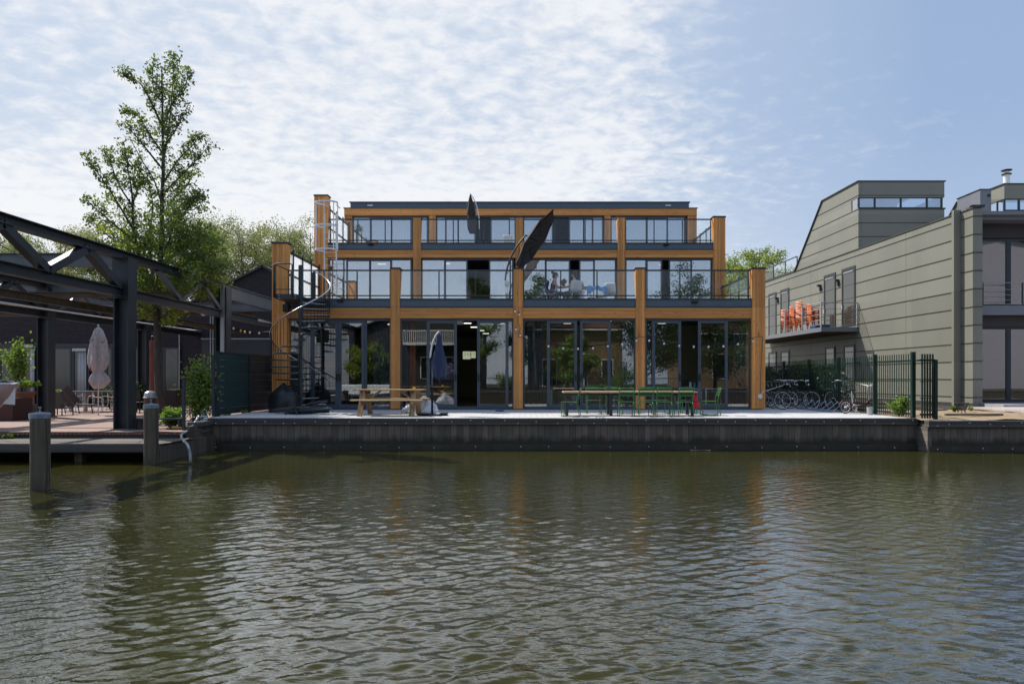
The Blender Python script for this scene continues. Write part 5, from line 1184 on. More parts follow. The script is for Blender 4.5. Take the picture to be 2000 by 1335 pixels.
G = 'trees beyond the brick building'
bt = [(-6, 452, 58, 8.5, 11), (118, 446, 66, 9.5, 12), (200, 452, 62, 8.0, 13), (392, 432, 64, 9.5, 14), (468, 440, 60, 9.0, 15), (548, 440, 62, 9.5, 16), (606, 446, 66, 9.0, 17)]
LB = ['airy olive-green tree at the far left edge behind the truss', 'airy olive-green tree behind the gap in the steel truss', 'pale yellow-green tree just left of the tall terrace tree', 'airy tree just right of the tall terrace tree crown',
      'tall thin-leaved tree above the dark brick gable, left of its peak', 'tall thin-leaved tree directly behind the dark brick gable', 'thin-leaved tree half hidden by the left end of the timber building']
for (px, py, y, w_, sd_), lb in zip(bt, LB):
    b0 = Vector((X(px, y), y, -0.3)); hh = (Z(py, y)+0.3)*1.04
    generic_tree('background_tree', lb, b0, hh, w_, 0.28, M['leaffar'], M['bark2'], 30000, 0.16, sd_, group=G, first=0.2, airy=0.62, nb=34)
G2 = 'trees between the timber building and the cladded house'
for (px, py, y, w_, sd_, lb) in ((1484, 484, 52, 5.0, 31, 'round bright green tree right of the timber building'), (1436, 512, 56, 5.5, 32, 'bright green tree half hidden behind the right corner column'), (1545, 542, 50, 3.6, 33, 'small green tree behind the roof terrace glass of the cladded house')):
    b0 = Vector((X(px, y), y, -0.3)); generic_tree('background_tree', lb, b0, (Z(py, y)+0.3)*1.07, w_, 0.2, M['leafy'], M['bark2'], 14000, 0.17, sd_, group=G2, first=0.3, airy=0.75, nb=26)

def shrub(name, label, base, rx, rz, n, size, mt, seed, stems=6, cat='shrub', group=None, zoff=0.0):
    t = thing(name, label, cat, base, group); g = random.Random(seed); m_ = MB(); pts = []; r = np.random.default_rng(seed)
    for k in range(stems):
        a = g.uniform(0, 6.28); q = g.uniform(0.2, 0.95); e = Vector(base) + Vector((math.cos(a)*rx*q, math.sin(a)*rx*q*0.7, zoff+rz*g.uniform(1.0, 1.95)))
        md = (Vector(base)+e)/2 + Vector((g.uniform(-.1, .1)*rx, 0, 0.1*rz)); p = arc([Vector(base), md, e], 5); m_.tube(p, [0.012*(1-0.7*i/len(p)) for i in range(len(p))], 4)
        kk = n//stems; tt_ = r.uniform(0.3 if zoff == 0 else 0.55, 1.05, kk); idx = (tt_*(len(p)-1)).clip(0, len(p)-1).astype(int)
        pts.append(np.array([tuple(p[i]) for i in idx]) + r.normal(size=(kk, 3))*np.array([rx*0.22, rx*0.2, rz*0.16]))
    m_.build('stem', M['bark'], t); leaves('foliage', mt, np.concatenate(pts), size, t, seed, 0.65); return t

# ================================================================== LEFT SIDE
TZ = -0.245
def hsec(m_, p, q, h, w, tf=0.018, tw=0.014, up=(0, 0, 1)):
    p, q = Vector(p), Vector(q); a, b_ = frame_of(q-p, Vector(up))
    m_.bar(p + b_*(h/2-tf/2), q + b_*(h/2-tf/2), w, tf, up); m_.bar(p - b_*(h/2-tf/2), q - b_*(h/2-tf/2), w, tf, up); m_.bar(p, q, tw, h-2*tf, up)
TX = [-9.65, -15.3]; TD = [16.45, 21.8, 27.4]
fr = thing('steel_pergola', 'large dark blue-grey steel truss frame over the left terrace reaching out over the canal', 'steel frame', (-12.4, 21, TZ))
for x in TX:
    for y in TD:
        if x < -10 and y < 17: continue
        c = MB(); hsec(c, (x, y, TZ), (x, y, 3.86), 0.36, 0.34, 0.03, 0.025, up=(1, 0, 0)); c = c.build('column', M['steeldk'], fr)
        MB().box(x-0.22, x+0.22, y-0.21, y+0.21, TZ, TZ+0.03).build('foot_plate', M['steelgr'], c)
        MB().box(x-0.19, x+0.19, y-0.19, y+0.19, 2.9, 3.88).build('head', M['steeldk'], c)
    y0, y1 = (11.2, 27.4) if x > -10 else (17.8, 31.0)
    ch = MB(); hsec(ch, (x, y0, 3.93), (x, y1 if x < -10 else 21.8, 3.93), 0.20, 0.24, 0.02, 0.02); ch.build('top_chord', M['steeldk'], fr)
    if x > -10: ch = MB(); hsec(ch, (x, 21.95, 3.78), (x, 31, 3.78), 0.46, 0.2, 0.02, 0.02); ch.build('roof_beam', M['steelgr'], fr)
    ch = MB(); hsec(ch, (x, y0, 3.04), (x, y1+2, 3.04), 0.22, 0.2, 0.02, 0.02); ch.build('bottom_chord', M['steeldk'], fr)
    yy = 16.2 if x > -10 else 21.55; k = 0; seg = 1.22
    while yy - seg > y0-0.5:
        za, zb = (3.17, 3.84) if k % 2 == 0 else (3.84, 3.17)
        d_ = MB(); d_.bar((x, yy, za), (x, yy-seg, zb), 0.17, 0.17, (1, 0, 0)); d_.build('diagonal', M['steeldk'], fr); yy -= seg; k += 1
    yy = (TD[1] if x > -10 else TD[2]) - 0.25; k = 0
    while yy - seg > (16.7 if x > -10 else 22.2):
        za, zb = (3.17, 3.84) if k % 2 == 0 else (3.84, 3.17)
        MB().bar((x, yy, za), (x, yy-seg, zb), 0.12, 0.11, (1, 0, 0)).build('diagonal', M['steelgr'], fr); yy -= seg; k += 1
for y in TD:
    c = MB(); hsec(c, (-9.78, y, 3.84), (-26, y, 3.84), 0.32, 0.18, 0.02, 0.02); c.build('cross_beam', M['steelgr'], fr)
for y in (18.9, 24.6):
    c = MB(); hsec(c, (-9.75, y, 3.3), (-26, y, 3.3), 0.16, 0.12, 0.015, 0.015); c.build('purlin', M['rusty'], fr)
c = MB(); hsec(c, (-12.4, 11.5, 3.02), (-12.4, 31, 3.02), 0.2, 0.14, 0.02, 0.02); c.build('crane_rail', M['rusty'], fr)
c = MB(); hsec(c, (-15.3, 17.8, 3.36), (-15.3, 31.5, 3.36), 0.26, 0.16, 0.02, 0.02); c.build('lower_beam', M['steeldk'], fr)
MB().box(-9.63, -9.52, 21.55, 21.62, TZ, 3.95).build('light_post', M['galvlight'], fr)
MB().tube([(-9.4, 12, 3.42), (-15, 26, 3.5)], 0.012, 5).tube([(-9.9, 13, 3.62), (-20, 22, 3.7)], 0.012, 5).build('tension_cable', M['steelgr'], fr)
tag(MB().tube([(-15.05, 17.6, 3.16), (-15.05, 31.6, 3.16)], 0.05, 10).build('awning_tube', M['white'], smooth=True), 'long light tube hanging under the steel beam of the left terrace', 'tube')
for y in (18.5, 20.4, 22.6, 25): pass
tag(MB().tube([(-9.25, 26.0, 3.0), (-9.2, 23.6, 3.0)], 0.045, 8).build('lamp_tube', M['whitepl'], smooth=True), 'short pale lamp tube under the steel beam beside the left corner column', 'lamp')
for px, py, y, lb in ((365, 604, 21, 'round white lamp under the truss right of the tall tree'), (397, 611, 23, 'round pale lamp under the truss, further back right of the tall tree')):
    tag(MB().ball(P(px, py, y), 0.09, 0.09, 0.1, 12, 8).build('globe_lamp', M['whitepl'], smooth=True), lb, 'lamp', 'globe lamps under the truss')
ls = thing('festoon_lights', 'short string of small white and yellow lamps beside the left corner column', 'string lights', P(486, 645, 22))
MB().tube(arc([P(443, 632, 22), P(460, 640, 22), P(480, 647, 22), P(500, 648, 22), P(530, 647, 21.6)], 6), 0.007, 5).build('cable', M['black'], ls)
for i, (px, py) in enumerate(((456, 640), (470, 645), (478, 647), (488, 648), (506, 649), (528, 648))):
    MB().ball(P(px, py+1, 22), 0.035, 0.035, 0.045, 8, 6).build('bulb', M['yellow'] if i == 1 else M['bulb'], ls, smooth=True)

# brick building
BY = 32.0
bb = thing('brick_building', 'low dark brick building with a pointed gable behind the left terrace', 'building', (-22, BY, TZ))
gx = X(514, BY); gz = Z(521, BY); sl__ = 0.51; xr = -8.9; xl = X(385, BY)
zR = gz-(xr-gx)*sl__; zL = gz-(gx-xl)*sl__
MB().prism([(-45, BY, TZ), (xr, BY, TZ), (xr, BY, zR), (gx, BY, gz), (xl, BY, zL), (xl-1.2, BY, zL-0.1), (X(60, BY)+2, BY, zL-0.1), (X(60, BY)+1.5, BY, 5.15), (X(20, BY), BY, 5.7), (-45, BY, 5.7)], (0, 12, 0)).build('wall', M['brickdk'], bb)
rf_ = MB(); rf_.bar((gx+0.03, BY+6, gz+0.05), (xl-0.2, BY+6, zL-0.05), 12.3, 0.1, (0, 0, 1)).bar((gx-0.03, BY+6, gz+0.052), (xr+0.3, BY+6, zR-0.1), 12.3, 0.1, (0, 0, 1)); rf_.build('roof', M['cap'], bb)
MB().box(X(395, BY), X(560, BY), BY-0.06, BY-0.002, TZ, Z(663, BY)).build('garage_door', M['steeldk'], bb)
MB().box(X(394, BY), X(561, BY), BY-0.08, BY-0.002, Z(662.5, BY), Z(660.5, BY)).build('lintel', M['galvlight'], bb)
for a, b_ in ((0, 44), (47, 70), (104, 142), (143, 176), (208, 222), (262, 290), (320, 352)):
    w_ = MB(); x0, x1 = X(a, BY), X(b_, BY); zt = Z(678, BY); w_.box(x0, x1, BY-0.08, BY-0.002, zt-0.08, zt).box(x0, x0+0.09, BY-0.08, BY-0.002, TZ, zt-0.08).box(x1-0.09, x1, BY-0.08, BY-0.002, TZ, zt-0.08)
    w_ = w_.build('window', M['anthracite'], bb); MB().box(x0+0.09, x1-0.09, BY-0.05, BY-0.03, TZ, zt-0.08).build('pane', mat('dark_glazing', (0.012, 0.013, 0.016), 0.12, spec=0.8) if a == 0 else bpy.data.materials['dark_glazing'], w_)
MB().box(-45, X(230, BY), BY-0.05, BY-0.003, Z(678, BY)+0.01, Z(671, BY)).build('lintel', M['steeldk'], bb)
for a, b_, py, lb in ((47, 70, 676, 'left'), (146, 173, 683, 'right')): MB().box(X(a, BY), X(b_, BY), BY-0.2, BY-0.09, Z(py+2.5, BY), Z(py-2.5, BY)).build('blind_box', M['galvlight'], bb)
def drape(x0, x1, y, z0, z1, mt, label): curtain(x0, x1, y, z0, z1, mt, label, 'curtains at the brick building')
drape(X(155, BY), X(172, BY), BY-0.13, TZ+0.05, Z(686, BY), M['curtainw'], 'pale curtain at the glass door left of the closed pale parasol')
drape(X(62, BY), X(70, BY), BY-0.13, TZ+0.05, Z(681, BY), M['curtainw'], 'narrow pale curtain left of the second steel column')
for px in (350, 411, 416): MB().tube([P(px, 792, BY-0.1), P(px, 612, BY-0.1)], 0.03, 6).build('down_pipe', M['galvlight'], bb)

# jetty, retaining walls, mooring posts
jt = thing('wooden_jetty', 'low weathered wooden jetty along the front of the left terrace', 'jetty', (-20, 15, -0.53))
b_ = MB(); y = 14.3
rj = random.Random(2)
while y < 15.74: b_.box(-40, -7.66, y, y+0.135, -0.425, -0.383+rj.uniform(-0.004, 0.004)); y += 0.147
b_.build('boards', M['jetty'], jt)
MB().box(-40, -7.64, 14.24, 14.30, -0.545, -0.386).build('edge_beam', M['capbeam'], jt)
for x in np.arange(-38, -7.6, 1.9): MB().box(x-0.08, x+0.08, 14.5, 14.66, -1.4, -0.43).build('pile', M['pileold'], jt)
tb_ = thing('terrace_edging', 'dark red brick edging of the left terrace above the jetty', 'edging', (-20, 15.78, -0.6))
MB().box(-40, -8.0, 15.72, 15.80, -0.6, -0.30).build('edge_face', M['bfdark'], tb_); MB().box(-40, -7.9, 15.68, 15.86, -0.30, -0.238).build('edge_course', brick('red_edge_brick', (0.2, 0.09, 0.07), (0.28, 0.13, 0.1), (0.08, 0.06, 0.05), 1.0, 0.1, 0.12), tb_)
MB().box(-7.78, -7.66, 14.3, 16.9, -1.4, -0.40).box(-7.86, -7.76, 15.8, 17.0, -0.398, -0.12).build('retaining_planks', planks('retaining_boards', (0.1, 0.08, 0.06), 'Y', 0.2), tag(thing('retaining_wall', 'dark plank retaining wall running from the jetty to the main quay', 'retaining wall', (-7.72, 15.6, -0.8)), None))
tag(MB().box(-8.02, -7.70, 16.2, 16.95, -0.15, -0.05).box(-7.99, -7.74, 16.3, 16.94, -0.31, -0.26).build('edge_timber', M['capbeam']), 'stacked dark timber beams beside the watering cans at the quay corner', 'timber')
for px, y, lb in ((78, 10.87, 'large weathered timber mooring post in the water at the far left'), (295, 14.05, 'weathered timber mooring post in front of the jetty end')):
    x = X(px, y); t = thing('mooring_post', lb, 'mooring post', (x, y, WZ), 'mooring posts in the canal'); zt = 0.42 if y < 12 else 0.44
    m_ = MB(); n = 20; vs = []; fs = []; rg = random.Random(int(px)); rows = 16
    for i in range(rows+1):
        z = -1.5 + (zt+1.5)*i/rows
        for k in range(n):
            th = 2*math.pi*k/n; r = 0.143*(1+0.035*math.sin(3*th+z*2)+rg.uniform(-.012, .012))*(1.0+0.02*math.sin(z*5))*(1.0-0.04*(i/rows)); vs.append((x+r*math.cos(th), y+r*math.sin(th), z))
    for i in range(rows):
        for k in range(n): l = (k+1) % n; fs.append((i*n+k, i*n+l, (i+1)*n+l, (i+1)*n+k))
    fs.append(tuple(rows*n+k for k in range(n))); m_.add(vs, fs).build('pile', M['pileold'], t, smooth=True)
    MB().lathe((x, y, zt-0.06), [(0.148, 0), (0.15, 0.07), (0.135, 0.085), (0.03, 0.10), (0.012, 0.11), (0.012, 0.15), (0.022, 0.16), (0.022, 0.18), (0.0, 0.185)], 20).build('zinc_cap', M['zinc'], t)

# green screen fence
for (ya, yb, xa, xb, lb, sh) in ((18.35, 20.25, -8.32, -8.22, 'dark green screen panel nearest the canal beside the climbing shrub', 0), (20.3, 21.95, -8.2, -8.12, 'dark screen panel between the green panel and the timber building', 1)):
    t = thing('screen_fence', lb, 'fence panel', (xa, (ya+yb)/2, -0.02), 'screen fence panels left of the stair')
    m_ = MB(); nb_ = 9; zt = 1.69
    for k in range(nb_):
        z0 = 0.0 + zt*k/nb_; m_.bar((xa+0.012*(k % 2), ya+0.04, z0+zt/nb_/2), (xb+0.012*(k % 2), yb-0.04, z0+zt/nb_/2), 0.03, zt/nb_-0.008)
    m_.build('panel_boards', M['grnpanel'] if sh == 0 else M['steeldk'], t)
    MB().bar((xa, ya, -0.2), (xa, ya, zt+0.03), 0.06).build('post', M['anthracite'], t); MB().bar((xb, yb, -0.2), (xb, yb, zt+0.03), 0.06).build('post', M['anthracite'], t)
    MB().bar((xa, ya, zt+0.01), (xb, yb, zt+0.01), 0.05, 0.03).build('top_rail', M['anthracite'], t)
# trellis posts with climbing shrub
for px, y, z1, lb in ((359, 16.3, 0.95, 'thin dark steel post at the terrace corner left of the climbing shrub'), (417, 17.6, 1.6, 'thin dark steel post right of the climbing shrub')):
    x = X(px, y); tag(MB().box(x-0.03, x+0.03, y-0.03, y+0.03, -0.35, z1).build('steel_post', M['anthracite']), lb, 'post')
def P0(px, y, z=TZ): return (X(px, y), y, z)
t = shrub('climbing_shrub', 'leafy climbing shrub with sunlit yellow-green tips between two thin posts', P0(390, 18.2), 0.48, 0.88, 3800, 0.085, M['leafg'], 5, 22)
shrub('low_shrub', 'low bright green leafy plant at the foot of the tall tree', P0(332, 16.9), 0.30, 0.26, 1000, 0.10, M['leafg'], 6, 10)
shrub('weed_tuft', 'small green weeds growing at the edge of the jetty and terrace', P0(12, 15.6, -0.38), 0.25, 0.06, 120, 0.05, M['leafg'], 8, 5)
shrub('weed_tuft', 'yellow-green weeds at the foot of the green screen fence', P0(444, 18.3, -0.05), 0.12, 0.05, 90, 0.045, M['leafy'], 9, 4)
shrub('weed_tuft', 'yellow-green weeds at the foot of the screen joint further back', P0(478, 19.6, -0.03), 0.16, 0.06, 110, 0.045, M['leafy'], 10, 4)
shrub('ivy_strip', 'thin climbing green leaves in the gap between screen fence and corner column', P0(529, 22.1, 0.3), 0.06, 0.75, 260, 0.06, M['leafy'], 19, 3)
# bench behind the mooring post, watering cans, hose, cloth
bn = thing('low_bench', 'low dark metal bench behind the mooring post near the shrub', 'bench', P0(312, 16.9))
MB().box(X(268, 16.6), X(356, 16.6), 16.5, 16.8, -0.01, 0.03).build('seat', M['anthracite'], bn)
for px in (271, 352): MB().box(X(px, 16.6)-0.025, X(px, 16.6)+0.025, 16.52, 16.78, TZ, -0.012).build('leg', M['anthracite'], bn)
def can(px, y, s, lb, mt):
    x = X(px, y); t = thing('watering_can', lb, 'watering can', (x, y, -0.245+0.05), 'watering cans'); z = -0.20
    MB().lathe((x, y, z), [(0.08*s, 0), (0.085*s, 0.01), (0.075*s, 0.2*s), (0.06*s, 0.215*s)], 16).build('body', mt, t)
    MB().tube(arc([(x-0.07*s, y, z+0.17*s), (x-0.04*s, y, z+0.32*s), (x+0.04*s, y, z+0.33*s), (x+0.08*s, y, z+0.12*s)], 6), 0.009, 6).build('handle', mt, t)
    MB().tube([(x+0.07*s, y, z+0.05), (x+0.16*s, y-0.03, z+0.17*s), (x+0.21*s, y-0.04, z+0.2*s)], [0.016, 0.012, 0.02], 8).build('spout', mt, t)
can(399, 17.4, 1.15, 'grey-green watering can next to the post, the right one of two', M['galvlight']); can(381, 17.2, 1.0, 'dark watering can lower left of the grey-green one', M['steeldk'])
tag(MB().tube(arc([P(388, 812, 16.6), P(380, 826, 16.3), P(368, 840, 15.9), P(355, 848, 15.2), (X(356, 14.9), 14.9, -0.33), P(366, 868, 14.15), P(371, 884, 14.1), P(372, 902, 14.1)], 6), 0.028, 8).build('hose', M['galvlight'], smooth=True), 'grey corrugated hose hanging over the retaining wall into the water', 'hose')
tag(MB().tube(arc([P0(334, 16.7, -0.22), P0(345, 16.5, -0.20), P0(360, 16.6, -0.22), P0(372, 16.8, -0.2), P0(362, 17.0, -0.21), P0(345, 16.9, -0.22)], 6), 0.03, 8).build('yellow_hose', mat('dull_yellow', (0.5, 0.33, 0.06), 0.6), smooth=True), 'dull yellow hose coil on the terrace behind the thin post', 'hose')
# mushroom bollard lamp
bl = thing('bollard_lamp', 'bollard lamp with a pale domed cap behind the second mooring post', 'bollard lamp', P0(293, 18.2)); x, y = X(293, 18.2), 18.2
MB().lathe((x, y, TZ), [(0.15, 0), (0.15, 0.72)], 20).build('body', mat('dull_red_brown', (0.10, 0.045, 0.035), 0.6), bl)
MB().lathe((x, y, TZ+0.72), [(0.17, 0), (0.175, 0.012), (0.15, 0.02), (0.14, 0.1), (0.13, 0.14), (0.08, 0.175), (0.0, 0.19)], 24).build('cap', M['galvlight'], bl, smooth=False)
pc = thing('rusty_flue', 'tall rusty red pipe with dark cap just left of the tall tree trunk', 'pipe', P0(298, 25)); x, y = X(298, 25), 25
MB().lathe((x, y, TZ), [(0.11, 0), (0.10, 2.62)], 14).build('pipe', mat('rust_red', (0.22, 0.07, 0.05), 0.75, var=0.3), pc); MB().lathe((x, y, TZ+2.63), [(0.05, 0), (0.05, 0.14), (0.02, 0.16)], 10).build('top_cap', M['black'], pc)

# closed pale parasol on the terrace
cp = thing('closed_parasol', 'closed pale grey-pink parasol tied at its lower end on the left terrace', 'parasol', P0(193, 23)); x, y = X(192, 23), 23
MB().tube([(x, y, TZ), (x, y, 2.78)], 0.022, 8).ball((x, y, 2.77), 0.035).build('pole', M['whitepl'], cp)
def folds(prof, cx, cy, nf, amp, name, mt, par, n=48, seed=1):
    vs = []; rg = random.Random(seed); ph = rg.uniform(0, 6)
    for i, (r, z) in enumerate(prof):
        for k in range(n):
            th = 2*math.pi*k/n; q = r*(1+amp*math.cos(nf*th+ph+0.25*i)+0.5*amp*math.cos((nf+3)*th-0.6*i)); vs.append((cx+q*math.cos(th), cy+q*math.sin(th), z+(0.03*math.cos(nf*th) if i == len(prof)-1 else 0)))
    fs = [(i*n+k, (i+1)*n+k, (i+1)*n+(k+1) % n, i*n+(k+1) % n) for i in range(len(prof)-1) for k in range(n)] + [tuple(range(n)), tuple((len(prof)-1)*n+k for k in range(n))[::-1]]
    return MB().add(vs, fs).build(name, mt, par, smooth=True)
folds([(0.05, 2.70), (0.13, 2.62), (0.19, 2.42), (0.25, 2.24)], x, y, 4, 0.2, 'top_flap', M['pinkc'], cp)
folds([(0.17, 2.40), (0.22, 2.1), (0.25, 1.75), (0.25, 1.5), (0.21, 1.32), (0.14, 1.22), (0.155, 1.18), (0.24, 1.02), (0.27, 0.92), (0.21, 0.78), (0.12, 0.66)], x, y, 5, 0.24, 'canopy', M['pinkc'], cp, seed=3)
MB().ball((x-0.13, y-0.19, 1.32), 0.05, 0.02, 0.07, 8, 6).build('red_print', M['red'], cp)
# sun lounger, table, chairs
lo = thing('sun_lounger', 'dark brown sun lounger with raised back beside the second steel column', 'sun lounger', P0(140, 24.2)); y = 24.2
def PP(px, z, yy=24.2): return Vector((X(px, yy), yy, z))
for dy in (-0.25, 0.25):
    MB().tube([PP(184, 0.04, y+dy), PP(146, 0.06, y+dy), PP(122, 0.56, y+dy)], 0.02, 6).build('side_rail', M['anthracite'], lo)
    for px in (178, 152, 125): MB().tube([PP(px, 0.05, y+dy), PP(px+3, TZ, y+dy)], 0.018, 6).build('leg', M['anthracite'], lo)
MB().bar(PP(184, 0.06, y), PP(146, 0.07, y), 0.5, 0.02).build('seat', mat('brown_mesh', (0.06, 0.04, 0.035), 0.8), lo); MB().bar(PP(146, 0.07, y), PP(122, 0.57, y), 0.5, 0.02, (0, 1, 0)).xf(Matrix.Identity(4)).build('backrest', bpy.data.materials['brown_mesh'], lo)
bk = thing('lounge_chair', 'dark lounge chair seen from behind in front of the second steel column', 'chair', P0(112, 22.8)); y = 22.8
b_ = MB(); b_.add([tuple(PP(94, 0.53, y)), tuple(PP(119, 0.53, y)), tuple(PP(126, 0.0, y-0.3)), tuple(PP(103, 0.0, y-0.3)), tuple(PP(94, 0.53, y)+Vector((0, .03, 0))), tuple(PP(119, 0.53, y)+Vector((0, .03, 0))), tuple(PP(126, 0.0, y-0.27)), tuple(PP(103, 0.0, y-0.27))], [(0, 1, 2, 3), (4, 7, 6, 5), (0, 4, 5, 1), (1, 5, 6, 2), (2, 6, 7, 3), (3, 7, 4, 0)]); b_.build('backrest', bpy.data.materials['brown_mesh'], bk)
MB().box(X(100, y), X(128, y), y-0.25, y+0.4, -0.02, 0.01).build('seat', bpy.data.materials['brown_mesh'], bk)
for px in (98, 129):
    for yy in (y-0.2, y+0.35): MB().tube([Vector((X(px, y), yy, 0.12)), Vector((X(px, y), yy, TZ))], 0.02, 6).build('leg', M['anthracite'], bk)
    MB().box(X(px, y)-0.03, X(px, y)+0.03, y-0.25, y+0.38, 0.12, 0.15).build('armrest', M['anthracite'], bk)
tt_ = thing('terrace_table', 'long grey table on the left terrace behind the sun lounger', 'table', P0(182, 25.6)); y = 25.6
MB().box(X(132, y), X(238, y), y-0.45, y+0.45, Z(765.5, y), Z(763, y)).build('table_top', M['steelgr'], tt_)
for px in (167, 232, 138): MB().box(X(px, y)-0.04, X(px, y)+0.04, y-0.05, y+0.05, TZ, Z(765.6, y)).build('leg', M['galvlight'], tt_)
def bistro(lb=''):
    t = thing('armchair', lb, 'chair', (0, 0, 0), 'aluminium armchairs at the left terrace table')
    MB().box(-0.19, 0.19, -0.19, 0.19, 0.37, 0.385).build('seat', bpy.data.materials['brown_mesh'], t)
    MB().box(-0.17, 0.17, 0.19, 0.205, 0.46, 0.70).build('backrest', mat('tan_weave', (0.28, 0.12, 0.05), 0.7), t)
    for s in (-1, 1):
        MB().tube(arc([(s*0.2, -0.21, 0.0), (s*0.2, -0.18, 0.38), (s*0.23, -0.17, 0.54), (s*0.23, 0.1, 0.56), (s*0.19, 0.2, 0.60)], 4), 0.011, 6).build('front_leg_and_arm', M['galv'], t); MB().tube([(s*0.19, 0.24, 0.0), (s*0.18, 0.18, 0.38), (s*0.18, 0.2, 0.72)], 0.011, 6).build('rear_leg', M['galv'], t)
    return t
bc = bistro()
for i, (px, y, rz, lb) in enumerate(((200, 24.9, 78, 'tan backed aluminium armchair in front of the table below the pale parasol'), (148, 25.2, 170, 'aluminium armchair on the near side of the table left of the parasol'), (166, 26.5, 5, 'aluminium armchair behind the table left of the parasol'), (218, 26.5, -5, 'aluminium armchair behind the table right of the parasol'), (226, 25.0, 100, 'aluminium armchair partly hidden by the near steel column'))):
    c = bc if i == 0 else copy_tree(bc); place(c, (X(px, y), y, TZ), R(rz), 1.0, lb)
wch = thing('wooden_chair', 'dark wooden chair right of the near steel column', 'chair', P0(272, 24.5)); y = 24.5
for px in (261, 279):
    for yy in (y-0.2, y+0.2): MB().tube([Vector((X(px, y), yy, TZ)), Vector((X(px, y), yy, 0.18 if yy > y else 0.6))], 0.022, 6).build('leg', M['brownc'], wch)
MB().box(X(259, y), X(281, y), y-0.22, y+0.22, 0.12, 0.15).build('seat', M['brownc'], wch); MB().box(X(260, y), X(280, y), y-0.23, y-0.21, 0.25, 0.60).build('backrest', M['brownc'], wch)

# plants and pots
def pot(px, y, z, r, h, mt, name, lb, cat='pot', n=18):
    return tag(MB().lathe((X(px, y), y, z), [(r*0.72, 0), (r*0.98, h*0.85), (r*1.06, h*0.86), (r*1.06, h), (r*0.95, h), (r*0.9, h*0.9)], n).build(name, mt), lb, cat)
yb = 20.2
tag(MB().box(X(-5, yb), X(45, yb), yb-0.4, yb+0.4, TZ, Z(778, yb-0.4)).build('planter_box', mat('red_brown_boards', (0.07, 0.03, 0.025), 0.7), bevel=0.02), 'dark red-brown planter box behind the boat bow', 'planter')
tag(MB().lathe((X(57, 21), 21.0, TZ), [(0.15, 0), (0.19, 0.15), (0.2, 0.3), (0.19, 0.42), (0.17, 0.45)], 18).build('barrel', mat('grey_barrel', (0.12, 0.11, 0.08), 0.7)), 'weathered grey barrel between planter box and steel column', 'barrel')
pot(49, 20.6, TZ+0.455, 0.26, 0.38, M['terra'], 'terracotta_pot', 'large terracotta pot with bright fern on top of the barrel and box')
shrub('fern', 'bright green fern growing in the large terracotta pot', (X(51, 20.6), 20.6, Z(757, 20.6)), 0.34, 0.10, 700, 0.10, M['leafg'], 21, 12, 'plant')
shrub('sapling', 'young sapling with yellow-green leaves on thin stems left of the steel column', (X(33, 21.5), 21.5, Z(752, 21.5)), 0.48, 0.72, 1100, 0.095, M['leafg'], 22, 14, 'plant')
shrub('conifer_bush', 'low dark green bush behind the terracotta pot at the left edge', (X(5, 21.5), 21.5, Z(760, 21.5)), 0.5, 0.16, 700, 0.09, M['leafcon'], 23, 12, 'plant')
tag(MB().tube([P(45.5, 740, 22), P(45.5, 665, 22)], 0.018, 6).build('thin_pole', M['steelgr']), 'thin grey pole beside the sapling', 'pole')
pot(122, 26.3, 0.15, 0.13, 0.2, M['terra'], 'flower_pot', 'small terracotta pot on the table behind the lounge chair')
shrub('pot_plant', 'small plant in the pot behind the lounge chair', (X(122, 26.3), 26.3, 0.36), 0.22, 0.1, 260, 0.08, M['leafg'], 24, 8, 'plant')
shrub('dark_bush', 'dark green bush behind the table under the pale parasol', P0(214, 27.5), 0.55, 0.5, 900, 0.1, M['leafdk'], 25, 12); shrub('dark_bush', 'dark green bush between the near steel column and the tree trunk', P0(262, 27.0), 0.4, 0.55, 700, 0.1, M['leafdk'], 26, 12)
tag(MB().box(X(322, 27), X(352, 27), 26.7, 27.3, TZ, 0.55).build('wooden_cabinet', mat('cabinet_boards', (0.035, 0.022, 0.018), 0.7), bevel=0.02), 'dark wooden cabinet behind the tall tree trunk', 'cabinet')
# boat bow on the terrace edge
bo = thing('rowing_boat', 'pale pinkish boat bow with white gunwale at the left edge of the terrace', 'boat', P0(-10, 16.8)); y = 17.0; secs = []
tip = P(35, 749, y)
m_ = MB(); vs = []; n_ = 9; ns = 12
for i in range(ns+1):
    u = i/ns; xx = tip.x - 2.6*u; hw = 0.62*math.sin(min(1, u*1.3)*math.pi/2)**0.8+0.01; zt = tip.z-0.04*u; zk = tip.z - 0.06 - 0.70*min(1, (u*3.6))**0.8
    for k in range(n_):
        s = -1+2*k/(n_-1); vs.append((xx-0.0, y+s*hw, zt-(zt-zk)*(1-abs(s)**2.2)))
fs = [(i*n_+k, i*n_+k+1, (i+1)*n_+k+1, (i+1)*n_+k) for i in range(ns) for k in range(n_-1)]
o = m_.add(vs, fs).build('hull', mat('pale_pink_hull', (0.42, 0.30, 0.27), 0.4), bo, smooth=True); md = o.modifiers.new('t', 'SOLIDIFY'); md.thickness = 0.03
for s in (0, n_-1): MB().tube([Vector(vs[i*n_+s]) for i in range(ns+1)], 0.035, 6).build('gunwale', M['white'], bo, smooth=True)
MB().add([tuple(tip+Vector((-0.03, -0.05, -0.08))), tuple(tip+Vector((-0.04, -0.05, -0.52))), tuple(tip+Vector((-0.35, -0.05, -0.5))), tuple(tip+Vector((-0.03, -0.04, -0.08))), tuple(tip+Vector((-0.04, -0.04, -0.52))), tuple(tip+Vector((-0.35, -0.04, -0.5)))], [(0, 1, 2), (3, 5, 4), (0, 3, 4, 1), (1, 4, 5, 2), (2, 5, 3, 0)]).build('bow_flap', M['whitepl'], bo)
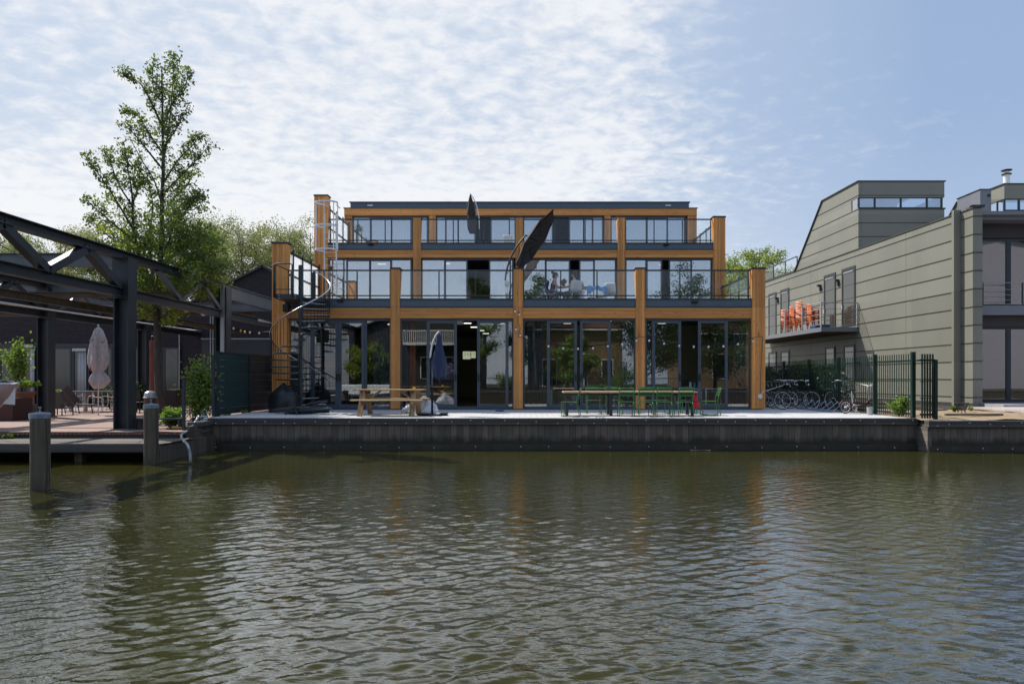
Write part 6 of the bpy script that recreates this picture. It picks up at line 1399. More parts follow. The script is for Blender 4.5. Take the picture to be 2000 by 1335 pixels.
for s in (-0.25, 0.25): MB().box(tip.x-1.6, tip.x-1.5, y+s-0.04, y+s+0.04, TZ, 0.25).build('stand', M['brownc'], bo)
MB().tube(arc([tip+Vector((-0.55, 0, 0.05)), tip+Vector((-0.35, 0.05, 0.1)), tip+Vector((-0.2, 0, 0.06)), tip+Vector((-0.1, 0, 0.04))], 5), 0.025, 6).build('rope', mat('rope', (0.35, 0.3, 0.24), 0.9), bo)

# ================================================================== RIGHT SIDE: cladded house
K = 0.0405
def WX(y): return 16.33 - K*y           # the long side wall
def wy(px): return 16.33/((px-CXP)/F + K)
WV = Vector((-K, 1, 0)).normalized(); WN = Vector((-1, -K, 0)).normalized()   # along, outward (to the left)
def wp(y, off, z): return Vector((WX(y), y, z)) + WN*off
def wbox(m_, ya, yb, o0, o1, z0, z1):
    a = [wp(ya, o0, z0), wp(yb, o0, z0), wp(yb, o1, z0), wp(ya, o1, z0)]; b_ = [v + Vector((0, 0, z1-z0)) for v in a]
    return m_.add(a+b_, [(0, 3, 2, 1), (4, 5, 6, 7), (0, 1, 5, 4), (1, 2, 6, 5), (2, 3, 7, 6), (3, 0, 4, 7)])
hs = thing('cladded_house', 'grey-green house clad in wide overlapping horizontal boards with a sloped tower', 'house', (18, 32, 0))
ZT = 6.82; Y0, Y1 = 23.46, 52.0
ya_, yb_ = wy(1863), wy(1877)
HE = 22.5
MB().add([], []).prism([(WX(Y0), Y0, -0.05), (WX(Y1), Y1, -0.05), (HE, Y1, -0.05), (HE, Y0+1.0, -0.05), (WX(Y0)+0.33, Y0+1.0, -0.05), (WX(Y0)+0.33, Y0, -0.05)], (0, 0, ZT+0.05)).build('wall', M['clad'], hs)
sm_ = MB(); z = 6.56
seams = []
while z > 0.2: seams.append(z); z -= 0.622
for z in seams:
    wbox(sm_, Y0-0.02, Y1, 0.0, 0.018, z-0.016, z+0.012); sm_.box(WX(Y0)-0.01, WX(Y0)+0.335, Y0-0.018, Y0-0.001, z-0.016, z+0.012)
sm_.build('cladding_seams', M['seam'], hs)
jm = MB()
for i, z in enumerate(seams):
    for y in (27.3+(i % 2)*0.0, 31.2, 35.6): wbox(jm, y, y+0.008, 0.0, 0.003, z+0.02, z+0.58)
jm.build('board_joints', M['seam'], hs)
cpp = MB(); wbox(cpp, Y0-0.03, Y1, -0.12, 0.035, ZT, ZT+0.04); cpp.box(WX(Y0)-0.035, WX(Y0)+0.38, Y0-0.04, Y0+0.3, ZT+0.041, ZT+0.08); cpp.build('coping', M['seam'], hs)
f_ = MB(); wbox(f_, yb_-0.0, yb_+0.12, 0.0, 0.26, 0.0, ZT+0.10); f_.build('rain_pipe_fin', M['clad'], hs)
MB().box(WX(Y0)-0.06, WX(Y0)+0.40, Y0-0.05, Y0+0.1, ZT+0.082, ZT+0.12).build('corner_cap', M['cap'], hs)
# plinth
pl = MB(); wbox(pl, Y0, Y1, 0.001, 0.012, 0.0, 0.13); pl.build('plinth', M['bfdark'], hs)
# tower
YT0, YT1, YT2 = wy(1676.7), wy(1606.3), wy(1552.4); TH = Z(354.8, YT0); wT = (1844.5-1676.7)/F*YT0
xo = Vector((1, 0, 0))*wT
side = [wp(YT0, 0.004, ZT), wp(YT0, 0.004, TH), wp(YT1, 0.004, TH), wp(YT2, 0.004, ZT)]
wz0, wz1 = Z(406.4, YT0), Z(385.5, YT0)
yw = wy(1663)
# tower body below and above the window strip
MB().prism([wp(YT0, 0.004, ZT), wp(YT0, 0.004, wz0), wp(yw, 0.004, wz0), wp(yw, 0.004, wz1), wp(YT0, 0.004, wz1), wp(YT0, 0.004, TH), wp(YT1, 0.004, TH), wp(YT2, 0.004, ZT)], (0.12, 0, 0)).build('tower_wall', M['clad'], hs)
MB().prism([wp(YT0+0.0, 0.0, ZT), wp(YT0, 0.0, wz0), wp(YT2, 0.0, wz0), wp(YT2, 0, ZT)], xo*0.999).xf(Matrix.Translation((0.122, 0.002, 0))).build('tower_base', M['clad'], hs) if False else None
X0 = WX(YT0)
MB().box(X0+0.125, X0+wT, YT0, YT0+0.12, ZT, wz0).box(X0+0.125, X0+wT, YT0, YT0+0.12, wz1, TH).box(X0+wT-0.12, X0+wT, YT0+0.121, YT2, ZT, TH-0.6).build('tower_front', M['clad'], hs)
MB().box(X0+0.0, X0+wT, YT0+0.1, YT1, TH-0.05, TH-0.004).build('tower_roof', M['cap'], hs)
MB().prism([wp(YT1, -0.13, TH-0.03), wp(YT2, -0.13, ZT), wp(YT2, -0.13, ZT-0.03), wp(YT1, -0.13, TH-0.08)], xo*0.95).build('tower_back', M['clad'], hs)
tc_ = MB(); tc_.box(X0-0.05, X0+wT+0.05, YT0-0.05, YT0+0.15, TH+0.001, TH+0.045); tc_.bar(wp(YT0-0.05, 0.0, TH+0.022), wp(YT1, 0.0, TH+0.022), 0.14, 0.045); tc_.bar(wp(YT1, 0.0, TH+0.01), wp(YT2, 0.0, ZT+0.01), 0.14, 0.045); tc_.box(X0+0.0, X0+wT+0.04, YT0-0.035, YT0-0.002, wz0-0.05, wz0+0.01); tc_.build('tower_trim', M['seam'], hs)
ts = MB()
for k, z in enumerate([TH-0.62*j for j in (1, 2, 3, 4)]):
    if z < ZT+0.1: continue
    yb2 = YT1 + (YT2-YT1)*(TH-z)/(TH-ZT)
    ya2 = yw if wz0 < z < wz1+0.02 else YT0
    a_, b2 = wp(ya2, 0.012, z), wp(yb2, 0.012, z); ts.bar(a_, b2, 0.016, 0.028)
    if not (wz0-0.02 < z < wz1+0.05): ts.box(X0, X0+wT, YT0-0.014, YT0-0.001, z-0.013, z+0.013)
ts.build('tower_seams', M['seam'], hs)
tw = MB(); tw.box(X0+0.02, X0+wT-0.05, YT0+0.03, YT0+0.09, wz1-0.03, wz1-0.001).box(X0+0.02, X0+wT-0.05, YT0+0.03, YT0+0.09, wz0+0.012, wz0+0.05)
cols = [0.0, (1708-1676.7)/(1844.5-1676.7), (1759-1676.7)/(1844.5-1676.7), (1810-1676.7)/(1844.5-1676.7), 0.965]
for c_ in cols: tw.box(X0+wT*c_, X0+wT*c_+0.07, YT0+0.025, YT0+0.10, wz0+0.05, wz1-0.03)
tw = tw.build('tower_window', M['anthracite'], hs)
for i in range(4): MB().box(X0+wT*cols[i]+0.07, X0+wT*cols[i+1], YT0+0.055, YT0+0.061, wz0+0.05, wz1-0.03).build('pane', M['glass_up'], tw)
p_ = MB(); wbox(p_, YT0+0.13, yw, 0.0-0.03, 0.0-0.022, wz0+0.01, wz1-0.01); p_.build('pane', M['glass_up'], tw)
MB().box(X0+wT*0.86, X0+wT*0.93, YT0+0.3, YT0+0.33, wz0+0.05, wz1-0.03).build('inner_blind', M['white'], tw)
# second tower and the chimney box (next unit)
S2 = 6.72; h2 = thing('neighbour_unit', 'next unit of the grey-green house with its own tower, grey chimney box and steel flue', 'house', (24.5, 28, 0))
yq0 = 31.1; X2 = X(1961.5, yq0); TH2 = Z(360, yq0); w20, w21 = Z(409, yq0), Z(388, yq0)
MB().prism([(X2, yq0, w21), (X2, yq0, TH2), (X2-K*3, yq0+3.2, TH2), (X2-K*6, yq0+6.4, ZT), (X2-K*3, yq0+6.4, ZT), (X2, yq0+2.8, ZT), (X2, yq0+2.8, w21)], (0.12, 0, 0)).box(X2+0.12, X2+4, yq0, yq0+0.12, w21, TH2).box(X2, X2+4, yq0+0.14, yq0+3, TH2-0.05, TH2-0.003).build('tower_wall', M['clad'], h2)
MB().box(X2-0.04, X2+4.1, yq0-0.05, yq0+0.1, TH2+0.001, TH2+0.045).bar((X2, yq0, TH2+0.022), (X2-K*3, yq0+3.2, TH2+0.022), 0.12, 0.045).bar((X2-K*3, yq0+3.2, TH2+0.01), (X2-K*6, yq0+6.4, ZT), 0.12, 0.045).build('tower_trim', M['seam'], h2)
tw = MB(); tw.box(X2, X2+4, yq0+0.03, yq0+0.09, w21-0.04, w21-0.002).box(X2, X2+4, yq0+0.03, yq0+0.09, w20-0.2, w20)
for q in (0, 0.66, 1.32): tw.box(X2+q, X2+q+0.08, yq0+0.025, yq0+0.1, w20, w21-0.04)
for q in (0.5, 1.0, 1.5): tw.box(X2+0.02, X2+0.08, yq0+q, yq0+q+0.06, w20, w21-0.003)
tw = tw.build('tower_window', M['anthracite'], h2); MB().box(X2+0.08, X2+4, yq0+0.055, yq0+0.061, w20, w21-0.04).build('pane', M['glass_up'], tw)
MB().box(X2+0.02, X2+4, yq0+0.01, yq0+2.8, ZT-0.5, w20-0.2).build('tower_base', M['clad'], h2)
yc0 = 28.4; cx0, cx1 = X(1914.5, yc0), X(1936, yc0)
MB().box(cx0, cx1, yc0, yc0+1.5, ZT-0.1, Z(370.5, yc0)).build('chimney_box', M['cladtrim'], h2); MB().box(cx0-0.03, cx1+0.03, yc0-0.03, yc0+1.53, Z(370.4, yc0), Z(369, yc0)).build('chimney_cap', M['cap'], h2)
MB().lathe((0, 0, 0), [(0.06, 0), (0.06, 0.03)], 14).xf(Matrix.Translation((X(1931, yc0), yc0-0.001, Z(382, yc0))) @ Matrix.Rotation(R(90), 4, 'X')).build('vent', M['black'], h2)
fl = thing('steel_flue', 'round steel flue with a double black cap on the far right roof', 'chimney pipe', (X(1966, 32), 32, TH2)); x = X(1966, 32)
MB().lathe((x, 32, TH2-0.3), [(0.135, 0), (0.135, 0.3+Z(340, 32)-TH2)], 18).build('pipe', M['galv'], fl, smooth=False)
for py, r in ((341, 0.21), (333.5, 0.225)): MB().lathe((x, 32, Z(py, 32)), [(0.1, -0.03), (r, 0), (r, 0.03), (0.08, 0.07), (0, 0.08)], 20).build('rain_cap', M['black'], fl)
MB().lathe((x, 32, Z(340, 32)), [(0.1, 0), (0.1, 0.2)], 12).build('neck', M['galv'], fl)
# roof terrace balustrade behind the parapet (left end)
rb = thing('roof_balustrade', 'glass balustrade on the roof at the left end of the cladded house', 'railing', (15, 43, ZT))
p0, p1 = wp(37.9, -0.3, 0), wp(43.5, -0.3, 0)
for zz_ in (7.75, 7.0): MB().bar(p0+Vector((0, 0, zz_)), p1+Vector((0, 0, zz_)), 0.05, 0.05).build('rail', M['anthracite'], rb)
MB().bar(p1+Vector((0, 0, 7.75)), p1+Vector((-2.5, 0.1, 7.75)), 0.05).build('rail', M['anthracite'], rb)
for u in (0, 0.28, 0.58, 1.0): q = p0+(p1-p0)*u; MB().box(q.x-0.025, q.x+0.025, q.y-0.025, q.y+0.025, ZT, 7.73).build('post', M['anthracite'], rb)
MB().bar(p0+Vector((0, 0, 7.38)), p1+Vector((0, 0, 7.38)), 0.01, 0.66).build('glass_panel', M['glass_rail'], rb)
# front of the house right of the corner: glazing, slab edges, balcony
xf0 = WX(Y0)+0.33; yf = Y0+0.98
MB().box(xf0, HE+2, Y0+0.25, yf+0.6, Z(429, Y0+0.25), Z(420, Y0+0.25)).box(xf0, HE+2, Y0+0.05, yf+0.6, Z(419, Y0+0.05), Z(412, Y0+0.05)).build('roof_edge', M['cladtrim'], hs)
MB().box(xf0+0.01, HE+2, Y0+0.55, yf+0.02, 3.22, 3.55).build('floor_edge', M['cladtrim'], hs)
MB().box(xf0+0.01, HE+2, Y0+0.85, yf+0.018, 2.82, 3.2).box(xf0+0.01, HE+2, Y0+0.85, yf+0.018, Z(466, yf), Z(431, Y0+0.4)).build('dark_lintel', M['bfdark'], hs)
gl_ = glass('tinted_glass', 0.42, (0.35, 0.35, 0.38), wob=0.02)
for (z0, z1) in ((0.16, 2.82), (3.55, Z(467, yf))):
    w_ = MB(); xa, xm, xb = xf0+0.02, X(1967, yf), HE+2
    w_.box(xa, xb, yf-0.06, yf+0.0, z1-0.08, z1-0.002).box(xa, xb, yf-0.06, yf, z0, z0+0.1).box(xm-0.07, xm+0.09, yf-0.07, yf, z0+0.1, z1-0.08).box(xa, xa+0.05, yf-0.06, yf, z0+0.1, z1-0.08)
    w_ = w_.build('sliding_window', M['anthracite'], hs); MB().box(xa+0.05, xm-0.07, yf-0.035, yf-0.029, z0+0.1, z1-0.08).box(xm+0.09, xb, yf-0.035, yf-0.029, z0+0.1, z1-0.08).build('pane', gl_, w_)
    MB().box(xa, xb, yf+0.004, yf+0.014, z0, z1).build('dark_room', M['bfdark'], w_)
bx = thing('front_balcony_railing', 'grey tubular balcony railing on the first floor at the right edge', 'railing', (19, Y0+0.6, 3.55))
r_ = MB(); xe = X(1997, Y0+0.6)
for zz_ in (4.36, 4.12, 3.93, 3.75, 3.60): MB().tube([(xf0+0.02, Y0+0.60, zz_), (xe, Y0+0.60, zz_)], 0.02 if zz_ > 4.3 or zz_ < 3.61 else 0.012, 6).build('rail', M['galvlight'], bx)
for x in (xe, xe-1.4): MB().box(x-0.02, x+0.02, Y0+0.58, Y0+0.62, 3.555, 4.36).build('post', M['anthracite'], bx)
tag(MB().box(xf0-0.05, HE+3, Y0-1.1, yf+0.3, 0.0, 0.13).box(X(1988, 20.0), HE+3, 17.5, Y0-1.1, 0.0, 0.06).build('stone_terrace', M['pinkstone']), None, None, None, 'structure')

# doors and windows in the long wall
def wall_open(pa, pb, z0, z1, name='door', lit=False, handle=False):
    ya, yb = wy(pb), wy(pa)   # right px = nearer
    m_ = MB(); wbox(m_, ya, ya+0.09, 0.001, 0.035, z0, z1); wbox(m_, yb-0.09, yb, 0.001, 0.035, z0, z1); wbox(m_, ya+0.09, yb-0.09, 0.001, 0.035, z1-0.12, z1); wbox(m_, ya+0.09, yb-0.09, 0.001, 0.035, z0, z0+0.1)
    d = m_.build(name, M['anthracite'], hs); q = MB(); wbox(q, ya+0.09, yb-0.09, 0.006, 0.012, z0+0.1, z1-0.12); q.build('pane', M['wallglass'], d)
    if z0 > 3:
        q = MB(); wbox(q, ya+0.16, yb-0.16, 0.013, 0.05, z1-0.24, z1-0.19); q.build('vent_strip', M['galvlight'], d)
    if handle: q = MB(); wbox(q, yb-0.10, yb-0.05, 0.036, 0.08, z0+0.98, z0+1.0); wbox(q, yb-0.08, yb-0.05, 0.036, 0.06, z0+0.8, z0+1.02); q.build('handle', M['galv'], d)
mg, nt, b = newmat('wall_glazing'); b.inputs['Base Color'].default_value = (0.05, 0.052, 0.045, 1); b.inputs['Roughness'].default_value = 0.04; b.inputs['Specular IOR Level'].default_value = 1.0; M['wallglass'] = mg
for pa, pb, pyt in ((1501.5, 1516.5, 570), (1525, 1541.5, 561.5), (1610, 1632.5, 531.5), (1645, 1671, 518)):
    wall_open(pa, pb, 3.42, Z(pyt, wy(pb)), 'balcony_door', handle=(pb > 1630))
for pa, pb in ((1501.5, 1516.5), (1525, 1541.5), (1612, 1631), (1648, 1670)): wall_open(pa, pb, 0.4, 2.55, 'ground_floor_window')
for px, py, lb in ((1519.5, 586, 'leftmost'), (1603, 562, 'middle'), (1638, 552, 'rightmost')):
    y = wy(px); z = Z(py, y); q = MB(); wbox(q, y-0.07, y+0.07, 0.0, 0.19, z+0.06, z+0.16); wbox(q, y-0.06, y+0.06, 0.0, 0.07, z-0.16, z+0.06)
    tag(q.build('wall_lamp', M['anthracite']), 'dark angular wall lamp above the balcony of the cladded house, %s of three' % lb, 'wall lamp', 'wall lamps above the side balcony')
# side balcony
YB = 30.9; PB = 1.72
ba = thing('side_balcony', 'steel balcony with tubular grey rails and dark slab on the side of the cladded house', 'balcony', (14.2, 34, 3.2)); YE = 41.0
q = MB(); wbox(q, YB, YE, 0.0, PB, 3.10, 3.30); q.build('slab', M['cladtrim'], ba)
q = MB(); wbox(q, YB+0.1, YE-0.1, 0.05, PB-0.1, 3.06, 3.098); q.build('soffit', mat('brown_soffit', (0.10, 0.05, 0.03), 0.7), ba)
for zz_ in (4.40, 4.12, 3.88, 3.62, 3.42):
    rad = 0.026 if zz_ > 4.3 else 0.015
    MB().tube([wp(YB, PB, zz_), wp(YE, PB, zz_)], rad, 6).build('rail', M['galvlight'], ba); MB().tube([wp(YB, PB, zz_), wp(YB, 0.05, zz_)], rad, 6).build('rail', M['galvlight'], ba)
for y, o_ in ((YB, PB), (YB, 0.06), (YB+1.9, PB), (YB+3.9, PB), (YB+6.0, PB), (YB+8.2, PB)):
    p = wp(y, o_, 0); MB().box(p.x-0.025, p.x+0.025, p.y-0.03, p.y+0.03, 3.301, 4.42).build('post', M['galvlight'], ba)
# stacked orange chairs on the balcony
def orange_chair():
    t = thing('orange_chair', '', 'chair', (0, 0, 0), 'stacked orange plastic chairs on the side balcony')
    vs = []; prof = [(-0.18, 0.36), (0.0, 0.34), (0.14, 0.36), (0.18, 0.46), (0.21, 0.62), (0.225, 0.70)]; nu = 6
    for y, z in prof:
        for k in range(nu+1): s = -1+2*k/nu; vs.append((s*0.19, y, z+0.02*s*s))
    n = len(vs); vs += [(a, b_+0.012, c-0.018) for a, b_, c in vs]; q = nu+1; fs = []
    for i in range(len(prof)-1):
        for k in range(nu): a = i*q+k; fs += [(a, a+1, a+q+1, a+q), (n+a, n+a+q, n+a+q+1, n+a+1)]
    for k in range(nu): fs += [(k, n+k, n+k+1, k+1), ((len(prof)-1)*q+k, (len(prof)-1)*q+k+1, n+(len(prof)-1)*q+k+1, n+(len(prof)-1)*q+k)]
    for i in range(len(prof)-1): fs += [(i*q, (i+1)*q, n+(i+1)*q, n+i*q), (i*q+nu, n+i*q+nu, n+(i+1)*q+nu, (i+1)*q+nu)]
    MB().add(vs, fs).build('shell', M['orange'], t)
    for sx in (-1, 1): MB().bar((sx*0.2, 0.19, 0.52), (sx*0.215, -0.12, 0.50), 0.05, 0.02).bar((sx*0.215, -0.12, 0.50), (sx*0.19, -0.17, 0.33), 0.045, 0.02).build('armrest', M['orange'], t)
    for sx in (-1, 1):
        for sy in (-1, 1): MB().bar((sx*0.15, sy*0.13, 0.34), (sx*0.19, sy*0.19, 0.0), 0.028, 0.028).build('leg', M['orange'], t)
    return t
oc = orange_chair(); kk = 0
stacks = [(35.5, 1.3, 8, 180), (34.6, 1.25, 9, 175), (33.75, 1.3, 11, 185), (32.75, 1.2, 8, 170)]
names = ['left', 'second', 'third', 'right']
for si, (y, off, n, rz) in enumerate(stacks):
    for k in range(n):
        c = oc if kk == 0 else copy_tree(oc); kk += 1
        p = wp(y, off, 3.31+0.075*k); pos = 'bottom one' if k == 0 else 'topmost one' if k == n-1 else 'number %d from the bottom' % (k+1)
        place(c, (p.x, p.y, p.z), R(rz-70), 1.0, 'orange plastic chair, %s of the %s stack on the balcony' % (pos, names[si]))
p = wp(32.0, 1.25, 3.305); tag(MB().box(p.x-0.35, p.x+0.35, p.y-0.3, p.y+0.3, 3.305, 3.50).build('blue_crate', M['bluedk'], bevel=0.03), 'dark blue tarp bundle under the orange chairs on the balcony', 'bundle')
shrub('balcony_shrub', 'bushy plant with sunlit leaves rising above the green fence under the balcony', (X(1578, 29), 29, 0), 0.72, 0.36, 1300, 0.11, M['leafg'], 41, 14, zoff=1.1)

hd = thing('shade_hedge', 'dark hedge added for shade behind the green fence and the bicycles', 'hedge', (10.5, 26, 0))  # added hedge: its dark leaves stand in for the shade behind fence and bicycles
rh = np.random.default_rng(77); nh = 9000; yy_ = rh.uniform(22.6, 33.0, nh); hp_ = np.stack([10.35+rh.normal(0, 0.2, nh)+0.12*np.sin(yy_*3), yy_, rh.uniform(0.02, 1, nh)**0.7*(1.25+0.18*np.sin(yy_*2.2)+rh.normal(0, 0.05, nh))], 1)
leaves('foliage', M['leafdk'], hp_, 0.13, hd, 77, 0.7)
m_ = MB()
for y_ in np.arange(22.7, 33, 0.45): m_.tube([(10.38, y_, -0.02), (10.33+0.1*math.sin(y_*5), y_+0.1, 0.6), (10.38, y_, 1.15)], [0.02, 0.014, 0.006], 5)
m_.build('stems', M['bark'], hd)
# ------ green picket fence
fx = 9.78
gf = thing('green_fence', 'dark green steel picket fence along the right side of the quay paving', 'fence', (fx, 22, 0))
YN, YF = 17.22, 31.0
posts = [17.22, 19.1, 21.3, 23.5, 25.8, 28.2, 30.6]
for y in posts: MB().box(fx-0.045, fx+0.045, y-0.045, y+0.045, -0.05, 1.66 if y < 20 else 1.64).build('fence_post', M['grnfence'], gf)
for (a, b_) in zip(posts[:-1], posts[1:]):
    f = MB().bar((fx+0.02, a+0.045, 1.44), (fx+0.02, b_-0.045, 1.44), 0.03, 0.05).bar((fx+0.02, a+0.045, 0.09), (fx+0.02, b_-0.045, 0.09), 0.03, 0.05).bar((fx+0.02, a+0.045, 0.92), (fx+0.02, b_-0.045, 0.92), 0.012, 0.02).bar((fx+0.02, a+0.045, 0.50), (fx+0.02, b_-0.045, 0.50), 0.012, 0.02).build('fence_rails', M['grnfence'], gf)
    n = int(round((b_-a)/0.11)); pk = MB()
    for k in range(1, n): y = a+(b_-a)*k/n; pk.box(fx+0.004, fx+0.014, y-0.017, y+0.017, 0.02, 1.62)
    pk.build('pickets', M['grnfence'], gf)
f = MB().box(fx+0.045, fx+0.42, 16.985, 17.015, 1.42, 1.47).box(fx+0.045, fx+0.42, 16.985, 17.015, 0.07, 0.12).box(fx+0.045, fx+0.42, 16.99, 17.01, 0.91, 0.93).box(fx+0.045, fx+0.42, 16.99, 17.01, 0.49, 0.51)
f.box(fx-0.0, fx+0.05, 17.0, 17.2, 1.42, 1.46).build('fence_rails', M['grnfence'], gf)
pk = MB()
for k in range(5): x = fx+0.10+k*0.066; pk.box(x-0.012, x+0.012, 16.975, 17.02, 0.0, 1.60)
pk.build('pickets', M['grnfence'], gf); MB().box(fx+0.40, fx+0.47, 16.96, 17.04, -0.05, 1.46).build('fence_post', M['grnfence'], gf)
shrub('fence_weeds', 'sunlit leafy weeds growing through the green fence near the quay edge', (9.72, 17.75, 0.0), 0.30, 0.27, 900, 0.08, M['leafg'], 42, 12)
shrub('wall_weed', 'small bright weed beside the fire basket below the downpipe fin', (X(1864, 20.3), 20.3, 0.0), 0.12, 0.1, 160, 0.07, M['leafg'], 43, 6)
shrub('wall_weed', 'pale thin weeds right of the fire basket on the sandy soil', (X(1897, 20.6), 20.6, 0.0), 0.12, 0.08, 70, 0.05, M['leafy'], 44, 4)
y = 20.0; fb = thing('fire_basket', 'dark rusty iron fire basket standing on the sandy soil', 'fire basket', (X(1878, y), y, 0)); cx = X(1878, y); m_ = MB()
for k in range(14): a = 2*math.pi*k/14; m_.bar((cx+0.10*math.cos(a), y+0.10*math.sin(a), 0.06), (cx+0.175*math.cos(a), y+0.175*math.sin(a), 0.27), 0.018, 0.012)
m_.build('bars', M['brownc'], fb); MB().torus((cx, y, 0.27), 0.178, 0.012, 'z', 24).torus((cx, y, 0.07), 0.102, 0.01, 'z', 20).build('rings', M['brownc'], fb)
for k in range(3): a = 2.1*k; MB().bar((cx+0.09*math.cos(a), y+0.09*math.sin(a), 0.07), (cx+0.11*math.cos(a), y+0.11*math.sin(a), -0.02), 0.02).build('leg', M['brownc'], fb)
tag(MB().box(X(1848, 18.6), X(1960, 18.6), 18.6, 18.68, -0.02, 0.03).build('ground_timber', M['capbeam']), 'weathered timber lying on the sandy soil at the right', 'timber')

# ------ bicycles
def bicycle(lb, mt, rw=0.30, step=False, fold=False):
    t = thing('bicycle', lb, 'bicycle', (0, 0, 0), None); wb = 0.94 if not fold else 0.84; L_ = wb/2
    for nm, xx in (('front_wheel', L_), ('rear_wheel', -L_)):
        w = MB().torus((xx, 0, rw), rw-0.018, 0.017, 'y', 32, 6).build('tyre', M['tyre'], t, smooth=True); w.name = 'wheel'
        MB().torus((xx, 0, rw), rw-0.038, 0.008, 'y', 32, 5).build('rim', M['galv'], w, smooth=True)
        s_ = MB()
        for k in range(18): a = 2*math.pi*k/18; s_.tube([(xx, 0.02*(-1)**k, rw), (xx+(rw-0.04)*math.cos(a), 0, rw+(rw-0.04)*math.sin(a))], 0.0016, 3, caps=False)
        s_.tube([(xx, -0.035, rw), (xx, 0.035, rw)], 0.018, 8).build('spokes', M['galv'], w)
        g = MB(); gp = []
        for k in range(13): a = R(15+k*12.5) if nm == 'rear_wheel' else R(35+k*9); gp.append((xx+(rw+0.02)*math.cos(a), 0, rw+(rw+0.02)*math.sin(a)))
        for a_, b_ in zip(gp[:-1], gp[1:]): g.bar(a_, b_, 0.04, 0.006)
        g.build('mudguard', mt, t)
    bbk = Vector((-0.10, 0, rw-0.03)); seat = Vector((-0.22, 0, rw+0.42)) if not fold else Vector((-0.2, 0, rw+0.12)); head = Vector((L_-0.17, 0, rw+0.47)) if not fold else Vector((L_-0.1, 0, rw+0.18)); hb = Vector((L_-0.12, 0, rw+0.30)) if not fold else Vector((L_-0.08, 0, rw+0.10)); rear = Vector((-L_, 0, rw)); fro = Vector((L_, 0, rw))
    f = MB(); f.tube([seat, bbk], 0.014, 8)
    if not fold: f.tube([seat+(bbk-seat)*(0.05 if not step else 0.5), head+(hb-head)*0.15 if not step else hb], 0.014, 8); f.tube([bbk, hb], 0.015, 8)
    else: f.tube([bbk+Vector((0, 0, 0.06)), hb], 0.022, 8)
    f.tube([head, hb], 0.018, 8)
    for s in (-1, 1): f.tube([bbk+Vector((0, s*0.02, 0)), rear+Vector((0, s*0.045, 0))], 0.009, 6).tube([seat+Vector((0, s*0.015, -0.02)), rear+Vector((0, s*0.045, 0))], 0.008, 6).tube([hb+Vector((0, s*0.03, -0.02)), fro+Vector((0, s*0.04, 0))], 0.01, 6)
    f.build('frame', mt, t, smooth=True)
    st_ = seat + Vector((-0.03, 0, 0.12 if not fold else 0.34)); sd_ = MB(); sd_.ball(st_+Vector((-0.04, 0, 0.02)), 0.09, 0.075, 0.03, 12, 6).ball(st_+Vector((0.06, 0, 0.02)), 0.10, 0.03, 0.022, 10, 6).build('saddle', M['black'], t, smooth=True)
    MB().tube([seat, st_], 0.012, 6).build('seat_post', M['galv'], t)
    top = head + Vector((-0.03, 0, 0.13)) if not fold else head + Vector((-0.02, 0, 0.42))
    MB().tube([head, top], 0.012 if not fold else 0.02, 6).tube(arc([top+Vector((-0.16, -0.25, 0.02)), top+Vector((-0.02, -0.24, 0.035)), top+Vector((0.03, -0.12, 0.01)), top, top+Vector((0.03, 0.12, 0.01)), top+Vector((-0.02, 0.24, 0.035)), top+Vector((-0.16, 0.25, 0.02))], 4), 0.011, 6).build('handlebar', M['galv'], t, smooth=True)
    for s in (-1, 1): MB().tube([top+Vector((-0.08, s*0.245, 0.03)), top+Vector((-0.17, s*0.25, 0.02))], 0.016, 6).build('grip', M['black'], t)
    MB().torus((bbk.x, 0.03, bbk.z), 0.075, 0.006, 'y', 20).tube([bbk+Vector((0, 0.04, 0)), bbk+Vector((0.1, 0.05, -0.1))], 0.008, 5).tube([bbk+Vector((0, -0.04, 0)), bbk+Vector((-0.1, -0.05, 0.1))], 0.008, 5).box(bbk.x+0.06, bbk.x+0.14, 0.05, 0.11, bbk.z-0.11, bbk.z-0.095).box(bbk.x-0.14, bbk.x-0.06, -0.11, -0.05, bbk.z+0.095, bbk.z+0.11).build('crankset', M['galv'], t)
    if not fold:
        MB().bar(bbk+Vector((0.02, 0.045, 0.0)), rear+Vector((0.0, 0.045, 0.0)), 0.012, 0.09).build('chain_case', M['black'], t)
        c = MB(); z = rw*2+0.06
        for s in (-0.06, 0, 0.06): c.tube([(-L_-0.2, s, z), (-L_+0.2, s, z)], 0.006, 5)
        c.tube([(-L_-0.15, 0.06, z), rear+Vector((0, 0.05, 0))], 0.006, 5).tube([(-L_-0.15, -0.06, z), rear+Vector((0, -0.05, 0))], 0.006, 5).build('luggage_rack', M['black'], t)
        MB().ball(head+Vector((0.07, 0, 0.02)), 0.035, 0.03, 0.035, 10, 6).build('headlight', M['chrome'], t, smooth=True)
    return t
b0 = bicycle('black city bicycle parked nearest in front of the bicycle rack', M['bikeblk'])
bg_ = bicycle('green step-through bicycle just behind the nearest black bicycle', M['bikegrn'], 0.29, True)
place(b0, (X(1557, 21.6), 21.6, 0), R(3)); b0['group'] = bg_['group'] = 'bicycles parked beside the timber building'
place(bg_, (X(1536, 22.6), 22.6, 0), R(6))
for px, y, rz, lb, src in ((1514, 22.3, -4, 'black bicycle whose rear wheel shows beside the corner column', b0), (1530, 23.2, -6, 'dark bicycle leaning against its neighbour in the second row', b0), (1512, 24.6, 5, 'dark bicycle squeezed between others behind the column', bg_), (1520, 24.0, 8, 'dark bicycle in the third row behind the corner column', bg_), (1518, 25.2, 3, 'dark bicycle with pale handlebar deep beside the building', b0), (1508, 26.6, -5, 'rearmost dark bicycle beside the building wall', b0)):
    c = copy_tree(src); place(c, (X(px, y), y, 0), R(rz), 1.0, lb)
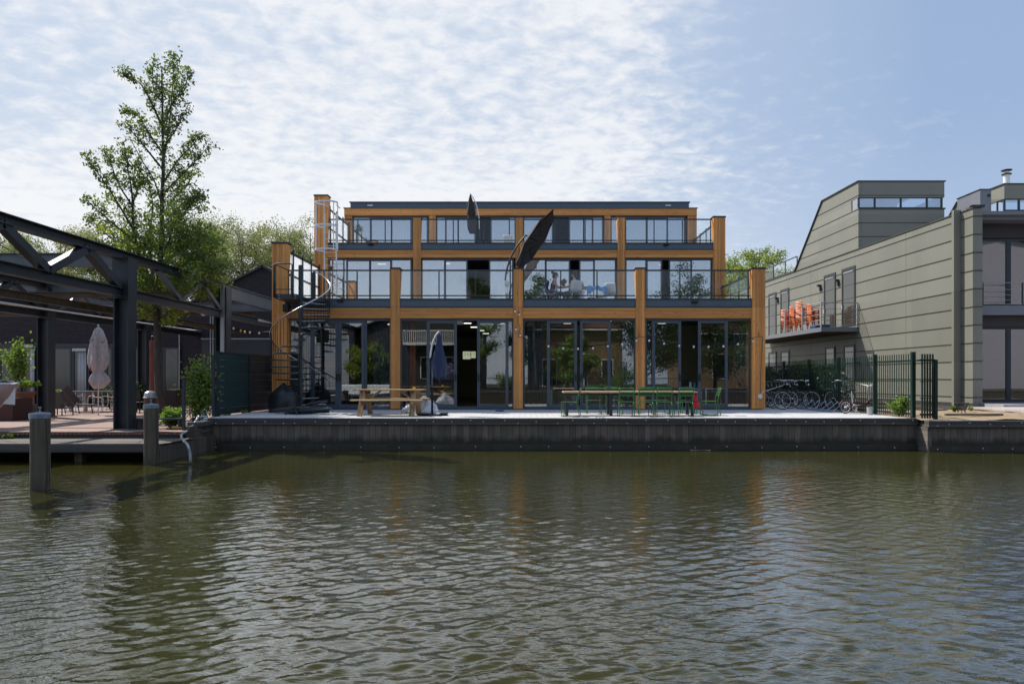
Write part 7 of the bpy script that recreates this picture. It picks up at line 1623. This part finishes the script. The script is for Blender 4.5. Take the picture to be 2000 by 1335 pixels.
c = copy_tree(b0); place(c, (X(1640, 21.4), 21.4, 0), R(-78), 1.0, 'black bicycle seen head-on behind the end of the rack by the fence')
bf = bicycle('small-wheeled dark red folding bicycle leaning by the green fence', M['bikered'], 0.185, False, True); place(bf, (X(1677, 19.3), 19.3, 0), R(12)); bf['group'] = 'bicycles parked beside the timber building'
# rack
rk = thing('bicycle_rack', 'blue-grey steel bicycle rack with slanted wheel channels', 'bicycle rack', (X(1600, 21), 21, 0))
MB().bar(P0(1570, 22.6, 0.03), P0(1646, 19.9, 0.03), 0.05).bar(P0(1556, 22.2, 0.03), P0(1628, 19.7, 0.03), 0.05).build('base_rails', M['rackblue'], rk)
for k in range(7):
    u = k/6; a = Vector(P0(1556+72*u, 22.2-2.4*u, 0.05)); b_ = a + Vector((0.45, 0.30, 0.24)); m_ = MB()
    for s in (-0.03, 0.03): m_.tube([a+Vector((s*0.5, s, 0)), b_+Vector((s*0.5, s, 0))], 0.013, 6)
    m_.tube([a+Vector((-0.015, -0.03, 0)), a+Vector((0.015, 0.03, 0))], 0.012, 6).tube([b_+Vector((-0.015, -0.03, 0)), b_+Vector((0.02, 0.03, 0)), b_+Vector((0.1, 0.05, -0.2))], 0.012, 6).build('wheel_channel', M['rackblue'], rk)
tag(MB().lathe((X(1699, 18.6), 18.6, 0), [(0.07, 0), (0.085, 0.2), (0.09, 0.21)], 14).build('grey_bucket', M['galvlight']), 'small pale grey bucket at the fence near the folding bicycle', 'bucket')

# ================================================================== OPPOSITE BANK (behind the viewer, seen in the glass and the water)
ob = MB().box(-60, 60, -60, -5.0, -1.3, 0.1).build('opposite_bank', M['earth'], origin=(0, -20, 0)); tag(ob, kind='structure')
quay('timber_quay_wall', 'dark timber quay wall of the opposite bank reflected in the windows', -60, 60, -5.15, 0.1, 3)
Mb = {'lc': planks('light_boards', (0.42, 0.44, 0.5), 'Z', 0.28, h=(0.9, 1.05)), 'dc': planks('dark_boards', (0.03, 0.028, 0.028), 'Z', 0.16), 'oc': brick('ochre_brick', (0.24, 0.14, 0.06), (0.3, 0.18, 0.08), (0.2, 0.17, 0.12), 1.0, 0.22, 0.07),
      'rf': mat('orange_roof_tiles', (0.13, 0.055, 0.035), 0.8, var=0.3, scale=6, bump=0.5, bscale=10), 'gr': mat('grey_render', (0.27, 0.26, 0.28), 0.9, var=0.06)}
def house(x0, x1, y, d, h, rh, wm, rm, lb, wins, cat='house', side=False):
    t = thing('canal_house', lb, cat, ((x0+x1)/2, y, 0.1), 'houses on the opposite bank')
    xm = (x0+x1)/2
    if side:
        MB().prism([(x0, y, 0.1), (x0, y, h), (x0, y-d/2, h+rh), (x0, y-d, h), (x0, y-d, 0.1)], (x1-x0, 0, 0)).build('wall', wm, t)
        MB().bar((xm, y+0.35, h-0.12), (xm, y-d/2-0.02, h+rh+0.12), x1-x0+0.6, 0.14).bar((xm, y-d-0.35, h-0.12), (xm, y-d/2+0.02, h+rh+0.125), x1-x0+0.6, 0.14).build('roof', rm, t)
        MB().box(x0-0.3, x1+0.3, y+0.3, y+0.45, h-0.3, h-0.18).box(xm+0.6, xm+0.7, y+0.02, y+0.12, 0.1, h-0.2).build('gutter', M['white'], t)
    else: MB().prism([(x0, y, 0.1), (x1, y, 0.1), (x1, y, h), ((x0+x1)/2, y, h+rh), (x0, y, h)], (0, -d, 0)).build('wall', wm, t)
    if not side: MB().bar((x0-0.3, y-d/2, h-0.1), (xm+0.02, y-d/2, h+rh+0.12), d+0.6, 0.14).bar((x1+0.3, y-d/2, h-0.1), (xm-0.02, y-d/2, h+rh+0.125), d+0.6, 0.14).build('roof', rm, t)
    for (a, b_, z0, z1) in wins:
        w_ = MB().box(a-0.08, b_+0.08, y+0.0, y+0.05, z0-0.08, z1+0.08).build('window', M['white'], t); MB().box(a, b_, y+0.02, y+0.06, z0, z1).build('pane', bpy.data.materials['dark_glazing'], w_)
    return t
house(-27, -13.5, -9, 8, 5.0, 2.0, Mb['lc'], M['cap'], 'pale grey board-clad house reflected in the left bay', [(-25, -24, 1, 3), (-22, -20.8, 1, 3), (-18.6, -17.4, 1, 3), (-22, -20.8, 3.7, 4.7), (-16, -15, 3.7, 4.7)])
h_ = house(-13, -3.5, -10.5, 8, 5.0, 1.6, Mb['dc'], M['cap'], 'dark board-clad house with white balcony reflected in the second bay', [(-8.2, -7.4, 1, 2.6), (-6.2, -5.4, 1, 2.6)])
bal = MB().box(-9.5, -3.3, -10.5, -9.0, 3.55, 3.75).box(-9.5, -3.3, -9.06, -9.0, 4.6, 4.68)
bal = bal.build('balcony', M['white'], h_); m_ = MB()
for x in np.arange(-9.4, -3.3, 0.16): m_.box(x, x+0.05, -9.05, -9.01, 3.75, 4.6)
m_.build('balusters', M['white'], bal)
house(0.2, 7.6, -10, 8, 5.0, 2.2, Mb['oc'], Mb['rf'], 'ochre brick house with orange tiled roof reflected in the third bay', [(1.4, 2.4, 0.4, 2.4), (3.6, 4.8, 0.4, 2.4), (6.0, 6.8, 1, 2.4)], side=True)
house(14, 26, -15, 9, 5.0, 2.4, Mb['oc'], Mb['rf'], 'brick house with orange roof behind the trees of the opposite bank', [(16, 17.2, 1, 3), (20, 21.2, 1, 3)], side=True)
house(27, 52, -9, 10, 10.5, 2.5, Mb['gr'], M['cap'], 'tall grey rendered building reflected in the right house windows', [(29, 30.2, 5, 6.8), (33, 34.2, 5, 6.8), (29, 30.2, 1.2, 3)])
G3 = 'trees on the opposite bank'
k = 50
for x, y, h, w_, mt, lb in ((-4.0, -8.0, 9.0, 3.6, 'leafg', 'birch-like tree on the opposite bank between the dark and ochre houses'), (9.0, -7.8, 6.0, 5.4, 'leafdk', 'dark tree right of the ochre house'), (12.5, -7.8, 8.0, 6.0, 'leafdk', 'large dark tree in the middle of the opposite bank'), (17.0, -7.8, 6.6, 5.4, 'leafg', 'green tree on the opposite bank in front of the orange roof'),
                         (21.0, -8.0, 6.2, 4.6, 'leafdk', 'dark tree near the tall grey building'), (0.9, -8.8, 10.6, 3.8, 'leafdk', 'tall dark tree at the left corner of the ochre house'), (3.6, -7.0, 4.0, 2.6, 'leafg', 'small green tree before the ochre house'), (-11.5, -7.4, 3.2, 3.0, 'leafy', 'low umbrella shaped tree before the dark house'), (14.4, -8.6, 11.0, 6.0, 'leafdk', 'very tall dark tree standing in front of the brick houses')):
    generic_tree('bank_tree', lb, (x, y, 0.1), h, w_, 0.16, M[mt], M['bark2'] if x == -4.0 else M['bark'], 9000, 0.17, k, group=G3, first=0.14, airy=0.9, nb=22); k += 1
shrub('wisteria', 'wisteria with lilac flowers along the opposite bank house', (-6.2, -8.9, 0.1), 1.4, 0.9, 1200, 0.12, M['wisteria'], 60, 10, zoff=0.4)
shrub('bank_hedge', 'bright green hedge bush on the opposite bank', (-1.2, -6.4, 0.1), 1.3, 0.7, 1500, 0.12, M['leafg'], 61, 12)
shrub('bank_hedge', 'dark green hedge bush right of the ochre house', (6.8, -6.6, 0.1), 1.5, 0.8, 1500, 0.12, M['leafg'], 62, 12)
# moored boat on the opposite bank
t = thing('moored_boat', 'white cabin boat moored at the opposite bank and mirrored in the doors', 'boat', (-10.5, -3.6, WZ)); vs = []; ns, n_ = 14, 9
for i in range(ns+1):
    u = i/ns; xx = -13.6+6.6*u; hw = 0.95*math.sin(min(1, (1-u)*2.6+0.02)*math.pi/2); zt = -0.15+0.35*u**2
    for q in range(n_): s = -1+2*q/(n_-1); vs.append((xx, -3.6+s*hw, zt-(zt+1.0)*(1-abs(s)**2.5)))
fs = [(i*n_+q, (i+1)*n_+q, (i+1)*n_+q+1, i*n_+q+1) for i in range(ns) for q in range(n_-1)] + [(i*n_, i*n_+n_-1, (i+1)*n_+n_-1, (i+1)*n_) for i in range(ns)]
MB().add(vs, fs).build('hull', M['white'], t, smooth=False); MB().box(-12.6, -9.0, -4.2, -3.0, -0.1, 0.55).build('cabin', M['white'], t, bevel=0.08); MB().tube([Vector(vs[i*n_+n_-1])+Vector((0, 0.01, -0.1)) for i in range(ns+1)], 0.03, 6).build('rubbing_strake', M['bluedk'], t)
# fence on opposite bank
ff = thing('bank_railing', 'dark picket railing along the opposite bank', 'railing', (-1, -5.4, 0.1)); m_ = MB().box(-8, 14, -5.42, -5.38, 0.95, 1.0).box(-8, 14, -5.42, -5.38, 0.2, 0.24)
for x in np.arange(-8, 14, 0.18): m_.box(x, x+0.02, -5.41, -5.39, 0.1, 0.95)
m_.build('pickets', M['anthracite'], ff)
# small floating driftwood
tag(MB().tube([P(1346, 878.5, 16.75)*0+Vector((X(1348, 16.7), 16.7, WZ+0.01)), Vector((X(1388, 16.6), 16.6, WZ+0.015))], 0.014, 6).build('driftwood', M['tabletop']), 'pale stick floating in the water at the foot of the quay', 'driftwood')
# unused meshes of the scene stay out: nothing else to clean
